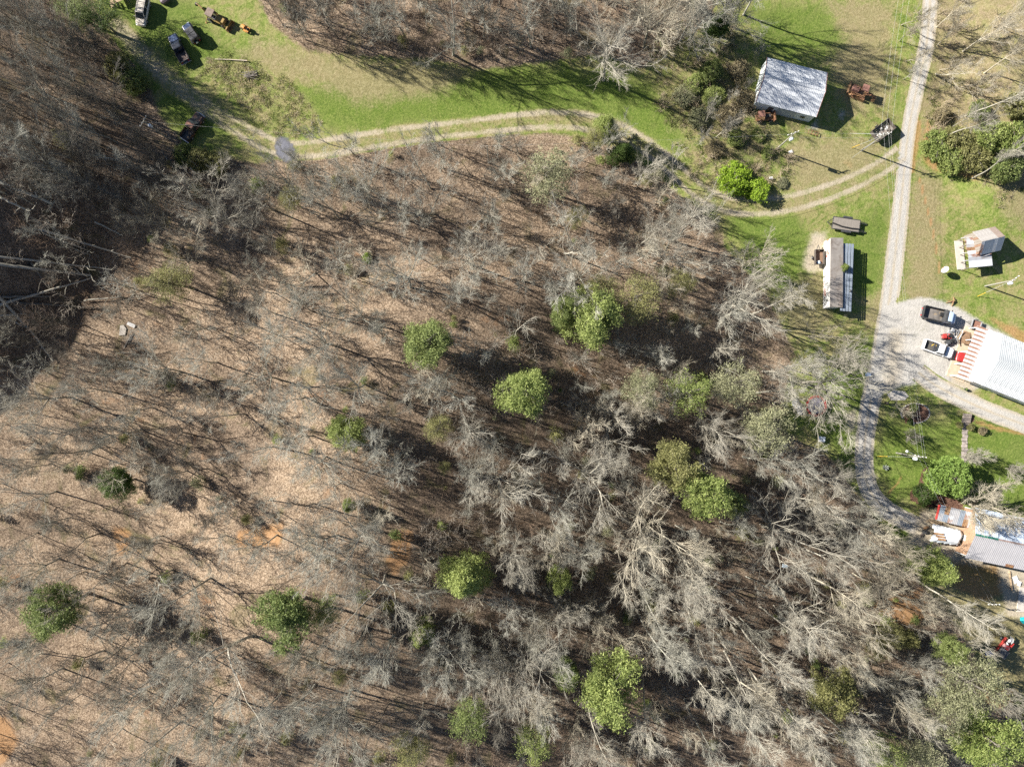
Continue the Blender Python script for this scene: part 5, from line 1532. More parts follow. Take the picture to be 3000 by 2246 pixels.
def cargo_dump(r):
    for x, y, m in ((-1.0, .25, TARP_BLUE), (-1.05, -.2, WHITE), (-.8, .35, WHITE)): part(r, 'bag', MB().loft([(x - .2, .05, .9, 1.0), (x - .1, .16, .86, 1.12), (x + .1, .16, .86, 1.1), (x + .2, .06, .9, 1.0)], 8, 3).build('bag', m, r) and MB().box((x, y, .9), (.24, .2, .16)), m)
box_trailer('small rusty tipping trailer with blue and white bags beside the mobile home', 'rusty tipping trailer', 2393, 756, heading(0, -40), 2.5, 1.45, .6, .72, WOOD_DARK, mat('rust_brown_planks', (.24, .15, .10), .9, 0, .3, 3), cargo_dump)
box_trailer('small red-floored utility trailer on gravel beyond the dump truck', 'small utility trailer', 2853, 951, heading(-30, -9), 1.55, 1.25, .3, .55, STEEL, mat('red_brown_planks', (.27, .14, .10), .9, 0, .2, 3), lambda r: None, nb=5)

def make_red_cart():
    r = thing('red_cart', 'red wagon with black box and white sacks on the grass by the sky blue tarp', 'wagon', ground(2931, 1890), heading(40, -52), mark='red wagon')
    plank_bed(r, 3.2, 1.7, .75, 6, RED)
    part(r, 'cargo_box', MB().box((-1.0, -.1, 1.2), (1.5, 1.5, .8)), mat('charcoal_box', (.10, .10, .105), .7))
    part(r, 'side_board', MB().box((.1, .9, 1.0), (3.2, .07, .5)), RED)
    part(r, 'side_board', MB().box((.9, -.88, .95), (1.4, .07, .4)), RED)
    part(r, 'curved_hood', MB().loft([(-.1, .7, .9, 1.3), (.2, .75, .9, 1.55), (.6, .7, .9, 1.4), (.75, .6, .9, 1.1)], 10, 3), mat('pink_grey_hood', (.45, .30, .29), .4, 0, .3, 3, second=(.4, .04, .04), cover=.45))
    for x, y in ((1.0, .3), (1.3, -.25), (.7, .5), (1.5, .4), (1.1, -.5)): part(r, 'sack', MB().loft([(x - .32, .1, .8, 1.1), (x - .15, .24, .8, 1.2), (x + .15, .24, .8, 1.2), (x + .32, .1, .8, 1.1)], 8, 3), WHITE)
    for i in range(7): part(r, 'pipe', MB().tube([(1.2 + .1 * i, -.6, 1.0 + .02 * i), (2.3, .5 - .15 * i, 1.0)], .05, 5), WHITE if i % 2 else DARK_STEEL)
    part(r, 'drawbar', MB().tube([(-1.6, 0, .6), (-2.4, .1, .3)], .06, 6), STEEL)
    wheels(r, (-1.0, 1.1), .92, .34, .22)
make_red_cart()

# ------------------------------------------------------------------ poles and wires
GREYPOLE = mat('grey_pole_wood', (.27, .26, .22), .9, 0, .2, 2)
WIRE = mat('wire', (.40, .41, .40), .5, .0)
def pole(base, height, label, mark, arms=1, transformer=True, guys=(), turn=0.0, lamp=False, radius=.14, m=None):
    p = ground(*base)
    r = thing('utility_pole', label, 'utility pole', p, turn, mark=mark)
    part(r, 'mast', MB().tube([(0, 0, -.3), (0, 0, height)], [radius, radius * .72], 9), m or GREYPOLE)
    for k in range(arms):
        z = height - .25 - .75 * k
        a = part(r, 'crossarm', MB().box((0, .16, z), (2.1, .1, .12)), m or GREYPOLE)
        for x in (-.95, -.35, .35, .95): part(a, 'insulator', MB().lathe([(.06, 0), (.075, .08), (.045, .1), (.065, .18), (.02, .24)], 8, (x, .16, z + .06)), WHITE)
    if transformer:
        t = part(r, 'transformer', MB().lathe([(.24, 0), (.27, .05), (.27, .75), (.2, .82), (.05, .84)], 12, (0, -.42, height - 1.9)), mat('pale_transformer', (.55, .58, .60), .45))
        part(t, 'bushing', MB().tube([(0, -.42, height - 1.05), (0, -.42, height - .85)], .04, 6), WHITE)
    if lamp:
        part(r, 'lamp_arm', MB().tube([(0, 0, height - 1.2), (-1.1, .35, height - .9), (-1.9, .5, height - .9)], .04, 6), STEEL)
        part(r, 'lamp_head', MB().lathe([(.08, 0), (.24, .05), (.2, .22), (.06, .3)], 10, (-1.95, .52, height - 1.05)), WHITE)
    Mi = Matrix.Rotation(-turn, 3, 'Z')
    for (gx, gy), frac, yellow in guys:
        q_ = ground(gx, gy); v = Mi @ Vector((q_[0] - p[0], q_[1] - p[1], q_[2] - p[2]))
        top = Vector((0, 0, height * frac))
        w = part(r, 'guy_wire', MB().tube([v, top], .022, 5), WIRE)
        if yellow: part(w, 'guard', MB().tube([v, v.lerp(top, .25)], .05, 6), YELLOW)
    return r, Vector((p[0], p[1], p[2] + height))

_, PC = pole((2275, 437), 7.6, 'grey pole with a transformer standing in the brush before the barn', 'barn-side pole', turn=R(20))
_, PD = pole((2523, 441), 8.2, 'roadside pole with yellow-guarded guy wires beside the stick-filled trailer', 'roadside pole', arms=2, transformer=False, turn=R(8), guys=(((2496, 433), .95, True), ((2490, 391), .97, False), ((2496, 462), .6, False)))
_, PE = pole((2886, 838), 7.4, 'pole in the meadow with one pale transformer, beyond the gravel parking', 'meadow pole', turn=R(35), guys=(((2864, 868), .9, True),))
_, PF = pole((2626, 1326), 7.4, 'pole with a lamp arm on the lawn inside the lane bend', 'lawn lamp pole', turn=R(-12), transformer=True, lamp=True, guys=(((2571, 1336), .95, True),))
_, PA = pole((494, 408), 8.4, 'shaded pole with a white transformer at the edge of the felled slope', 'slope pole', turn=R(60))
_, PG = pole((1432, 478), 9.0, 'plain grey wire pole standing beside the two-rut drive', 'plain drive-side pole', transformer=False, arms=0, radius=.12)
_, PH = pole((2868, 1752), 4.0, 'short thin service pole on the clay yard below the workshop', 'short service pole', transformer=False, arms=1, radius=.09)

def wire(a, b, label, sag=.5, offs=((0, 0, 0),), rad=.008):
    a, b = Vector(a), Vector(b)
    mid = (a + b) / 2
    r = thing('power_line', label, 'power line', (mid.x, mid.y, mid.z))
    for o in offs:
        o = Vector(o)
        pts = [a.lerp(b, t) + o - Vector((0, 0, sag * 4 * t * (1 - t))) - mid for t in np.linspace(0, 1, 15)]
        part(r, 'wire', MB().tube(pts, rad, 4, False), WIRE)
TOPD = at(2655, -40, 9.0)
wire(PD, TOPD, 'three wires running up beside the gravel road from the roadside pole', .5, ((-.9, .1, 0), (0, .1, -.1), (.9, .1, 0)))
wire(PD, PF, 'long wires crossing the gravel from roadside pole to lawn lamp pole', .8, ((-.4, 0, 0), (.4, 0, 0), (.9, 0, -.2)))
wire(PF, PH, 'wires from the lawn lamp pole down to the short service pole', .5, ((-.35, 0, -.1), (.35, 0, -.1)))
wire(PC, PG, 'single wire along the two-rut drive to the barn-side pole', .5, ((0, 0, -.1),))
wire(PG, PA, 'single wire from plain drive-side pole to the shaded slope pole', .6, ((0, 0, -.1),))
wire(PC, PD, 'short wires between barn-side pole and roadside pole', .3, ((0, .2, -.1), (0, -.3, -.8)))
wire(PE, at(3060, 835, 7.0), 'wire leaving the meadow pole for the photo edge', .2, ((0, 0, -.1),))

# ------------------------------------------------------------------ smaller things in the meadow and yards
def make_dish():
    r = thing('satellite_dish', 'big white satellite dish on a post in the meadow', 'satellite dish', ground(2756, 796), R(150), mark='white satellite dish')
    part(r, 'post', MB().tube([(0, 0, -.2), (0, 0, 1.3)], .07, 8), STEEL)
    b = MB(); n = 18; P, F = [], []
    d = Vector((.88, 0, .47)).normalized(); u = Vector((0, 1, 0)); v = d.cross(u)
    c = Vector((.1, 0, 1.5))
    for k, (rr, dep) in enumerate(((0.02, 0), (.28, .04), (.5, .12), (.62, .2))):
        for i in range(n):
            t = 6.2832 * i / n; P.append(c + d * dep + (u * math.cos(t) + v * math.sin(t)) * rr)
    for k, (rr, dep) in enumerate(((.64, .19), (.5, .08), (.28, .0), (.02, -.04))):
        for i in range(n):
            t = 6.2832 * i / n; P.append(c + d * dep + (u * math.cos(t) + v * math.sin(t)) * rr)
    for k in range(7):
        for i in range(n): F.append((k * n + i, k * n + (i + 1) % n, (k + 1) * n + (i + 1) % n, (k + 1) * n + i))
    b.add(P, F); part(r, 'dish', b, WHITE)
    part(r, 'feed_arm', MB().tube([c + d * .15 - v * .6, c + d * .8], .03, 5).box(c + d * .82, (.14, .14, .14)), RED)
make_dish()

def make_trampoline():
    r = thing('trampoline', 'round trampoline with a red rim pad under bare white branches', 'trampoline', ground(2385, 1188), mark='trampoline')
    part(r, 'mat', MB().lathe([(1.45, .86), (1.45, .88), (.02, .88)], 24), mat('trampoline_mat', (.20, .19, .22), .8))
    b = MB(); P, F = [], []; n = 28
    pr = ((1.5, .84), (1.85, .84), (1.88, .90), (1.5, .92))
    for i in range(n):
        t = 6.2832 * i / n
        for rr, z in pr: P.append((rr * math.cos(t), rr * math.sin(t), z))
    for i in range(n):
        for k in range(4): F.append((i * 4 + k, i * 4 + (k + 1) % 4, ((i + 1) % n) * 4 + (k + 1) % 4, ((i + 1) % n) * 4 + k))
    part(r, 'rim_pad', b.add(P, F), RED)
    for i in range(6):
        t = 6.2832 * i / 6; part(r, 'leg', MB().tube([(1.7 * math.cos(t), 1.7 * math.sin(t), 0), (1.7 * math.cos(t), 1.7 * math.sin(t), .86)], .04, 6), STEEL)
make_trampoline()

def make_table():
    r = thing('square_table', 'white square table on shaded grass between wood and lane', 'table', ground(2402, 1285), R(-6), mark='white square table')
    for i in (-1, 1):
        for j in (-1, 1): part(r, 'top_panel', MB().box((i * .31, j * .24, .76), (.6, .46, .04)), mat('bluish_white_plastic', (.66, .71, .76), .5))
    for i in (-1, 1):
        for j in (-1, 1): part(r, 'leg', MB().box((i * .52, j * .38, .37), (.06, .06, .74)), STEEL)
    part(r, 'lamp_jar', MB().lathe([(.05, .78), (.08, .84), (.03, .95)], 8), DARK)
make_table()

def simple_box(name, label, cat, px, py, size, m, lid=None, rz=0.0, mark=None, z=0.0):
    r = thing(name, label, cat, ground(px, py, z), rz, mark=mark)
    part(r, 'body', MB().box((0, 0, size[2] / 2), size, taper=.94), m)
    part(r, 'lid', MB().box((0, 0, size[2] + .03), (size[0] * 1.02, size[1] * 1.02, .06)), lid or m)
    return r
simple_box('storage_box', 'small blue-grey box on the lane verge below the bare white tree', 'box', 2541, 1097, (.75, .65, .5), mat('blue_box_plastic', (.20, .30, .46), .5), mark='blue-grey box')
simple_box('white_bin', 'small white bin in the weeds beside the smaller lime bush', 'bin', 2257, 523, (.5, .4, .4), WHITE, mark='white bin')
simple_box('cooler', 'white cooler lying in shaded junk below the rust-roofed black pickup', 'cooler', 566, 491, (.85, .7, .5), mat('dull_white', (.5, .52, .5), .6), rz=R(30), mark='white cooler')
simple_box('roof_box', 'blue-white sheet metal box beside the white cooler in the shade', 'box', 589, 489, (1.3, .8, .4), mat('bluish_sheet', (.52, .60, .66), .5), rz=R(10), mark='sheet metal box')
simple_box('meter_box', 'small pale blue sign-like box beneath the white broad bare tree in the wood', 'box', 2299, 1657, (.95, .6, .3), mat('pale_blue_box', (.42, .52, .60), .5), rz=R(-18), mark='pale blue box in the wood')
simple_box('water_tank', 'low white dish-shaped tank lid beside the pole shadow on the bare lawn', 'tank lid', 2315, 446, (.75, .5, .14), WHITE, rz=R(25), mark='white tank lid')
r = thing('white_sign', 'short white signpost on the verge below the evergreen thicket', 'sign', ground(2725, 468), R(20), mark='short white sign')
part(r, 'post', MB().box((0, 0, .3), (.08, .08, .6)), WHITE); part(r, 'board', MB().box((.05, 0, .62), (.55, .3, .06)), WHITE)

def heap(name, label, cat, px, py, items, mark=None, rz=0.0):
    r = thing(name, label, cat, ground(px, py), rz, mark=mark)
    for nm, b, m in items: part(r, nm, b, m)
    return r
g = random.Random(12)
heap('lumber_pile', 'jumble of pale pipes and boards between red mower and garage porch', 'lumber pile', 2800, 985,
     [('board', MB().box((g.uniform(-.5, .5), g.uniform(-.5, .5), .12 + .05 * i), (g.uniform(1.2, 2.6), .16, .05), R(72) + g.uniform(-.5, .5)), (WHITE, WOOD_TAN, STEEL, WOOD_OLD)[i % 4]) for i in range(14)], 'pale lumber jumble')
heap('board_stack', 'stack of brown boards leaning at the corner of the rust-striped porch', 'board stack', 2826, 990,
     [('board', MB().box((-.75 + .17 * i, 0, .5), (.15, 2.4, .04), 0, .0, R(-14)), mat('brown_boards', (.26, .165, .10), .9, 0, .3, 3)) for i in range(9)], 'brown board stack', R(-16))
heap('scrap_metal', 'rusty twisted plough frame on the verge above the dump truck', 'scrap metal', 2784, 884,
     [('bar', MB().tube([(-.8, -.2, .1), (.1, .1, .5), (.8, .5, .2)], .07, 5), RUST), ('bar', MB().tube([(.2, -.8, .1), (.3, .2, .6), (.5, .8, .15)], .08, 5), RUST), ('blade', MB().box((.3, 0, .3), (.5, .3, .1), .6), RUST_RED), ('bar', MB().tube([(-.6, .3, .1), (.5, -.2, .3)], .06, 5), RUST)], 'rusty plough frame')
heap('planter', 'dark cast planter at the garage corner beside the driveway', 'planter', 2826, 1140, [('pot', MB().lathe([(.15, 0), (.22, .35), (.3, .5), (.27, .5), (.1, .4)], 10), DARK_STEEL), ('plant', MB().lathe([(.02, .9), (.2, .7), (.24, .55), (.05, .5)][::-1], 8), LEAVES['dark'])], 'dark planter')
heap('scrap_pile', 'clutter of tan planks and buckets at the workshop gable', 'scrap pile', 2838, 1598,
     [('plank', MB().box((g.uniform(-.8, .8), g.uniform(-1.6, 1.2), .1 + .04 * i), (g.uniform(.8, 2.2), .18, .05), g.uniform(0, 3)), (WOOD_TAN, WHITE, WOOD_OLD, RUST)[i % 4]) for i in range(14)] +
     [('bucket', MB().lathe([(.15, 0), (.19, .38), (.17, .38), (.13, .05)], 10, (g.uniform(-.9, .9), g.uniform(-1, 1), .1)), (WHITE, DARK_STEEL, TARP_BLUE)[i % 3]) for i in range(5)], 'workshop clutter')
heap('deck_boards', 'rack of rust-brown boards along the workshop gable', 'board rack', 2850, 1570,
     [('board', MB().box((0, -1.9 + .27 * i, .42), (1.1, .2, .05), R(-6)), RUST_ORANGE if i % 2 else WOOD_OLD) for i in range(15)], 'rust-brown board rack', R(-10))
heap('plank_stack', 'long tan planks on the dirt between the tin hut and the white tarp shelter', 'plank stack', 2738, 1530,
     [('plank', MB().box((0, -.3 + .22 * i, .12 + .02 * i), (3.2 - .3 * i, .18, .06), g.uniform(-.06, .06)), WOOD_TAN) for i in range(4)], 'long tan planks', R(-18))
heap('post_pile', 'tan timber beam and white debris at the clay yard edge', 'timber pile', 2960, 1700,
     [('beam', MB().box((0, 0, .12), (3.6, .2, .2), R(-82)), WOOD_TAN), ('sheet', MB().box((.9, .2, .1), (.9, 1.3, .06), .4), WHITE), ('sheet', MB().box((1.5, -.5, .16), (.6, .9, .05), -.3), WHITE)], 'tan beam pile')
heap('debris', 'scorched engine block and rusty scraps at the tarp shelter', 'scrap pile', 2706, 1556,
     [('block', MB().box((0, 0, .3), (.7, .6, .6), .3, taper=.8), DARK_STEEL), ('scrap', MB().box((.3, .7, .2), (.8, .3, .4), .5), RUST), ('scrap', MB().box((-.4, -.6, .15), (.5, .4, .3), .9), WOOD_DARK)], 'scorched scraps')
heap('concrete_debris', 'pale broken slab and white sheet at the edge of the felled hollow', 'debris', 360, 968,
     [('slab', MB().prism([(-.6, -.9), (.5, -.8), (.7, .3), (.2, 1.0), (-.4, .9)], -.1, .18), mat('dull_concrete', (.30, .275, .24), .95, 0, .15, 2)), ('sheet', MB().box((1.6, 1.0, .2), (1.5, .6, .05), R(-25)), mat('dull_sheet', (.42, .42, .41), .7)), ('beam', MB().box((.9, -2.0, .12), (2.6, .16, .16), R(62)), WOOD_OLD), ('beam', MB().box((1.5, -1.5, .12), (2.2, .22, .12), R(66)), WOOD_DARK)], 'broken slab and white sheet')
heap('fallen_post', 'dark rotting stump beside the lane opposite the stone slab', 'stump', 2594, 1180, [('stump', MB().lathe([(.22, -.1), (.18, .3), (.24, .75), (.1, .95)], 8), WOOD_DARK), ('bough', MB().tube([(0, 0, .5), (.35, .5, 1.0), (.3, 1.0, 1.1)], [.12, .08, .04], 6), WOOD_DARK)], 'dark stump')
heap('fallen_pole', 'long bleached pole lying in the rough grass below the black pickup', 'log', 678, 177, [('log', MB().tube([(-2.9, .1, .2), (0, 0, .22), (2.9, -.2, .25)], [.06, .08, .1], 7), mat('bleached_wood', (.50, .43, .34), .9, 0, .2, 3)), ('knot', MB().lathe([(.12, .15), (.12, .33)], 8, (2.9, -.2, 0)), WOOD_TAN)], 'bleached pole')
heap('scrap_car', 'dark wrecked car corner just in view at the top edge', 'car wreck', 482, -4, [('fender', MB().loft([(-1.2, .7, .3, .8), (-.6, .85, .3, .95), (.9, .85, .3, .95), (1.2, .6, .35, .8)], 12, 4), mat('dull_plum_paint', (.12, .09, .10), .4)), ('wheel', MB().wheel((.6, -.8, .32), .32, .2), BLACK), ('bumper', MB().box((-1.3, 0, .5), (.12, 1.4, .2)), CHROME)], 'wrecked car corner', R(-60))
heap('brush_heap', 'grey heap of cut branches on the rough grass', 'brush pile', 735, 222,
     [('branch', MB().tube([(g.uniform(-1.5, 1.5), g.uniform(-.8, .8), .1), (g.uniform(-1.5, 1.5), g.uniform(-.8, .8), .5), (g.uniform(-2, 2), g.uniform(-1.2, 1.2), .4)], [.06, .05, .02], 5), WOOD_OLD) for i in range(16)], 'grey brush heap')
heap('fallen_limb', 'pale crooked fallen limb in the shade below the slope pole', 'fallen limb', 500, 480, [('limb', MB().tube([(-1.6, 2.2, .2), (-.8, 1.2, .3), (-.3, .2, .3), (.8, -.8, .4), (1.6, -1.6, .5)], [.06, .1, .12, .1, .06], 7), BARK['pale'])], 'pale crooked limb')

# flower bed, garden walk and shrubs of the front yard
G3 = 'clipped shrubs in the front yard'
put_green(2815, 1244, 'ball', 1.1, .56, 'olive', 'clipped round yellow-green bush at the near side of the garden walk', 'shrub', 'bush', group=G3, mark='round bush, lane side of walk')
put_green(2846, 1251, 'ball', 1.1, .62, 'olive', 'clipped round yellow-green bush on the garage side of the garden walk', 'shrub', 'bush', group=G3, mark='round bush, garage side of walk')
put_green(2882, 1262, 'ball', 1.0, .7, 'straw', 'low brown dormant bush past the two round yellow-green ones', 'shrub', 'bush', group=G3, mark='brown dormant bush')
put_green(2712, 1450, 'ball', 2.2, 1.85, 'dark', 'large dark green dome shrub in the brown mulch', 'shrub', 'bush', group=G3, mark='dark dome shrub')
put_green(2790, 1402, 'magnolia', 6.0, 3.6, 'fresh', 'big glossy leafy magnolia overhanging the brown mulch bed', 'tree', 'magnolia_tree', mark='glossy magnolia')
put_green(2680, 1194, 'ball', .9, .75, 'green', 'low green bush in the round mulch bed, garage side', 'shrub', 'bush', group=G3, mark='low bush in the round bed')
put_green(2668, 1214, 'ball', .9, .7, 'olive', 'olive bush in the round mulch bed beside the trunk', 'shrub', 'bush', group=G3, mark='olive bush in the round bed')
put_green(2668, 1236, 'ball', .7, .5, 'dark', 'small dark bush at the lower rim of the round mulch bed', 'shrub', 'bush', group=G3, mark='small dark bed bush')
put_green(2478, 783, 'cedar', 3.9, 1.0, 'bright', 'young green tree poking up between mobile home and lean-to', 'tree', 'evergreen_tree', mark='tree between mobile home and lean-to', frac=.8)
put_bare(2683, 1186, 'thin', 8.5, 'tan', v=1, base=False)
TREES[-1][0]['label'] = 'crooked bare tree leaning out of the round mulch bed over the driveway'
for x, y, h, v, w, lb in ((2676, 1280, 3.2, 0, 1.0, 'low grey many-stemmed ornamental tree alone on the front lawn'), (2862, 1340, 5.0, 1, 1.0, 'fan-shaped white many-stemmed tree beside the garden walk'), (2985, 1378, 4.6, 0, .9, 'fan-shaped pale tree at the photo edge past the magnolia')):
    put_bare(x, y, 'vase', h, 'pale', v=v, wide=w); TREES[-1][0]['label'] = lb
def spiky():
    r = thing('yucca_plant', 'silvery spiky yucca alone on the lawn inside the lane bend', 'plant', ground(2591, 1368), mark='silvery yucca')
    g_ = random.Random(5)
    for i in range(46):
        a = g_.uniform(0, 6.28); e = g_.uniform(.15, 1.3); L = g_.uniform(.6, .85)
        d = Vector((math.cos(a) * math.cos(e), math.sin(a) * math.cos(e), math.sin(e))); s = Vector((-math.sin(a), math.cos(a), 0)) * .06
        b = MB(); b.add([Vector((0, 0, .1)) - s, Vector((0, 0, .1)) + s, d * L * .6 + s * .9 + Vector((0, 0, .12)), d * L + Vector((0, 0, .05)), d * L * .6 - s * .9 + Vector((0, 0, .12))], [(0, 1, 2, 3, 4)])
        b.add([Vector((0, 0, .08)) - s, Vector((0, 0, .08)) + s, d * L * .6 + s * .9 + Vector((0, 0, .1)), d * L + Vector((0, 0, .04)), d * L * .6 - s * .9 + Vector((0, 0, .1))], [(4, 3, 2, 1, 0)])
        part(r, 'leaf', b, LEAVES['blue'])
spiky()
def walk():
    r = thing('garden_walk', 'straight stone garden walk between the two clipped round bushes', 'garden path', ground(2826, 1290), heading(-2, 60), mark='stone garden walk')
    g_ = random.Random(9)
    me = [MB().prism([(-.28, -.36), (.25, -.38), (.29, .3), (.05, .37), (-.27, .33)], -.05, .07).mesh('stone', mat('walk_stone', (.36, .31, .28), .95, 0, .2, 3)) for k in range(1)]
    for i in range(15):
        o = link_mesh('stone', me[0], r, None, (-2.6 + .6 * i, g_.uniform(-.06, .06), 0)); o.name = 'stone'; o.rotation_euler = (0, 0, g_.choice((0, 3.14)) + g_.uniform(-.1, .1)); o.scale = (1, g_.uniform(1.3, 1.5), 1)
        p = r.matrix_basis @ o.location
    for k in range(5):
        part(r, 'step', MB().box((-3.0 - .42 * k, 0, .12 + .10 * k), (.4, 1.5, .2)), mat('step_stone', (.28, .235, .20), .95, 0, .25, 3))
walk()
def bed_ring():
    r = thing('bed_edging', 'ring of rough stones round the round mulch bed', 'stone edging', ground(2681, 1210), mark=None)
    me = MB().prism([(-.16, -.1), (.15, -.12), (.18, .08), (-.1, .13)], -.06, .12).mesh('stone', CONCRETE)
    for i in range(30):
        t = 6.2832 * i / 30
        if 3.6 < t < 4.4: continue
        o = link_mesh('stone', me, r, None, (2.55 * math.cos(t), 1.75 * math.sin(t), 0)); o.name = 'stone'; o.rotation_euler = (0, 0, t + 1.57)
bed_ring()

# ------------------------------------------------------------------ felled trunks in the shaded hollow
def log(p0, p1, r0, r1, label, tone='grey', stubs=4, lift=.35):
    a, b = ground(*p0), ground(*p1)
    c = (a + b) / 2
    r = thing('felled_trunk', label, 'log', c, 0, 'felled trunks in the dark hollow')
    n = 9
    pts, rad = [], []
    g_ = random.Random(int(p0[0] * 7 + p0[1]))
    for i in range(n):
        t = i / (n - 1); p = a + (b - a) * t
        z = float(hgt(p[0], p[1])) + lift + .5 * math.sin(t * 3.1) * .6
        pts.append((p[0] - c[0] + g_.gauss(0, .05), p[1] - c[1] + g_.gauss(0, .05), z - c[2])); rad.append(r0 + (r1 - r0) * t)
    part(r, 'trunk', MB().tube(pts, rad, 8), BARK[tone])
    for k in range(stubs):
        i = n - 1 - k; p = Vector(pts[i]); a_ = g_.uniform(0, 6.28); l = g_.uniform(.8, 2.4)
        q1 = p + Vector((math.cos(a_) * l * .5, math.sin(a_) * l * .5, g_.uniform(.1, .6))); q2 = p + Vector((math.cos(a_ + .3) * l, math.sin(a_ + .3) * l, g_.uniform(.2, 1.2)))
        part(r, 'limb', MB().tube([p, q1, q2], [rad[i] * .55, rad[i] * .4, .025], 5), BARK[tone])
    LANDMARKS.append((None, to_px(c)))
for a in (
    ((0, 530), (155, 598), .34, .22, 'thick grey felled trunk at the top of the hollow, slanting down from the photo edge', 'grey'),
    ((0, 575), (90, 620), .22, .15, 'short pale felled trunk below the thick grey one at the photo edge', 'pale'),
    ((120, 672), (388, 756), .24, .10, 'long straight pale felled trunk, topmost of the middle of the hollow', 'pale'),
    ((135, 686), (266, 736), .15, .08, 'slim felled trunk lying close along the long straight pale one', 'pale'),
    ((218, 728), (268, 748), .10, .06, 'short slim felled stem under the long straight pale one', 'grey'),
    ((0, 752), (330, 790), .22, .09, 'upper one of two long parallel felled trunks from the photo edge', 'pale'),
    ((0, 774), (270, 806), .32, .20, 'lower thicker one of two long parallel felled trunks', 'pale'),
    ((-10, 900), (270, 815), .30, .10, 'forked felled trunk crossing the hollow against the others', 'pale'),
    ((0, 872), (150, 868), .22, .14, 'level felled trunk under the forked one', 'dark'),
    ((20, 885), (290, 902), .26, .10, 'low felled trunk below the level one, tangled in branches', 'dark'),
    ((-5, 865), (160, 1060), .30, .08, 'steeply slanting felled trunk crossing the lowest ones', 'pale'),
    ((10, 925), (95, 965), .12, .08, 'thin felled stem beside the steeply slanting trunk', 'grey'),
    ((250, 880), (365, 870), .13, .07, 'thin pale felled stem by the edge of the hollow', 'pale'),
    ((95, 768), (150, 846), .20, .14, 'short dark felled trunk under the parallel pair', 'dark'),
    ((280, 650), (360, 690), .16, .08, 'thin felled stem near the lit grey crowns', 'grey'),
    ((0, 925), (80, 920), .10, .08, 'thin level stem at the photo edge low in the hollow', 'grey'),
): log(*a)

# ------------------------------------------------------------------ the wood: green trees first, told apart by colour, shape and neighbours
G1 = 'green trees scattered in the bare wood'
def q(x, y): return x * 1.35624, y * 1.35624     # pixels read off a reduced view of the photo
def ev(x, y, kind, h, rad, tone, label, mark, cat='tree', name='evergreen_tree', group=G1, v=None, bark='dark'):
    put_green(*q(x, y), kind, h, rad, tone, label, cat, name, v=v, group=group, mark=mark, bark=bark)

ev(365, 607, 'airy', 11, 3.9, 'olive', 'loose yellowish evergreen at the edge of the felled dark hollow', 'yellowish evergreen by the hollow', v=0)
ev(250, 1045, 'dense', 9, 2.9, 'dark', 'round dark green cedar alone on sunlit leaf litter', 'lone dark round cedar', v=0)
ev(112, 1322, 'pine', 15, 4.3, 'green', 'broad ragged green pine with drooping dark limbs over bright leaf litter', 'broad ragged pine', v=1)
ev(617, 1335, 'pine', 15, 4.5, 'green', 'feathery mid green pine touching a small yellow-green tree', 'feathery pine', v=0)
ev(697, 1315, 'airy', 11, 2.7, 'bright', 'small yellow-green tree touching the feathery pine', 'small yellow-green tree', v=1, name='leafing_tree')
ev(744, 935, 'dense', 9, 2.9, 'bright', 'compact bright green cedar with gaps showing dark inside', 'compact bright cedar', v=1)
ev(946, 922, 'airy', 9, 2.4, 'olive', 'faint thin green sapling beside the compact bright cedar', 'thin green sapling', v=2, name='leafing_tree')
ev(920, 748, 'dense', 15, 3.6, 'green', 'tall dense two-tone pine, dark topped, in the middle of the wood', 'dense two-tone pine', v=2)
ev(1128, 848, 'dense', 16, 4.1, 'bright', 'light green full-crowned pine throwing a long dark trunk shadow', 'light full-crowned pine', v=0)
ev(998, 1256, 'cedar', 16, 3.6, 'bright', 'light green pine with pale bare stems before its lower half', 'light pine with bare stems', v=0)
ev(1210, 1255, 'dense', 10, 2.0, 'bright', 'small round bright green cedar among dark bare trees', 'small round bright cedar', v=1)
ev(907, 1378, 'cedar', 9, 2.0, 'bright', 'small yellow-green cedar among grey twigs below the light pine', 'small yellow-green cedar', v=1)
ev(735, 1462, 'airy', 6, 1.3, 'olive', 'tiny faint green sapling under grey twigs', 'tiny faint sapling', v=3, name='leafing_tree')
ev(1278, 678, 'dense', 15, 4.9, 'bright', 'biggest dense bright green pine of the wood, lumpy as broccoli', 'biggest bright pine', v=1)
ev(1216, 668, 'dense', 13, 2.4, 'green', 'small mid green pine leaning against the biggest bright pine', 'small pine by the biggest', v=2)
ev(1376, 645, 'airy', 14, 3.9, 'olive', 'pale see-through yellowish tree beside the biggest bright pine', 'pale see-through tree', v=1, name='leafing_tree')
ev(1300, 632, 'airy', 11, 3.4, 'olive', 'faint olive tree in thin leaf behind the biggest bright pine', 'faint olive tree', v=2, name='leafing_tree')
ev(1470, 612, 'airy', 9, 2.6, 'olive', 'small olive sapling under pale branches near the clearing', 'small olive sapling', v=3, name='leafing_tree')
ev(1390, 842, 'airy', 15, 3.3, 'pale', 'pale green tree in thin leaf with a round crown', 'pale round thin-leaved tree', v=3, name='leafing_tree')
ev(1490, 850, 'airy', 16, 3.7, 'bright', 'yellow-green pine with a pale snag leaning into it', 'pine with leaning snag', v=0)
ev(1588, 828, 'airy', 15, 3.7, 'pale', 'grey-green pale tree against a big white-limbed bare tree', 'grey-green pale tree', v=1, name='leafing_tree')
ev(1655, 922, 'airy', 17, 4.3, 'pale', 'large pale green tree beside the trampoline', 'large pale tree by the trampoline', v=2, name='leafing_tree')
ev(1448, 1008, 'pine', 17, 3.9, 'olive', 'green pine with grey twigs showing, upper one of a touching pair', 'upper pine of the pair', v=2)
ev(1530, 1062, 'pine', 18, 4.4, 'bright', 'brightest feathery pine, lower one of a touching pair', 'lower pine of the pair', v=3)
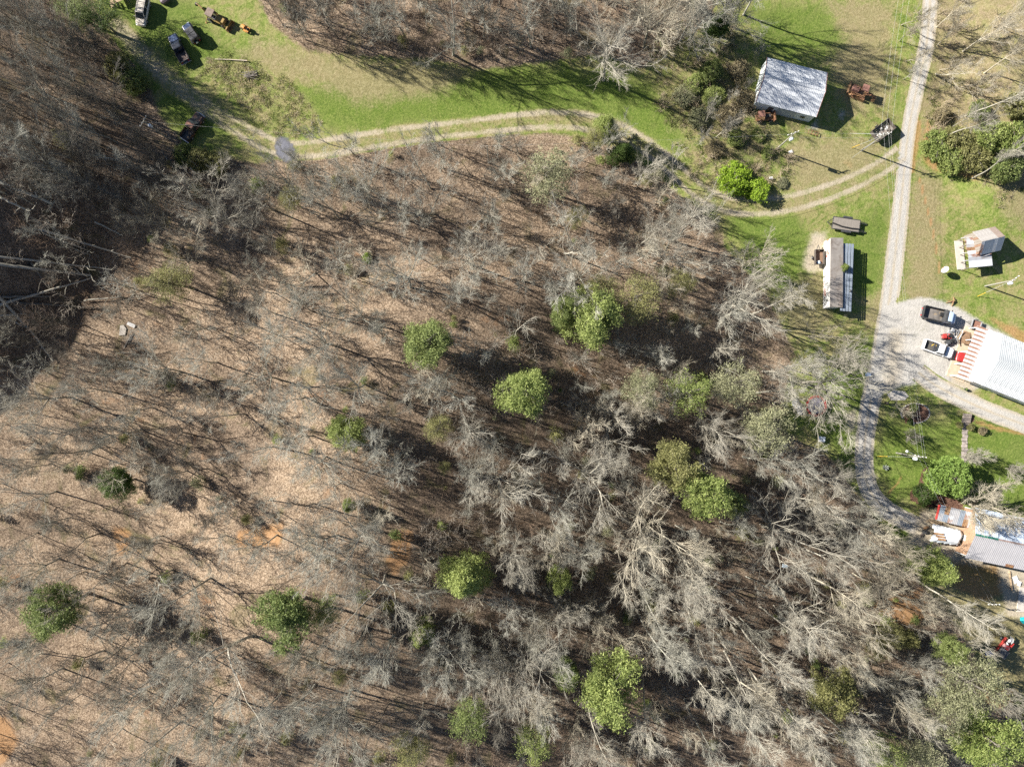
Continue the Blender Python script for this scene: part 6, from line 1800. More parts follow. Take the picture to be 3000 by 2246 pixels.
ev(1590, 1092, 'dense', 8, 2.0, 'green', 'small green cedar tucked against the brightest feathery pine', 'small tucked cedar', v=0)
ev(1184, 380, 'airy', 14, 4.6, 'pale', 'large smoky olive tree with a dark trunk below the two-rut drive', 'large smoky olive tree', v=0, name='leafing_tree')
ev(1246, 470, 'airy', 9, 1.8, 'olive', 'small yellowish sapling amid grey twigs below the smoky olive tree', 'small yellowish sapling', v=1, name='leafing_tree')
ev(1322, 1478, 'pine', 20, 5.2, 'bright', 'very large spreading light green pine low in the dark wood', 'very large spreading pine', v=0)
ev(1228, 1450, 'pine', 14, 2.6, 'green', 'ragged green pine against the very large spreading pine', 'ragged pine', v=3)
ev(1018, 1552, 'airy', 15, 3.4, 'green', 'narrow green pine with bare white branches across it', 'narrow pine with white branches', v=2)
ev(1152, 1600, 'airy', 14, 2.9, 'bright', 'yellowish pine low at the edge of the wood', 'yellowish low pine', v=3)
ev(888, 1625, 'airy', 14, 3.2, 'olive', 'grey-green pine cut by the bottom edge of the view', 'grey-green bottom pine', v=0)
ev(1800, 1492, 'pine', 15, 4.0, 'olive', 'yellow-olive pine between tall leaning white trunks', 'yellow-olive pine', v=1)
ev(2092, 1475, 'airy', 17, 5.2, 'pale', 'huge frosty grey-green pine below the red cart', 'huge frosty pine', v=1)
ev(2130, 1590, 'pine', 17, 5.0, 'bright', 'big yellow-green pine below the huge frosty pine', 'big yellow-green pine', v=2)
ev(2030, 1545, 'airy', 16, 3.7, 'pale', 'pale pine between the frosty pine and the yellow-olive pine', 'pale in-between pine', v=3)
ev(1985, 1640, 'airy', 15, 3.6, 'pale', 'misty pale pine cut by the bottom edge', 'misty bottom pine', v=2)
ev(1912, 1628, 'airy', 15, 3.4, 'bright', 'light yellow-green pine at the bottom edge beside a misty pale one', 'light bottom pine', v=0)
ev(2052, 1400, 'pine', 11, 2.6, 'green', 'small green pine at the top of the frosty pine', 'small pine above the frosty one', v=3)
ev(2030, 1232, 'cedar', 13, 3.0, 'bright', 'bright layered spruce overhanging the orange clay yard', 'layered spruce by the clay yard', v=2)
ev(1918, 1370, 'airy', 8, 2.3, 'olive', 'low mossy green cedar on the bank, first of a pair', 'mossy bank cedar', v=2)
ev(1968, 1384, 'cedar', 6, 1.9, 'olive', 'smaller darker cedar on the bank beside the mossy one', 'darker bank cedar', v=0)
ev(1895, 1400, 'airy', 8, 2.0, 'olive', 'thin yellowish sapling below the mossy bank cedar', 'thin bank sapling', v=3, name='leafing_tree')
ev(1310, 268, 'cedar', 10, 2.0, 'bright', 'narrow yellow-green cedar standing at the inner bend of the two-rut drive', 'narrow cedar at the bend', v=1)
ev(1285, 300, 'airy', 8, 1.9, 'olive', 'thin olive cedar just below the narrow cedar at the bend', 'thin cedar at the bend', v=2)
ev(1345, 326, 'cedar', 7, 2.2, 'dark', 'dark bluish cedar in the shade inside the bend of the drive', 'dark cedar in the bend', v=0)
ev(1555, 50, 'cedar', 8, 1.9, 'dark', 'dark green conical cedar beside a white-limbed tree above the brush', 'dark conical cedar', v=2)
ev(1537, 150, 'shrub', 3, 2.0, 'green', 'green bush in the brush beside the big white-limbed tree', 'green bush in the brush', 'shrub', 'bush', 'shrubs in the brushy belt')
ev(630, 430, 'airy', 8, 2.2, 'olive', 'faint green sapling at the wood edge under the ragged grey trees', 'faint sapling at the wood edge', v=1, name='leafing_tree')
ev(792, 556, 'shrub', 1.6, .9, 'lime', 'tiny bright green bush on open leaf litter', 'tiny bright bush', 'shrub', 'bush', 'shrubs in the wood')
ev(960, 1010, 'airy', 5, 1.2, 'olive', 'slight green sapling below the thin green one', 'slight sapling', v=0, name='leafing_tree')
ev(750, 1095, 'cedar', 5, 1.0, 'green', 'knee-high green cedar beside a dark trunk shadow', 'tiny cedar', v=1)
ev(255, 140, 'shrub', 3, 2.6, 'olive', 'hazy olive thicket bush on the shaded slope above the parked truck', 'olive slope bush', 'shrub', 'bush', 'shrubs on the shaded slope')
ev(285, 175, 'shrub', 3.4, 2.3, 'green', 'dark green bush beside the olive slope bush', 'green slope bush', 'shrub', 'bush', 'shrubs on the shaded slope')
ev(215, 40, 'airy', 7, 3.6, 'dark', 'dark green vine-hung tree in the top corner of the slope', 'dark vine-hung tree', v=3)
ev(160, 20, 'airy', 8, 3.4, 'green', 'dim green vine-hung tree beside the darker one', 'dim vine-hung tree', v=0)
ev(430, 345, 'shrub', 3.4, 2.2, 'olive', 'dim olive bush below the rusty-roofed black truck', 'dim bush by the truck', 'shrub', 'bush', 'shrubs on the shaded slope')
ev(395, 330, 'shrub', 2.8, 1.8, 'green', 'shaded green bush behind the white junk', 'shaded bush by the junk', 'shrub', 'bush', 'shrubs on the shaded slope')
ev(460, 352, 'shrub', 3, 2.0, 'olive', 'olive bush at the wood edge beside the white junk', 'edge bush by the junk', 'shrub', 'bush', 'shrubs on the shaded slope')

# bushes round the two bends and in the brush
SB = 'bright bushes at the drive'
ev(1588, 385, 'shrub', 3.2, 2.7, 'lime', 'large vivid lime green bush inside the bend of the drive', 'large lime bush', 'shrub', 'bush', SB, v=0)
ev(1640, 412, 'shrub', 2.6, 2.2, 'lime', 'smaller vivid lime bush against the large one, drive side', 'smaller lime bush', 'shrub', 'bush', SB, v=1)
SR = 'evergreen thicket beyond the gravel road'
for i, (x, y, h, r, t, lb, mk) in enumerate((
        (2030, 312, 3.6, 3.0, 'bright', 'bright mossy bush nearest the gravel road in the thicket', 'bright thicket bush'),
        (2075, 300, 4.2, 3.0, 'olive', 'olive bush behind the bright mossy one', 'olive thicket bush'),
        (2065, 345, 3.6, 2.7, 'bright', 'green bush on the meadow side of the thicket', 'green thicket bush'),
        (2110, 335, 4.4, 3.0, 'olive', 'dull olive bush in the middle of the thicket', 'middle thicket bush'),
        (2150, 290, 5.0, 3.4, 'bright', 'tall dark bush deep in the thicket', 'tall thicket bush'),
        (2195, 300, 5.5, 3.4, 'bright', 'tall green bush at the photo edge of the thicket', 'edge thicket bush'),
        (2180, 360, 4.4, 2.8, 'green', 'darkest bush at the lower corner of the thicket', 'darkest thicket bush'),
        (2205, 230, 5.0, 3.0, 'olive', 'yellowish bush above the tall green one', 'yellowish thicket bush'),
        (2040, 245, 2.4, 1.6, 'straw', 'straw-coloured bush above the bright mossy one', 'straw thicket bush'),
        (2120, 235, 3.0, 1.9, 'bright', 'small yellow-green bush under a white fallen tree', 'yellow thicket bush'))):
    ev(x, y, 'shrub', h * .85, r * .85, t, lb, mk, 'shrub', 'bush', SR, v=i % 3)
SB2 = 'shrubs in the brushy belt'
for i, (x, y, h, r, t, lb, mk) in enumerate((
        (1478, 205, 2.4, 2.2, 'pale', 'olive bush beneath the big white-limbed tree', 'olive brush bush'),
        (1500, 178, 2.6, 2.0, 'bright', 'yellow-green bush along the upper brush', 'yellow brush bush'),
        (1545, 205, 2.0, 2.4, 'bright', 'wide light green bramble in the middle of the brush', 'light bramble'),
        (1570, 245, 2.4, 2.0, 'straw', 'straw-coloured dead bramble beside the barn side brush', 'dead bramble'),
        (1610, 215, 3.0, 2.3, 'straw', 'tan leaning brush against the barn gable', 'tan leaning brush'),
        (1600, 150, 3.0, 2.2, 'straw', 'tan wiry bush above the barn gable', 'tan wiry bush'),
        (1512, 252, 2.4, 2.1, 'pale', 'dim olive bramble along the fallen shadow', 'dim bramble'),
        (1590, 300, 2.0, 2.0, 'bright', 'green bramble below the rusty loader', 'green bramble'),
        (1640, 290, 1.8, 1.5, 'bright', 'bright weeds at the foot of the barn-side pole', 'bright pole weeds'),
        (1545, 320, 1.8, 2.0, 'straw', 'tan weeds between brush and drive', 'tan drive weeds'),
        (1660, 330, 1.4, 1.3, 'bright', 'yellow-green weeds beside the bare lawn', 'lawn edge weeds'),
        (1690, 395, 1.2, 1.2, 'pale', 'dull low weeds beside the smaller lime bush', 'dull weeds'))):
    ev(x, y, 'shrub', h * .6, r * .85, t, lb, mk, 'shrub', 'bush', SB2, v=i % 3)

# ------------------------------------------------------------------ bare trees that stand out
def bt(x, y, kind, h, tone, v=None, wide=1.0, rz=None):
    return put_bare(*q(x, y), kind, h, tone, v=v, wide=wide, rz=rz)
HAND = []
for a in (
    # along the top wood
    (1325, 100, 'wide', 18, 'pale', 0, 1.35), (1530, 5, 'broad', 17, 'grey', 0), (1575, -20, 'broad', 18, 'grey', 2), (1612, -35, 'broad', 17, 'grey', 3), (1655, -45, 'wide', 16, 'grey', 1), (1425, 15, 'broad', 18, 'tan', 1), (965, 40, 'broad', 17, 'grey', 2), (1040, 10, 'wide', 15, 'grey'), (860, 25, 'wide', 14, 'grey'),
    (790, 20, 'thin', 13, 'grey'), (1150, 40, 'wide', 14, 'grey'), (1240, 35, 'small', 10, 'grey'), (700, 25, 'wide', 13, 'dark'), (640, 30, 'small', 9, 'dark'), (930, 100, 'small', 8, 'russet'),
    (1080, 90, 'small', 8, 'russet'), (830, 90, 'small', 8, 'russet'), (720, 90, 'small', 7, 'russet'), (1545, 70, 'thin', 14, 'pale', 1), (1590, 10, 'wide', 15, 'grey'), (1500, 25, 'wide', 14, 'grey'), (1500, 100, 'thin', 7, 'pale'),
    (1640, 110, 'small', 4.2, 'pale'), (1620, 180, 'small', 4.2, 'pale'), (1585, 200, 'small', 4.2, 'pale'), (1560, 280, 'small', 6, 'pale'), (1600, 250, 'small', 4.2, 'pale'), (1535, 250, 'small', 6, 'pale'), (1520, 300, 'small', 5, 'pale'),
    # beyond the road
    (2130, 245, 'tall', 15, 'pale', 0), (2190, 190, 'tall', 15, 'pale', 2), (2090, 110, 'thin', 12, 'tan'), (2150, 60, 'wide', 12, 'tan'), (2070, 20, 'small', 9, 'tan'), (2200, 110, 'wide', 12, 'tan'), (2120, 160, 'small', 8, 'tan'),
    (2190, 345, 'tall', 13, 'pale'), (2060, 70, 'small', 7, 'tan'), (1985, 110, 'small', 6, 'tan'), (1975, 60, 'small', 7, 'tan'), (1980, 150, 'small', 6, 'grey'), (1985, 20, 'small', 8, 'tan'), (2090, 255, 'small', 6, 'pale'), (2200, 20, 'small', 9, 'tan'), (2060, 130, 'small', 6, 'tan'),
    # along the two-rut drive
    (735, 290, 'thin', 15, 'grey', 0), (640, 350, 'thin', 14, 'grey', 2), (915, 370, 'thin', 14, 'grey', 1), (1010, 350, 'thin', 10, 'dark', 3), (1325, 290, 'wide', 11, 'grey', 0), (1395, 375, 'wide', 12, 'pale', 1), (1480, 375, 'thin', 11, 'pale', 1),
    (1310, 385, 'small', 8, 'grey'), (1100, 360, 'small', 8, 'grey'), (1240, 340, 'small', 8, 'grey'), (1340, 420, 'small', 8, 'dark'), (1430, 420, 'small', 7, 'dark'), (1080, 300, 'small', 6, 'grey'),
    # clearing edge
    (1485, 490, 'wide', 16, 'pale', 2, 1.1), (1405, 505, 'wide', 12, 'pale', 0), (1555, 560, 'thin', 11, 'grey'), (1640, 555, 'wide', 13, 'tan', 3), (1440, 545, 'broad', 14, 'pale', 1), (1610, 640, 'broad', 17, 'pale', 3, 1.1),
    (1680, 660, 'tall', 17, 'pale', 1, 1.3), (1590, 680, 'wide', 14, 'grey'), (1790, 720, 'broad', 11, 'tan', 2, .9), (1800, 825, 'broad', 17, 'pale', 4, 1.15), (1745, 790, 'wide', 14, 'grey'), (1700, 800, 'wide', 16, 'pale', 1), (1820, 770, 'wide', 15, 'pale', 2),
    (1710, 1000, 'wide', 15, 'grey'), (1650, 1000, 'wide', 15, 'grey'), (1800, 1045, 'wide', 16, 'pale', 0, 1.1), (1690, 850, 'tall', 15, 'grey'),
    (1715, 1175, 'broad', 19, 'pale', 0, 1.2), (1890, 1150, 'wide', 15, 'tan', 3), (1840, 1130, 'wide', 15, 'grey', 1), (1940, 1170, 'wide', 14, 'tan', 2), (1800, 1220, 'wide', 15, 'pale'), (1760, 1090, 'wide', 14, 'pale', 1), (2140, 1100, 'vase', 8, 'tan', 0, 1.5),
    # middle of the wood
    (1532, 930, 'wide', 17, 'pale', 1, 1.1), (1330, 935, 'broad', 16, 'pale', 2), (1280, 1030, 'broad', 18, 'pale', 0), (1395, 1150, 'broad', 20, 'tan', 3, 1.2), (1460, 830, 'thin', 13, 'grey'), (1375, 880, 'wide', 14, 'tan'), (1425, 770, 'small', 10, 'grey'),
    (1250, 590, 'broad', 15, 'grey', 4), (1230, 520, 'broad', 15, 'pale', 2), (1075, 480, 'small', 9, 'grey'), (1005, 545, 'broad', 14, 'pale', 1), (865, 600, 'broad', 15, 'grey', 3), (1130, 590, 'wide', 12, 'grey'), (850, 440, 'broad', 14, 'grey', 0), (925, 430, 'broad', 14, 'grey', 2),
    (775, 400, 'broad', 14, 'grey', 1), (700, 440, 'wide', 14, 'grey'), (615, 390, 'broad', 14, 'grey', 4), (545, 420, 'wide', 15, 'pale', 2), (430, 410, 'broad', 15, 'pale', 3), (480, 460, 'wide', 15, 'pale', 0), (330, 470, 'broad', 13, 'tan', 0), (400, 540, 'broad', 12, 'tan', 2),
    (650, 570, 'thin', 12, 'grey'), (720, 570, 'thin', 13, 'grey'), (640, 660, 'wide', 13, 'grey'), (760, 680, 'broad', 13, 'grey', 3), (600, 720, 'wide', 13, 'grey'), (500, 690, 'thin', 13, 'dark'), (690, 740, 'broad', 14, 'grey', 1), (560, 620, 'thin', 11, 'dark'),
    (420, 700, 'thin', 12, 'grey'), (330, 800, 'broad', 13, 'grey', 1), (400, 850, 'thin', 15, 'dark', 0), (240, 780, 'small', 9, 'grey'), (180, 850, 'wide', 14, 'grey', 2), (60, 860, 'broad', 15, 'pale', 1), (120, 930, 'wide', 13, 'grey'), (560, 820, 'broad', 14, 'grey', 0), (620, 860, 'wide', 14, 'grey'),
    (480, 900, 'thin', 13, 'grey'), (640, 950, 'wide', 13, 'grey'), (360, 950, 'thin', 14, 'dark', 2), (560, 980, 'broad', 13, 'grey', 2), (760, 830, 'broad', 13, 'grey', 4), (880, 860, 'thin', 13, 'grey'), (965, 860, 'broad', 14, 'grey', 2), (860, 1010, 'wide', 12, 'grey'),
    (640, 1110, 'thin', 13, 'dark', 0), (540, 1100, 'thin', 12, 'grey', 1), (480, 1080, 'small', 8, 'grey'), (450, 1120, 'small', 8, 'dark'), (560, 1180, 'wide', 12, 'grey'), (760, 1170, 'broad', 16, 'pale', 0, 1.1), (690, 1190, 'broad', 15, 'grey', 3), (820, 1140, 'wide', 12, 'grey'),
    (390, 1290, 'broad', 15, 'grey', 0), (300, 1270, 'thin', 15, 'grey', 0), (200, 1250, 'thin', 14, 'dark', 3), (140, 1180, 'thin', 14, 'dark', 0), (40, 1080, 'broad', 13, 'grey', 2), (60, 1010, 'small', 9, 'grey'), (110, 1130, 'small', 8, 'grey'), (40, 1240, 'broad', 14, 'grey', 3), (40, 1330, 'thin', 14, 'grey', 2),
    (240, 1400, 'thin', 15, 'dark', 0), (140, 1460, 'thin', 15, 'dark', 2), (60, 1490, 'wide', 13, 'grey'), (330, 1390, 'small', 8, 'grey'), (380, 1460, 'wide', 14, 'grey', 1), (480, 1440, 'broad', 18, 'pale', 2, 1.3), (250, 1540, 'wide', 13, 'grey'), (420, 1560, 'broad', 14, 'grey', 4), (330, 1620, 'wide', 14, 'grey'),
    (560, 1560, 'wide', 15, 'grey'), (640, 1540, 'wide', 15, 'grey', 0), (720, 1560, 'broad', 16, 'grey', 1), (800, 1290, 'broad', 17, 'pale', 0, 1.1), (830, 1420, 'wide', 14, 'grey', 2), (760, 1400, 'wide', 14, 'grey'), (1010, 1390, 'wide', 13, 'grey', 1), (960, 1430, 'broad', 14, 'grey', 0),
    (1085, 1050, 'broad', 15, 'pale', 4), (1010, 1030, 'wide', 13, 'grey', 2), (1060, 960, 'wide', 12, 'grey', 3), (1210, 1100, 'wide', 14, 'grey'), (1120, 1190, 'wide', 14, 'pale', 0), (1260, 1200, 'wide', 15, 'grey', 1), (1170, 1380, 'wide', 13, 'grey', 2), (1100, 1310, 'wide', 13, 'grey', 0), (1130, 1470, 'broad', 18, 'pale', 1),
    # tall leaning poles low down
    (1520, 1285, 'tall', 22, 'pale', 0), (1500, 1265, 'broad', 18, 'pale', 3), (1545, 1390, 'tall', 23, 'pale', 1), (1665, 1420, 'tall', 23, 'pale', 2), (1640, 1500, 'tall', 22, 'pale', 3), (1700, 1545, 'tall', 22, 'pale', 4), (1610, 1540, 'tall', 20, 'grey', 0), (1420, 1330, 'tall', 20, 'grey', 1),
    (1240, 1330, 'wide', 14, 'pale', 2), (1380, 1290, 'small', 10, 'grey'), (1420, 1400, 'tall', 21, 'grey', 2), (1470, 1440, 'tall', 22, 'grey', 3), (1530, 1510, 'tall', 22, 'pale', 4), (1430, 1560, 'tall', 22, 'pale', 1), (1200, 1560, 'tall', 19, 'grey', 0), (1290, 1600, 'tall', 20, 'pale', 2),
    (1820, 1290, 'tall', 20, 'tan', 0, 1.2), (1760, 1330, 'tall', 21, 'pale', 3, 1.2), (1720, 1380, 'tall', 20, 'pale', 4), (1840, 1370, 'broad', 16, 'tan', 1), (2100, 1310, 'tall', 19, 'pale', 1, 1.1), (1900, 1270, 'wide', 13, 'tan', 0), (1930, 1230, 'wide', 14, 'tan', 3), (1860, 1440, 'wide', 13, 'grey'), (1980, 1450, 'wide', 12, 'grey'),
    (1890, 1560, 'tall', 21, 'pale', 2), (1780, 1600, 'tall', 22, 'pale', 3), (1850, 1620, 'tall', 21, 'grey', 4), (1640, 1620, 'tall', 22, 'pale', 0), (1540, 1620, 'tall', 22, 'grey', 1), (2070, 1340, 'wide', 12, 'tan'), (1980, 1310, 'wide', 12, 'tan', 2), (2200, 1520, 'tall', 19, 'pale', 0), (1940, 1500, 'wide', 12, 'grey'),
    # dim trees on the slope
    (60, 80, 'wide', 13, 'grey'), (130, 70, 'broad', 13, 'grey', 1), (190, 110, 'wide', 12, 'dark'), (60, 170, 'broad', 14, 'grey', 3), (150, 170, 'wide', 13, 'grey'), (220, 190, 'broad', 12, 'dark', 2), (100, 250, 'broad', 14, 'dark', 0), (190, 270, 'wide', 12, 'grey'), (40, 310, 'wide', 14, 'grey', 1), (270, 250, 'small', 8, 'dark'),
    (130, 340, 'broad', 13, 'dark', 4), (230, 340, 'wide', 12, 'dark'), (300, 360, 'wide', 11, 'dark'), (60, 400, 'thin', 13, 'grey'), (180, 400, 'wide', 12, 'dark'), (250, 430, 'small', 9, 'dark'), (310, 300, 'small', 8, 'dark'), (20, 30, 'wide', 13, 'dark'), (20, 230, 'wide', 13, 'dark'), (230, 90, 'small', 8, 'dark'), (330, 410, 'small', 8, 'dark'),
):
    bt(*a[:5], v=a[5] if len(a) > 5 else None, wide=a[6] if len(a) > 6 else 1.0)

# ------------------------------------------------------------------ the trees between them
def fill_bare(target):
    XY = [t[3] for t in TREES] + [e[0] for e in EVER]
    RR = [34.0] * len(TREES) + [e[1] * 0.72 for e in EVER]
    wood = LEAF
    tries = 0
    while len(TREES) < target and tries < 60000:
        tries += 1
        px, py = rng.uniform(-20, 3020), rng.uniform(-20, 2266)
        a, b = np.array([px]), np.array([py])
        if max(float(poly_sd(a, b, p)[0]) for p in wood) < 22: continue
        if px < 420 and 520 < py < 1150: continue
        bright = px < 1250 and py > 700
        need = (52 if bright else 40)
        P = np.array(XY); d = np.hypot(P[:, 0] - px, P[:, 1] - py)
        if (d < need * 0.5 + np.array(RR) * 0.62).any(): continue
        u = rng.uniform()
        low = py > 1500 and px > 1300
        if low: kind = 'tall' if u < .42 else ('wide' if u < .68 else 'small')
        elif bright: kind = 'thin' if u < .42 else ('small' if u < .66 else 'wide')
        elif py < 420: kind = 'small' if u < .55 else 'wide'
        else: kind = 'small' if u < .42 else ('wide' if u < .76 else 'thin')
        h = {'tall': 20, 'wide': 12.5, 'small': 8.2, 'thin': 12}[kind] * rng.uniform(.85, 1.15)
        w = rng.uniform()
        if px > 1500: tone = 'pale' if w < .45 else ('tan' if w < .65 else 'grey')
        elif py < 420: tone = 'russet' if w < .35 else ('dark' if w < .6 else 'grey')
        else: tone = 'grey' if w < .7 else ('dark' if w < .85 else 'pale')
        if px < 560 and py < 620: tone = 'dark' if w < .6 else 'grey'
        put_bare(px, py, kind, h, tone)
        XY.append((px, py)); RR.append(34.0)
fill_bare(318)

# ------------------------------------------------------------------ undergrowth: brush and saplings nobody could count
def brush_variants(n, seed, h, stems, fan):
    out = []
    for i in range(n):
        g = np.random.default_rng(seed + i)
        base = np.c_[g.normal(0, .25, (stems, 2)), np.full(stems, -0.1)]
        d = np.c_[g.normal(0, fan, (stems, 2)), np.ones(stems)]
        s = grow(g, base, d, h * g.uniform(.6, 1.1, stems), 3, .14, .03)
        sr = np.tile([[.028, .012]], (stems, 1))
        b, br = sprout(g, s, sr, 5, .25, .98, 40, .5, .25, 2, .2, .05, .7, .014, .5)
        c, cr = sprout(g, b, br, 3, .3, .98, 38, .6, .2, 1, .2, .03, .8, .011, .5)
        out.append(joined([prisms(s, sr, 3), prisms(b, br, 3), prisms(c, cr, 3)]))
    return out

def scatter(name, label, variants, pts, scales, material, tilt=0.12):
    Vs, Fs, o = [], [], 0
    for (x, y, z), s in zip(pts, scales):
        V, F = variants[int(rng.integers(len(variants)))]
        a = rng.uniform(0, 6.28); c, n = math.cos(a), math.sin(a)
        M = np.array([[c, -n, rng.normal() * tilt], [n, c, rng.normal() * tilt], [0, 0, 1.0]])
        Vs.append(V @ M.T * s + np.array([x, y, z])); Fs.append(F + o); o += len(V)
    if not Vs: return None
    ob = link_mesh(name, np_mesh(name, np.concatenate(Vs), np.concatenate(Fs), material))
    return tag(ob, label, None, kind='stuff')

def sow(n, ok, seed):
    g = np.random.default_rng(seed)
    px, py = g.uniform(-60, 3060, n), g.uniform(-60, 2306, n)
    k = ok(px, py, g)
    z = np.zeros(n)
    px, py = px[k], py[k]; z = np.zeros(len(px))
    for _ in range(20):
        x = (px - 1500) * K * (H - z); y = (1123 - py) * K * (H - z); z = .5 * z + .5 * hgt(x, y)
    return np.stack([x, y, z - .03], 1), g

def in_wood(px, py, g):
    w = np.maximum.reduce([poly_sd(px, py, p) for p in LEAF])
    dens = np.where((px < 1250) & (py > 620), .30, .95)
    dens = np.where((px < 380) & (py > 500) & (py < 1100), .35, dens)
    return (w > 5) & (g.uniform(0, 1, len(px)) < dens)
BR = brush_variants(6, 400, 3.2, 7, .30)
pts, g = sow(2700, in_wood, 5)
half = len(pts) // 2
scatter('undergrowth', 'grey bare brush and saplings under the trees', BR, pts[:half], g.uniform(.6, 1.5, half), bark_mat('brush_grey', (.17, .14, .11), (.40, .36, .30)))
scatter('undergrowth', 'brown bare brush and saplings under the trees', BR, pts[half:], g.uniform(.5, 1.2, len(pts) - half), bark_mat('brush_brown', (.10, .07, .05), (.27, .20, .145)))

def in_brush(px, py, g):
    w = np.maximum(poly_sd(px, py, BRUSH), poly_sd(px, py, STRAW) - 20)
    return (w > 4) & (g.uniform(0, 1, len(px)) < .9)
pts, g = sow(5200, in_brush, 6)
scatter('undergrowth', 'tan dry brush and canes beyond the lawn', brush_variants(5, 420, 1.7, 9, .5), pts, g.uniform(.5, 1.25, len(pts)), bark_mat('brush_tan', (.20, .155, .10), (.50, .42, .30)), .3)

# tussocks of tall grass
def tuft_variants(n, seed, blades, h):
    out = []
    for i in range(n):
        g = np.random.default_rng(seed + i)
        b = np.c_[g.normal(0, .26, (blades, 2)), np.full(blades, -.02)]
        d = unit(np.c_[g.normal(0, 1.0, (blades, 2)), np.ones(blades) * .8]) * (h * g.uniform(.6, 1.2, (blades, 1)))
        s = unit(np.cross(d, g.normal(0, 1, (blades, 3)))) * .04
        out.append((np.stack([b - s, b + s, b + d], 1).reshape(-1, 3), np.arange(blades * 3).reshape(-1, 3)))
    return out
TF = tuft_variants(6, 500, 36, .5)
GRASSY = leaf_mat('tussock_green', (0.12, 0.16, 0.045), (0.34, 0.37, 0.14), .5)
DEAD = leaf_mat('tussock_dead', (0.22, 0.19, 0.10), (0.56, 0.49, 0.34), .5)
pts, g = sow(150000, lambda px, py, g: (poly_sd(px, py, TALL) > 30 * (g.uniform(0, 1, len(px)) - .5)) & (g.uniform(0, 1, len(px)) < .5), 8)
h2 = int(len(pts) * .5)
scatter('tall_grass', 'rank green tussocks on the rough patch', TF, pts[:h2], g.uniform(.5, 1.4, h2), GRASSY, .3)
scatter('tall_grass', 'dead tan tussocks on the rough patch', TF, pts[h2:], g.uniform(.5, 1.3, len(pts) - h2), DEAD, .5)
pts, g = sow(60000, lambda px, py, g: (np.maximum(poly_sd(px, py, BRUSH), poly_sd(px, py, [(2690, 250), (2720, 240), (2900, 500), (3000, 560), (2960, 600), (2760, 500)])) > 40 * (g.uniform(0, 1, len(px)) - .6)) & (g.uniform(0, 1, len(px)) < .3), 9)
h2 = int(len(pts) * .6)
scatter('tall_grass', 'rank green weeds among the brush', TF, pts[:h2], g.uniform(.6, 1.5, h2), GRASSY, .3)
scatter('tall_grass', 'dead tan weeds among the brush', TF, pts[h2:], g.uniform(.6, 1.5, len(pts) - h2), DEAD, .3)

# ------------------------------------------------------------------ the rest of the wood: past the trees built one by one, one mass of slender stems
def spread_copies(name, label, sources, pts, scales, seed):
    """one object that carries many copies of the SOURCES (geometry nodes), each turned and sized by its own point"""
    g = np.random.default_rng(seed)
    n = len(pts)
    me = bpy.data.meshes.new(name); me.vertices.add(n); me.vertices.foreach_set('co', np.ascontiguousarray(pts, np.float32).ravel())
    rot = np.c_[g.normal(0, .06, (n, 2)), g.uniform(0, 6.28, n)].astype(np.float32)
    a = me.attributes.new('turn', 'FLOAT_VECTOR', 'POINT'); a.data.foreach_set('vector', rot.ravel())
    a = me.attributes.new('size', 'FLOAT', 'POINT'); a.data.foreach_set('value', np.asarray(scales, np.float32))
    a = me.attributes.new('pick', 'INT', 'POINT'); a.data.foreach_set('value', g.integers(0, len(sources), n).astype(np.int32))
    o = bpy.data.objects.new(name, me); col.objects.link(o)
    coll = bpy.data.collections.new(name + '_kinds')
    for k, (nm, m_) in enumerate(sources):
        coll.objects.link(bpy.data.objects.new(f'{name}_kind_{k:02d}', m_))
    ng = bpy.data.node_groups.new(name, 'GeometryNodeTree')
    ng.interface.new_socket('Geometry', in_out='INPUT', socket_type='NodeSocketGeometry')
    ng.interface.new_socket('Geometry', in_out='OUTPUT', socket_type='NodeSocketGeometry')
    N, Lk = ng.nodes, ng.links
    gi, go = N.new('NodeGroupInput'), N.new('NodeGroupOutput')
    ci = N.new('GeometryNodeCollectionInfo'); ci.inputs['Collection'].default_value = coll; ci.inputs['Separate Children'].default_value = True; ci.inputs['Reset Children'].default_value = True
    ip = N.new('GeometryNodeInstanceOnPoints'); ip.inputs['Pick Instance'].default_value = True
    def attr(nm, t):
        q_ = N.new('GeometryNodeInputNamedAttribute'); q_.data_type = t; q_.inputs['Name'].default_value = nm
        return [s for s in q_.outputs if s.enabled and s.name == 'Attribute'][0]
    Lk.new(gi.outputs[0], ip.inputs['Points']); Lk.new(ci.outputs[0], ip.inputs['Instance'])
    Lk.new(attr('pick', 'INT'), ip.inputs['Instance Index']); Lk.new(attr('turn', 'FLOAT_VECTOR'), ip.inputs['Rotation']); Lk.new(attr('size', 'FLOAT'), ip.inputs['Scale'])
    Lk.new(ip.outputs[0], go.inputs[0])
    md = o.modifiers.new('spread', 'NODES'); md.node_group = ng
    return tag(o, label, None, kind='stuff')

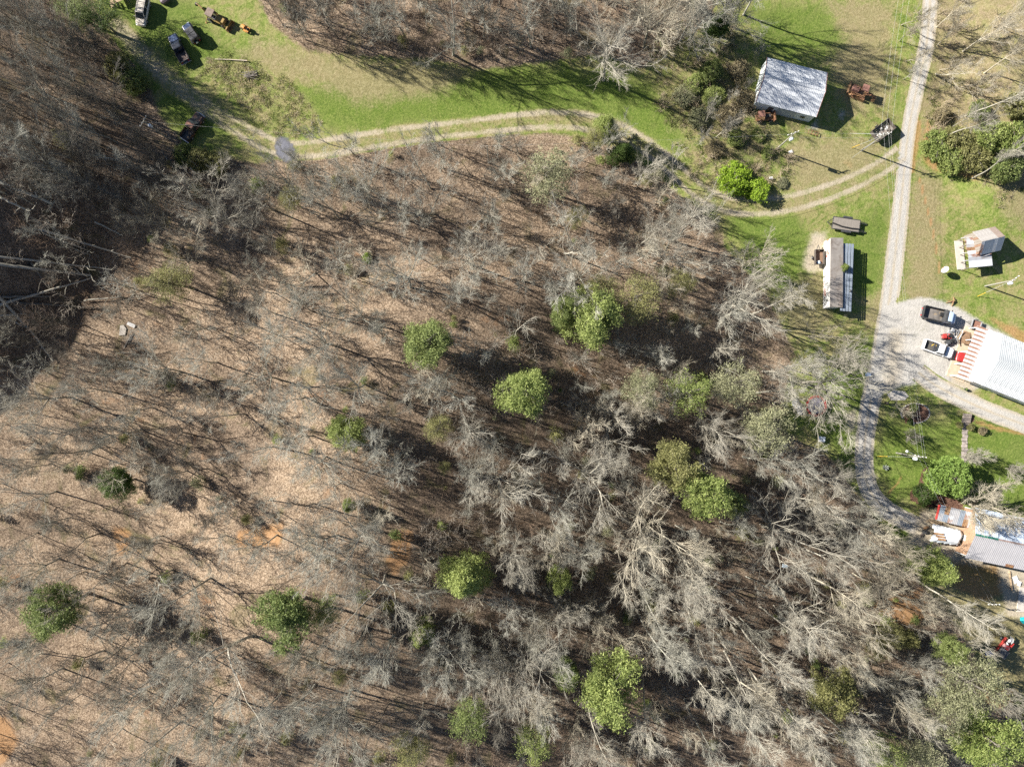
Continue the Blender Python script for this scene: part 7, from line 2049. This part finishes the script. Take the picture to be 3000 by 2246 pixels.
def slender(seed, h, n1, r0, l1, m, n4=4):
    (tv, tf), (cv, cf) = bare_tree(seed=seed, h=h, spread=1.0, base_t=.26, n1=n1, n2=6, n3=4, n4=n4, r0=r0, ang1=42, l1=l1, lean=.12, twig=.6)
    V, F = joined([(tv, tf), (cv, cf)])
    return np_mesh('slender_tree', V, F, m)
SL = [slender(600 + i, 9 + i % 3 * 2, 10, .085, .46, BARK[('grey', 'pale', 'tan')[i % 3]]) for i in range(6)]
SD = [slender(620 + i, 9 + i % 3 * 2, 10, .085, .46, BARK[('dark', 'grey', 'russet')[i % 3]]) for i in range(5)]  # darker bark puts the slope's shade into the trees' colour
def wood_dens(px, py, g):
    w = np.maximum.reduce([poly_sd(px, py, p) for p in LEAF])
    d = np.full(px.shape, .42)
    d = np.where((px < 1350) & (py > 520), .34, d)
    d = np.where((px < 900) & (py > 900), .33, d)
    d = np.where((px > 1400) & (py > 1000), .50, d)
    clear = np.zeros(px.shape, bool)
    for (cx, cy), rr in EVER: clear |= np.hypot(px - cx, py - cy) < rr * .8
    return w, d, clear
def lit_wood(px, py, g):
    w, d, c = wood_dens(px, py, g)
    return (w > 14) & ~c & (g.uniform(0, 1, len(px)) < d) & ~((px < 560) & (py < 1130)) & ~((py < 240) & (px > 700) & (px < 2200))
def dim_wood(px, py, g):
    w, d, c = wood_dens(px, py, g)
    hollow = (px < 330) & (py > 600) & (py < 1000)
    return (w > 18) & ~c & (((px < 560) & (py < 1130)) | ((py < 240) & (px > 700) & (px < 2200))) & (g.uniform(0, 1, len(px)) < np.where(hollow, .10, .8))
pts, g = sow(1500, lit_wood, 21)
spread_copies('woodland', 'mesh of slender grey leafless trees filling the wood', [('a', m_) for m_ in SL], pts, g.uniform(.6, 1.15, len(pts)), 3)
pts, g = sow(1700, dim_wood, 22)
spread_copies('woodland', 'slender leafless trees with shade-darkened bark on the slope and top wood', [('a', m_) for m_ in SD], pts, g.uniform(.65, 1.2, len(pts)), 4)
def seedling(seed, tone):
    t, c = leafy_tree(seed, 3.0, 1.1, 'cone', 60, 16, .22, .22, hollow=.3, low=.05)
    return np_mesh('seedling', *c, LEAVES[tone])
SE = [seedling(640 + i, t) for i, t in enumerate(('olive', 'green', 'olive', 'bright', 'pale'))]
def low_green(px, py, g):
    w = np.maximum.reduce([poly_sd(px, py, p) for p in LEAF])
    d = np.where((px > 1700) & (py > 1200), .8, .3) + np.where((w < 90), .3, 0)
    return (w > 6) & (g.uniform(0, 1, len(px)) < d) & ~((px < 400) & (py > 450) & (py < 1100))
pts, g = sow(620, low_green, 23)
spread_copies('green_undergrowth', 'faint olive green seedlings and vines low in the wood', [('a', m_) for m_ in SE], pts, g.uniform(.35, 1.2, len(pts)), 5)

# ------------------------------------------------------------------ a label of its own for every bare tree
ORD = ['first', 'second', 'third', 'fourth', 'fifth', 'sixth', 'seventh', 'eighth', 'ninth', 'tenth', 'eleventh', 'twelfth', 'thirteenth', 'fourteenth', 'fifteenth', 'sixteenth', 'seventeenth', 'eighteenth', 'nineteenth', 'twentieth']
LOOK = {'broad': 'spreading', 'tall': 'tall straight', 'wide': 'round-crowned', 'small': 'small brushy', 'thin': 'thin open', 'vase': 'many-stemmed'}
TONE = {'grey': 'grey', 'pale': 'pale', 'tan': 'tan', 'dark': 'dark', 'russet': 'russet'}
def name_trees():
    marks = [(m, p) for m, p in LANDMARKS if m]
    seen = {}
    rows = []
    for o, kind, tone, cp, h in TREES:
        if o.get('label'): continue
        best = min(marks, key=lambda mp: (mp[1][0] - cp[0]) ** 2 + (mp[1][1] - cp[1]) ** 2)
        d = math.hypot(best[1][0] - cp[0], best[1][1] - cp[1])
        dx, dy = cp[0] - best[1][0], cp[1] - best[1][1]
        side = ('below' if dy > 0 else 'above') if abs(dy) > abs(dx) else ('right of' if dx > 0 else 'left of')
        rows.append(((best[0], kind, tone, side), d, o))
    groups = {}
    for k, d, o in rows: groups.setdefault(k, []).append((d, o))
    for (m, kind, tone, side), lst in groups.items():
        lst.sort(key=lambda t: t[0])
        for i, (d, o) in enumerate(lst):
            if len(lst) == 1: lb = f'{LOOK[kind]} {TONE[tone]} bare tree {side} the {m}'
            else: lb = f'{LOOK[kind]} {TONE[tone]} bare tree, {ORD[i]} out {side} the {m}'
            o['label'] = lb
            o['group'] = 'leafless trees of the wood'
name_trees()
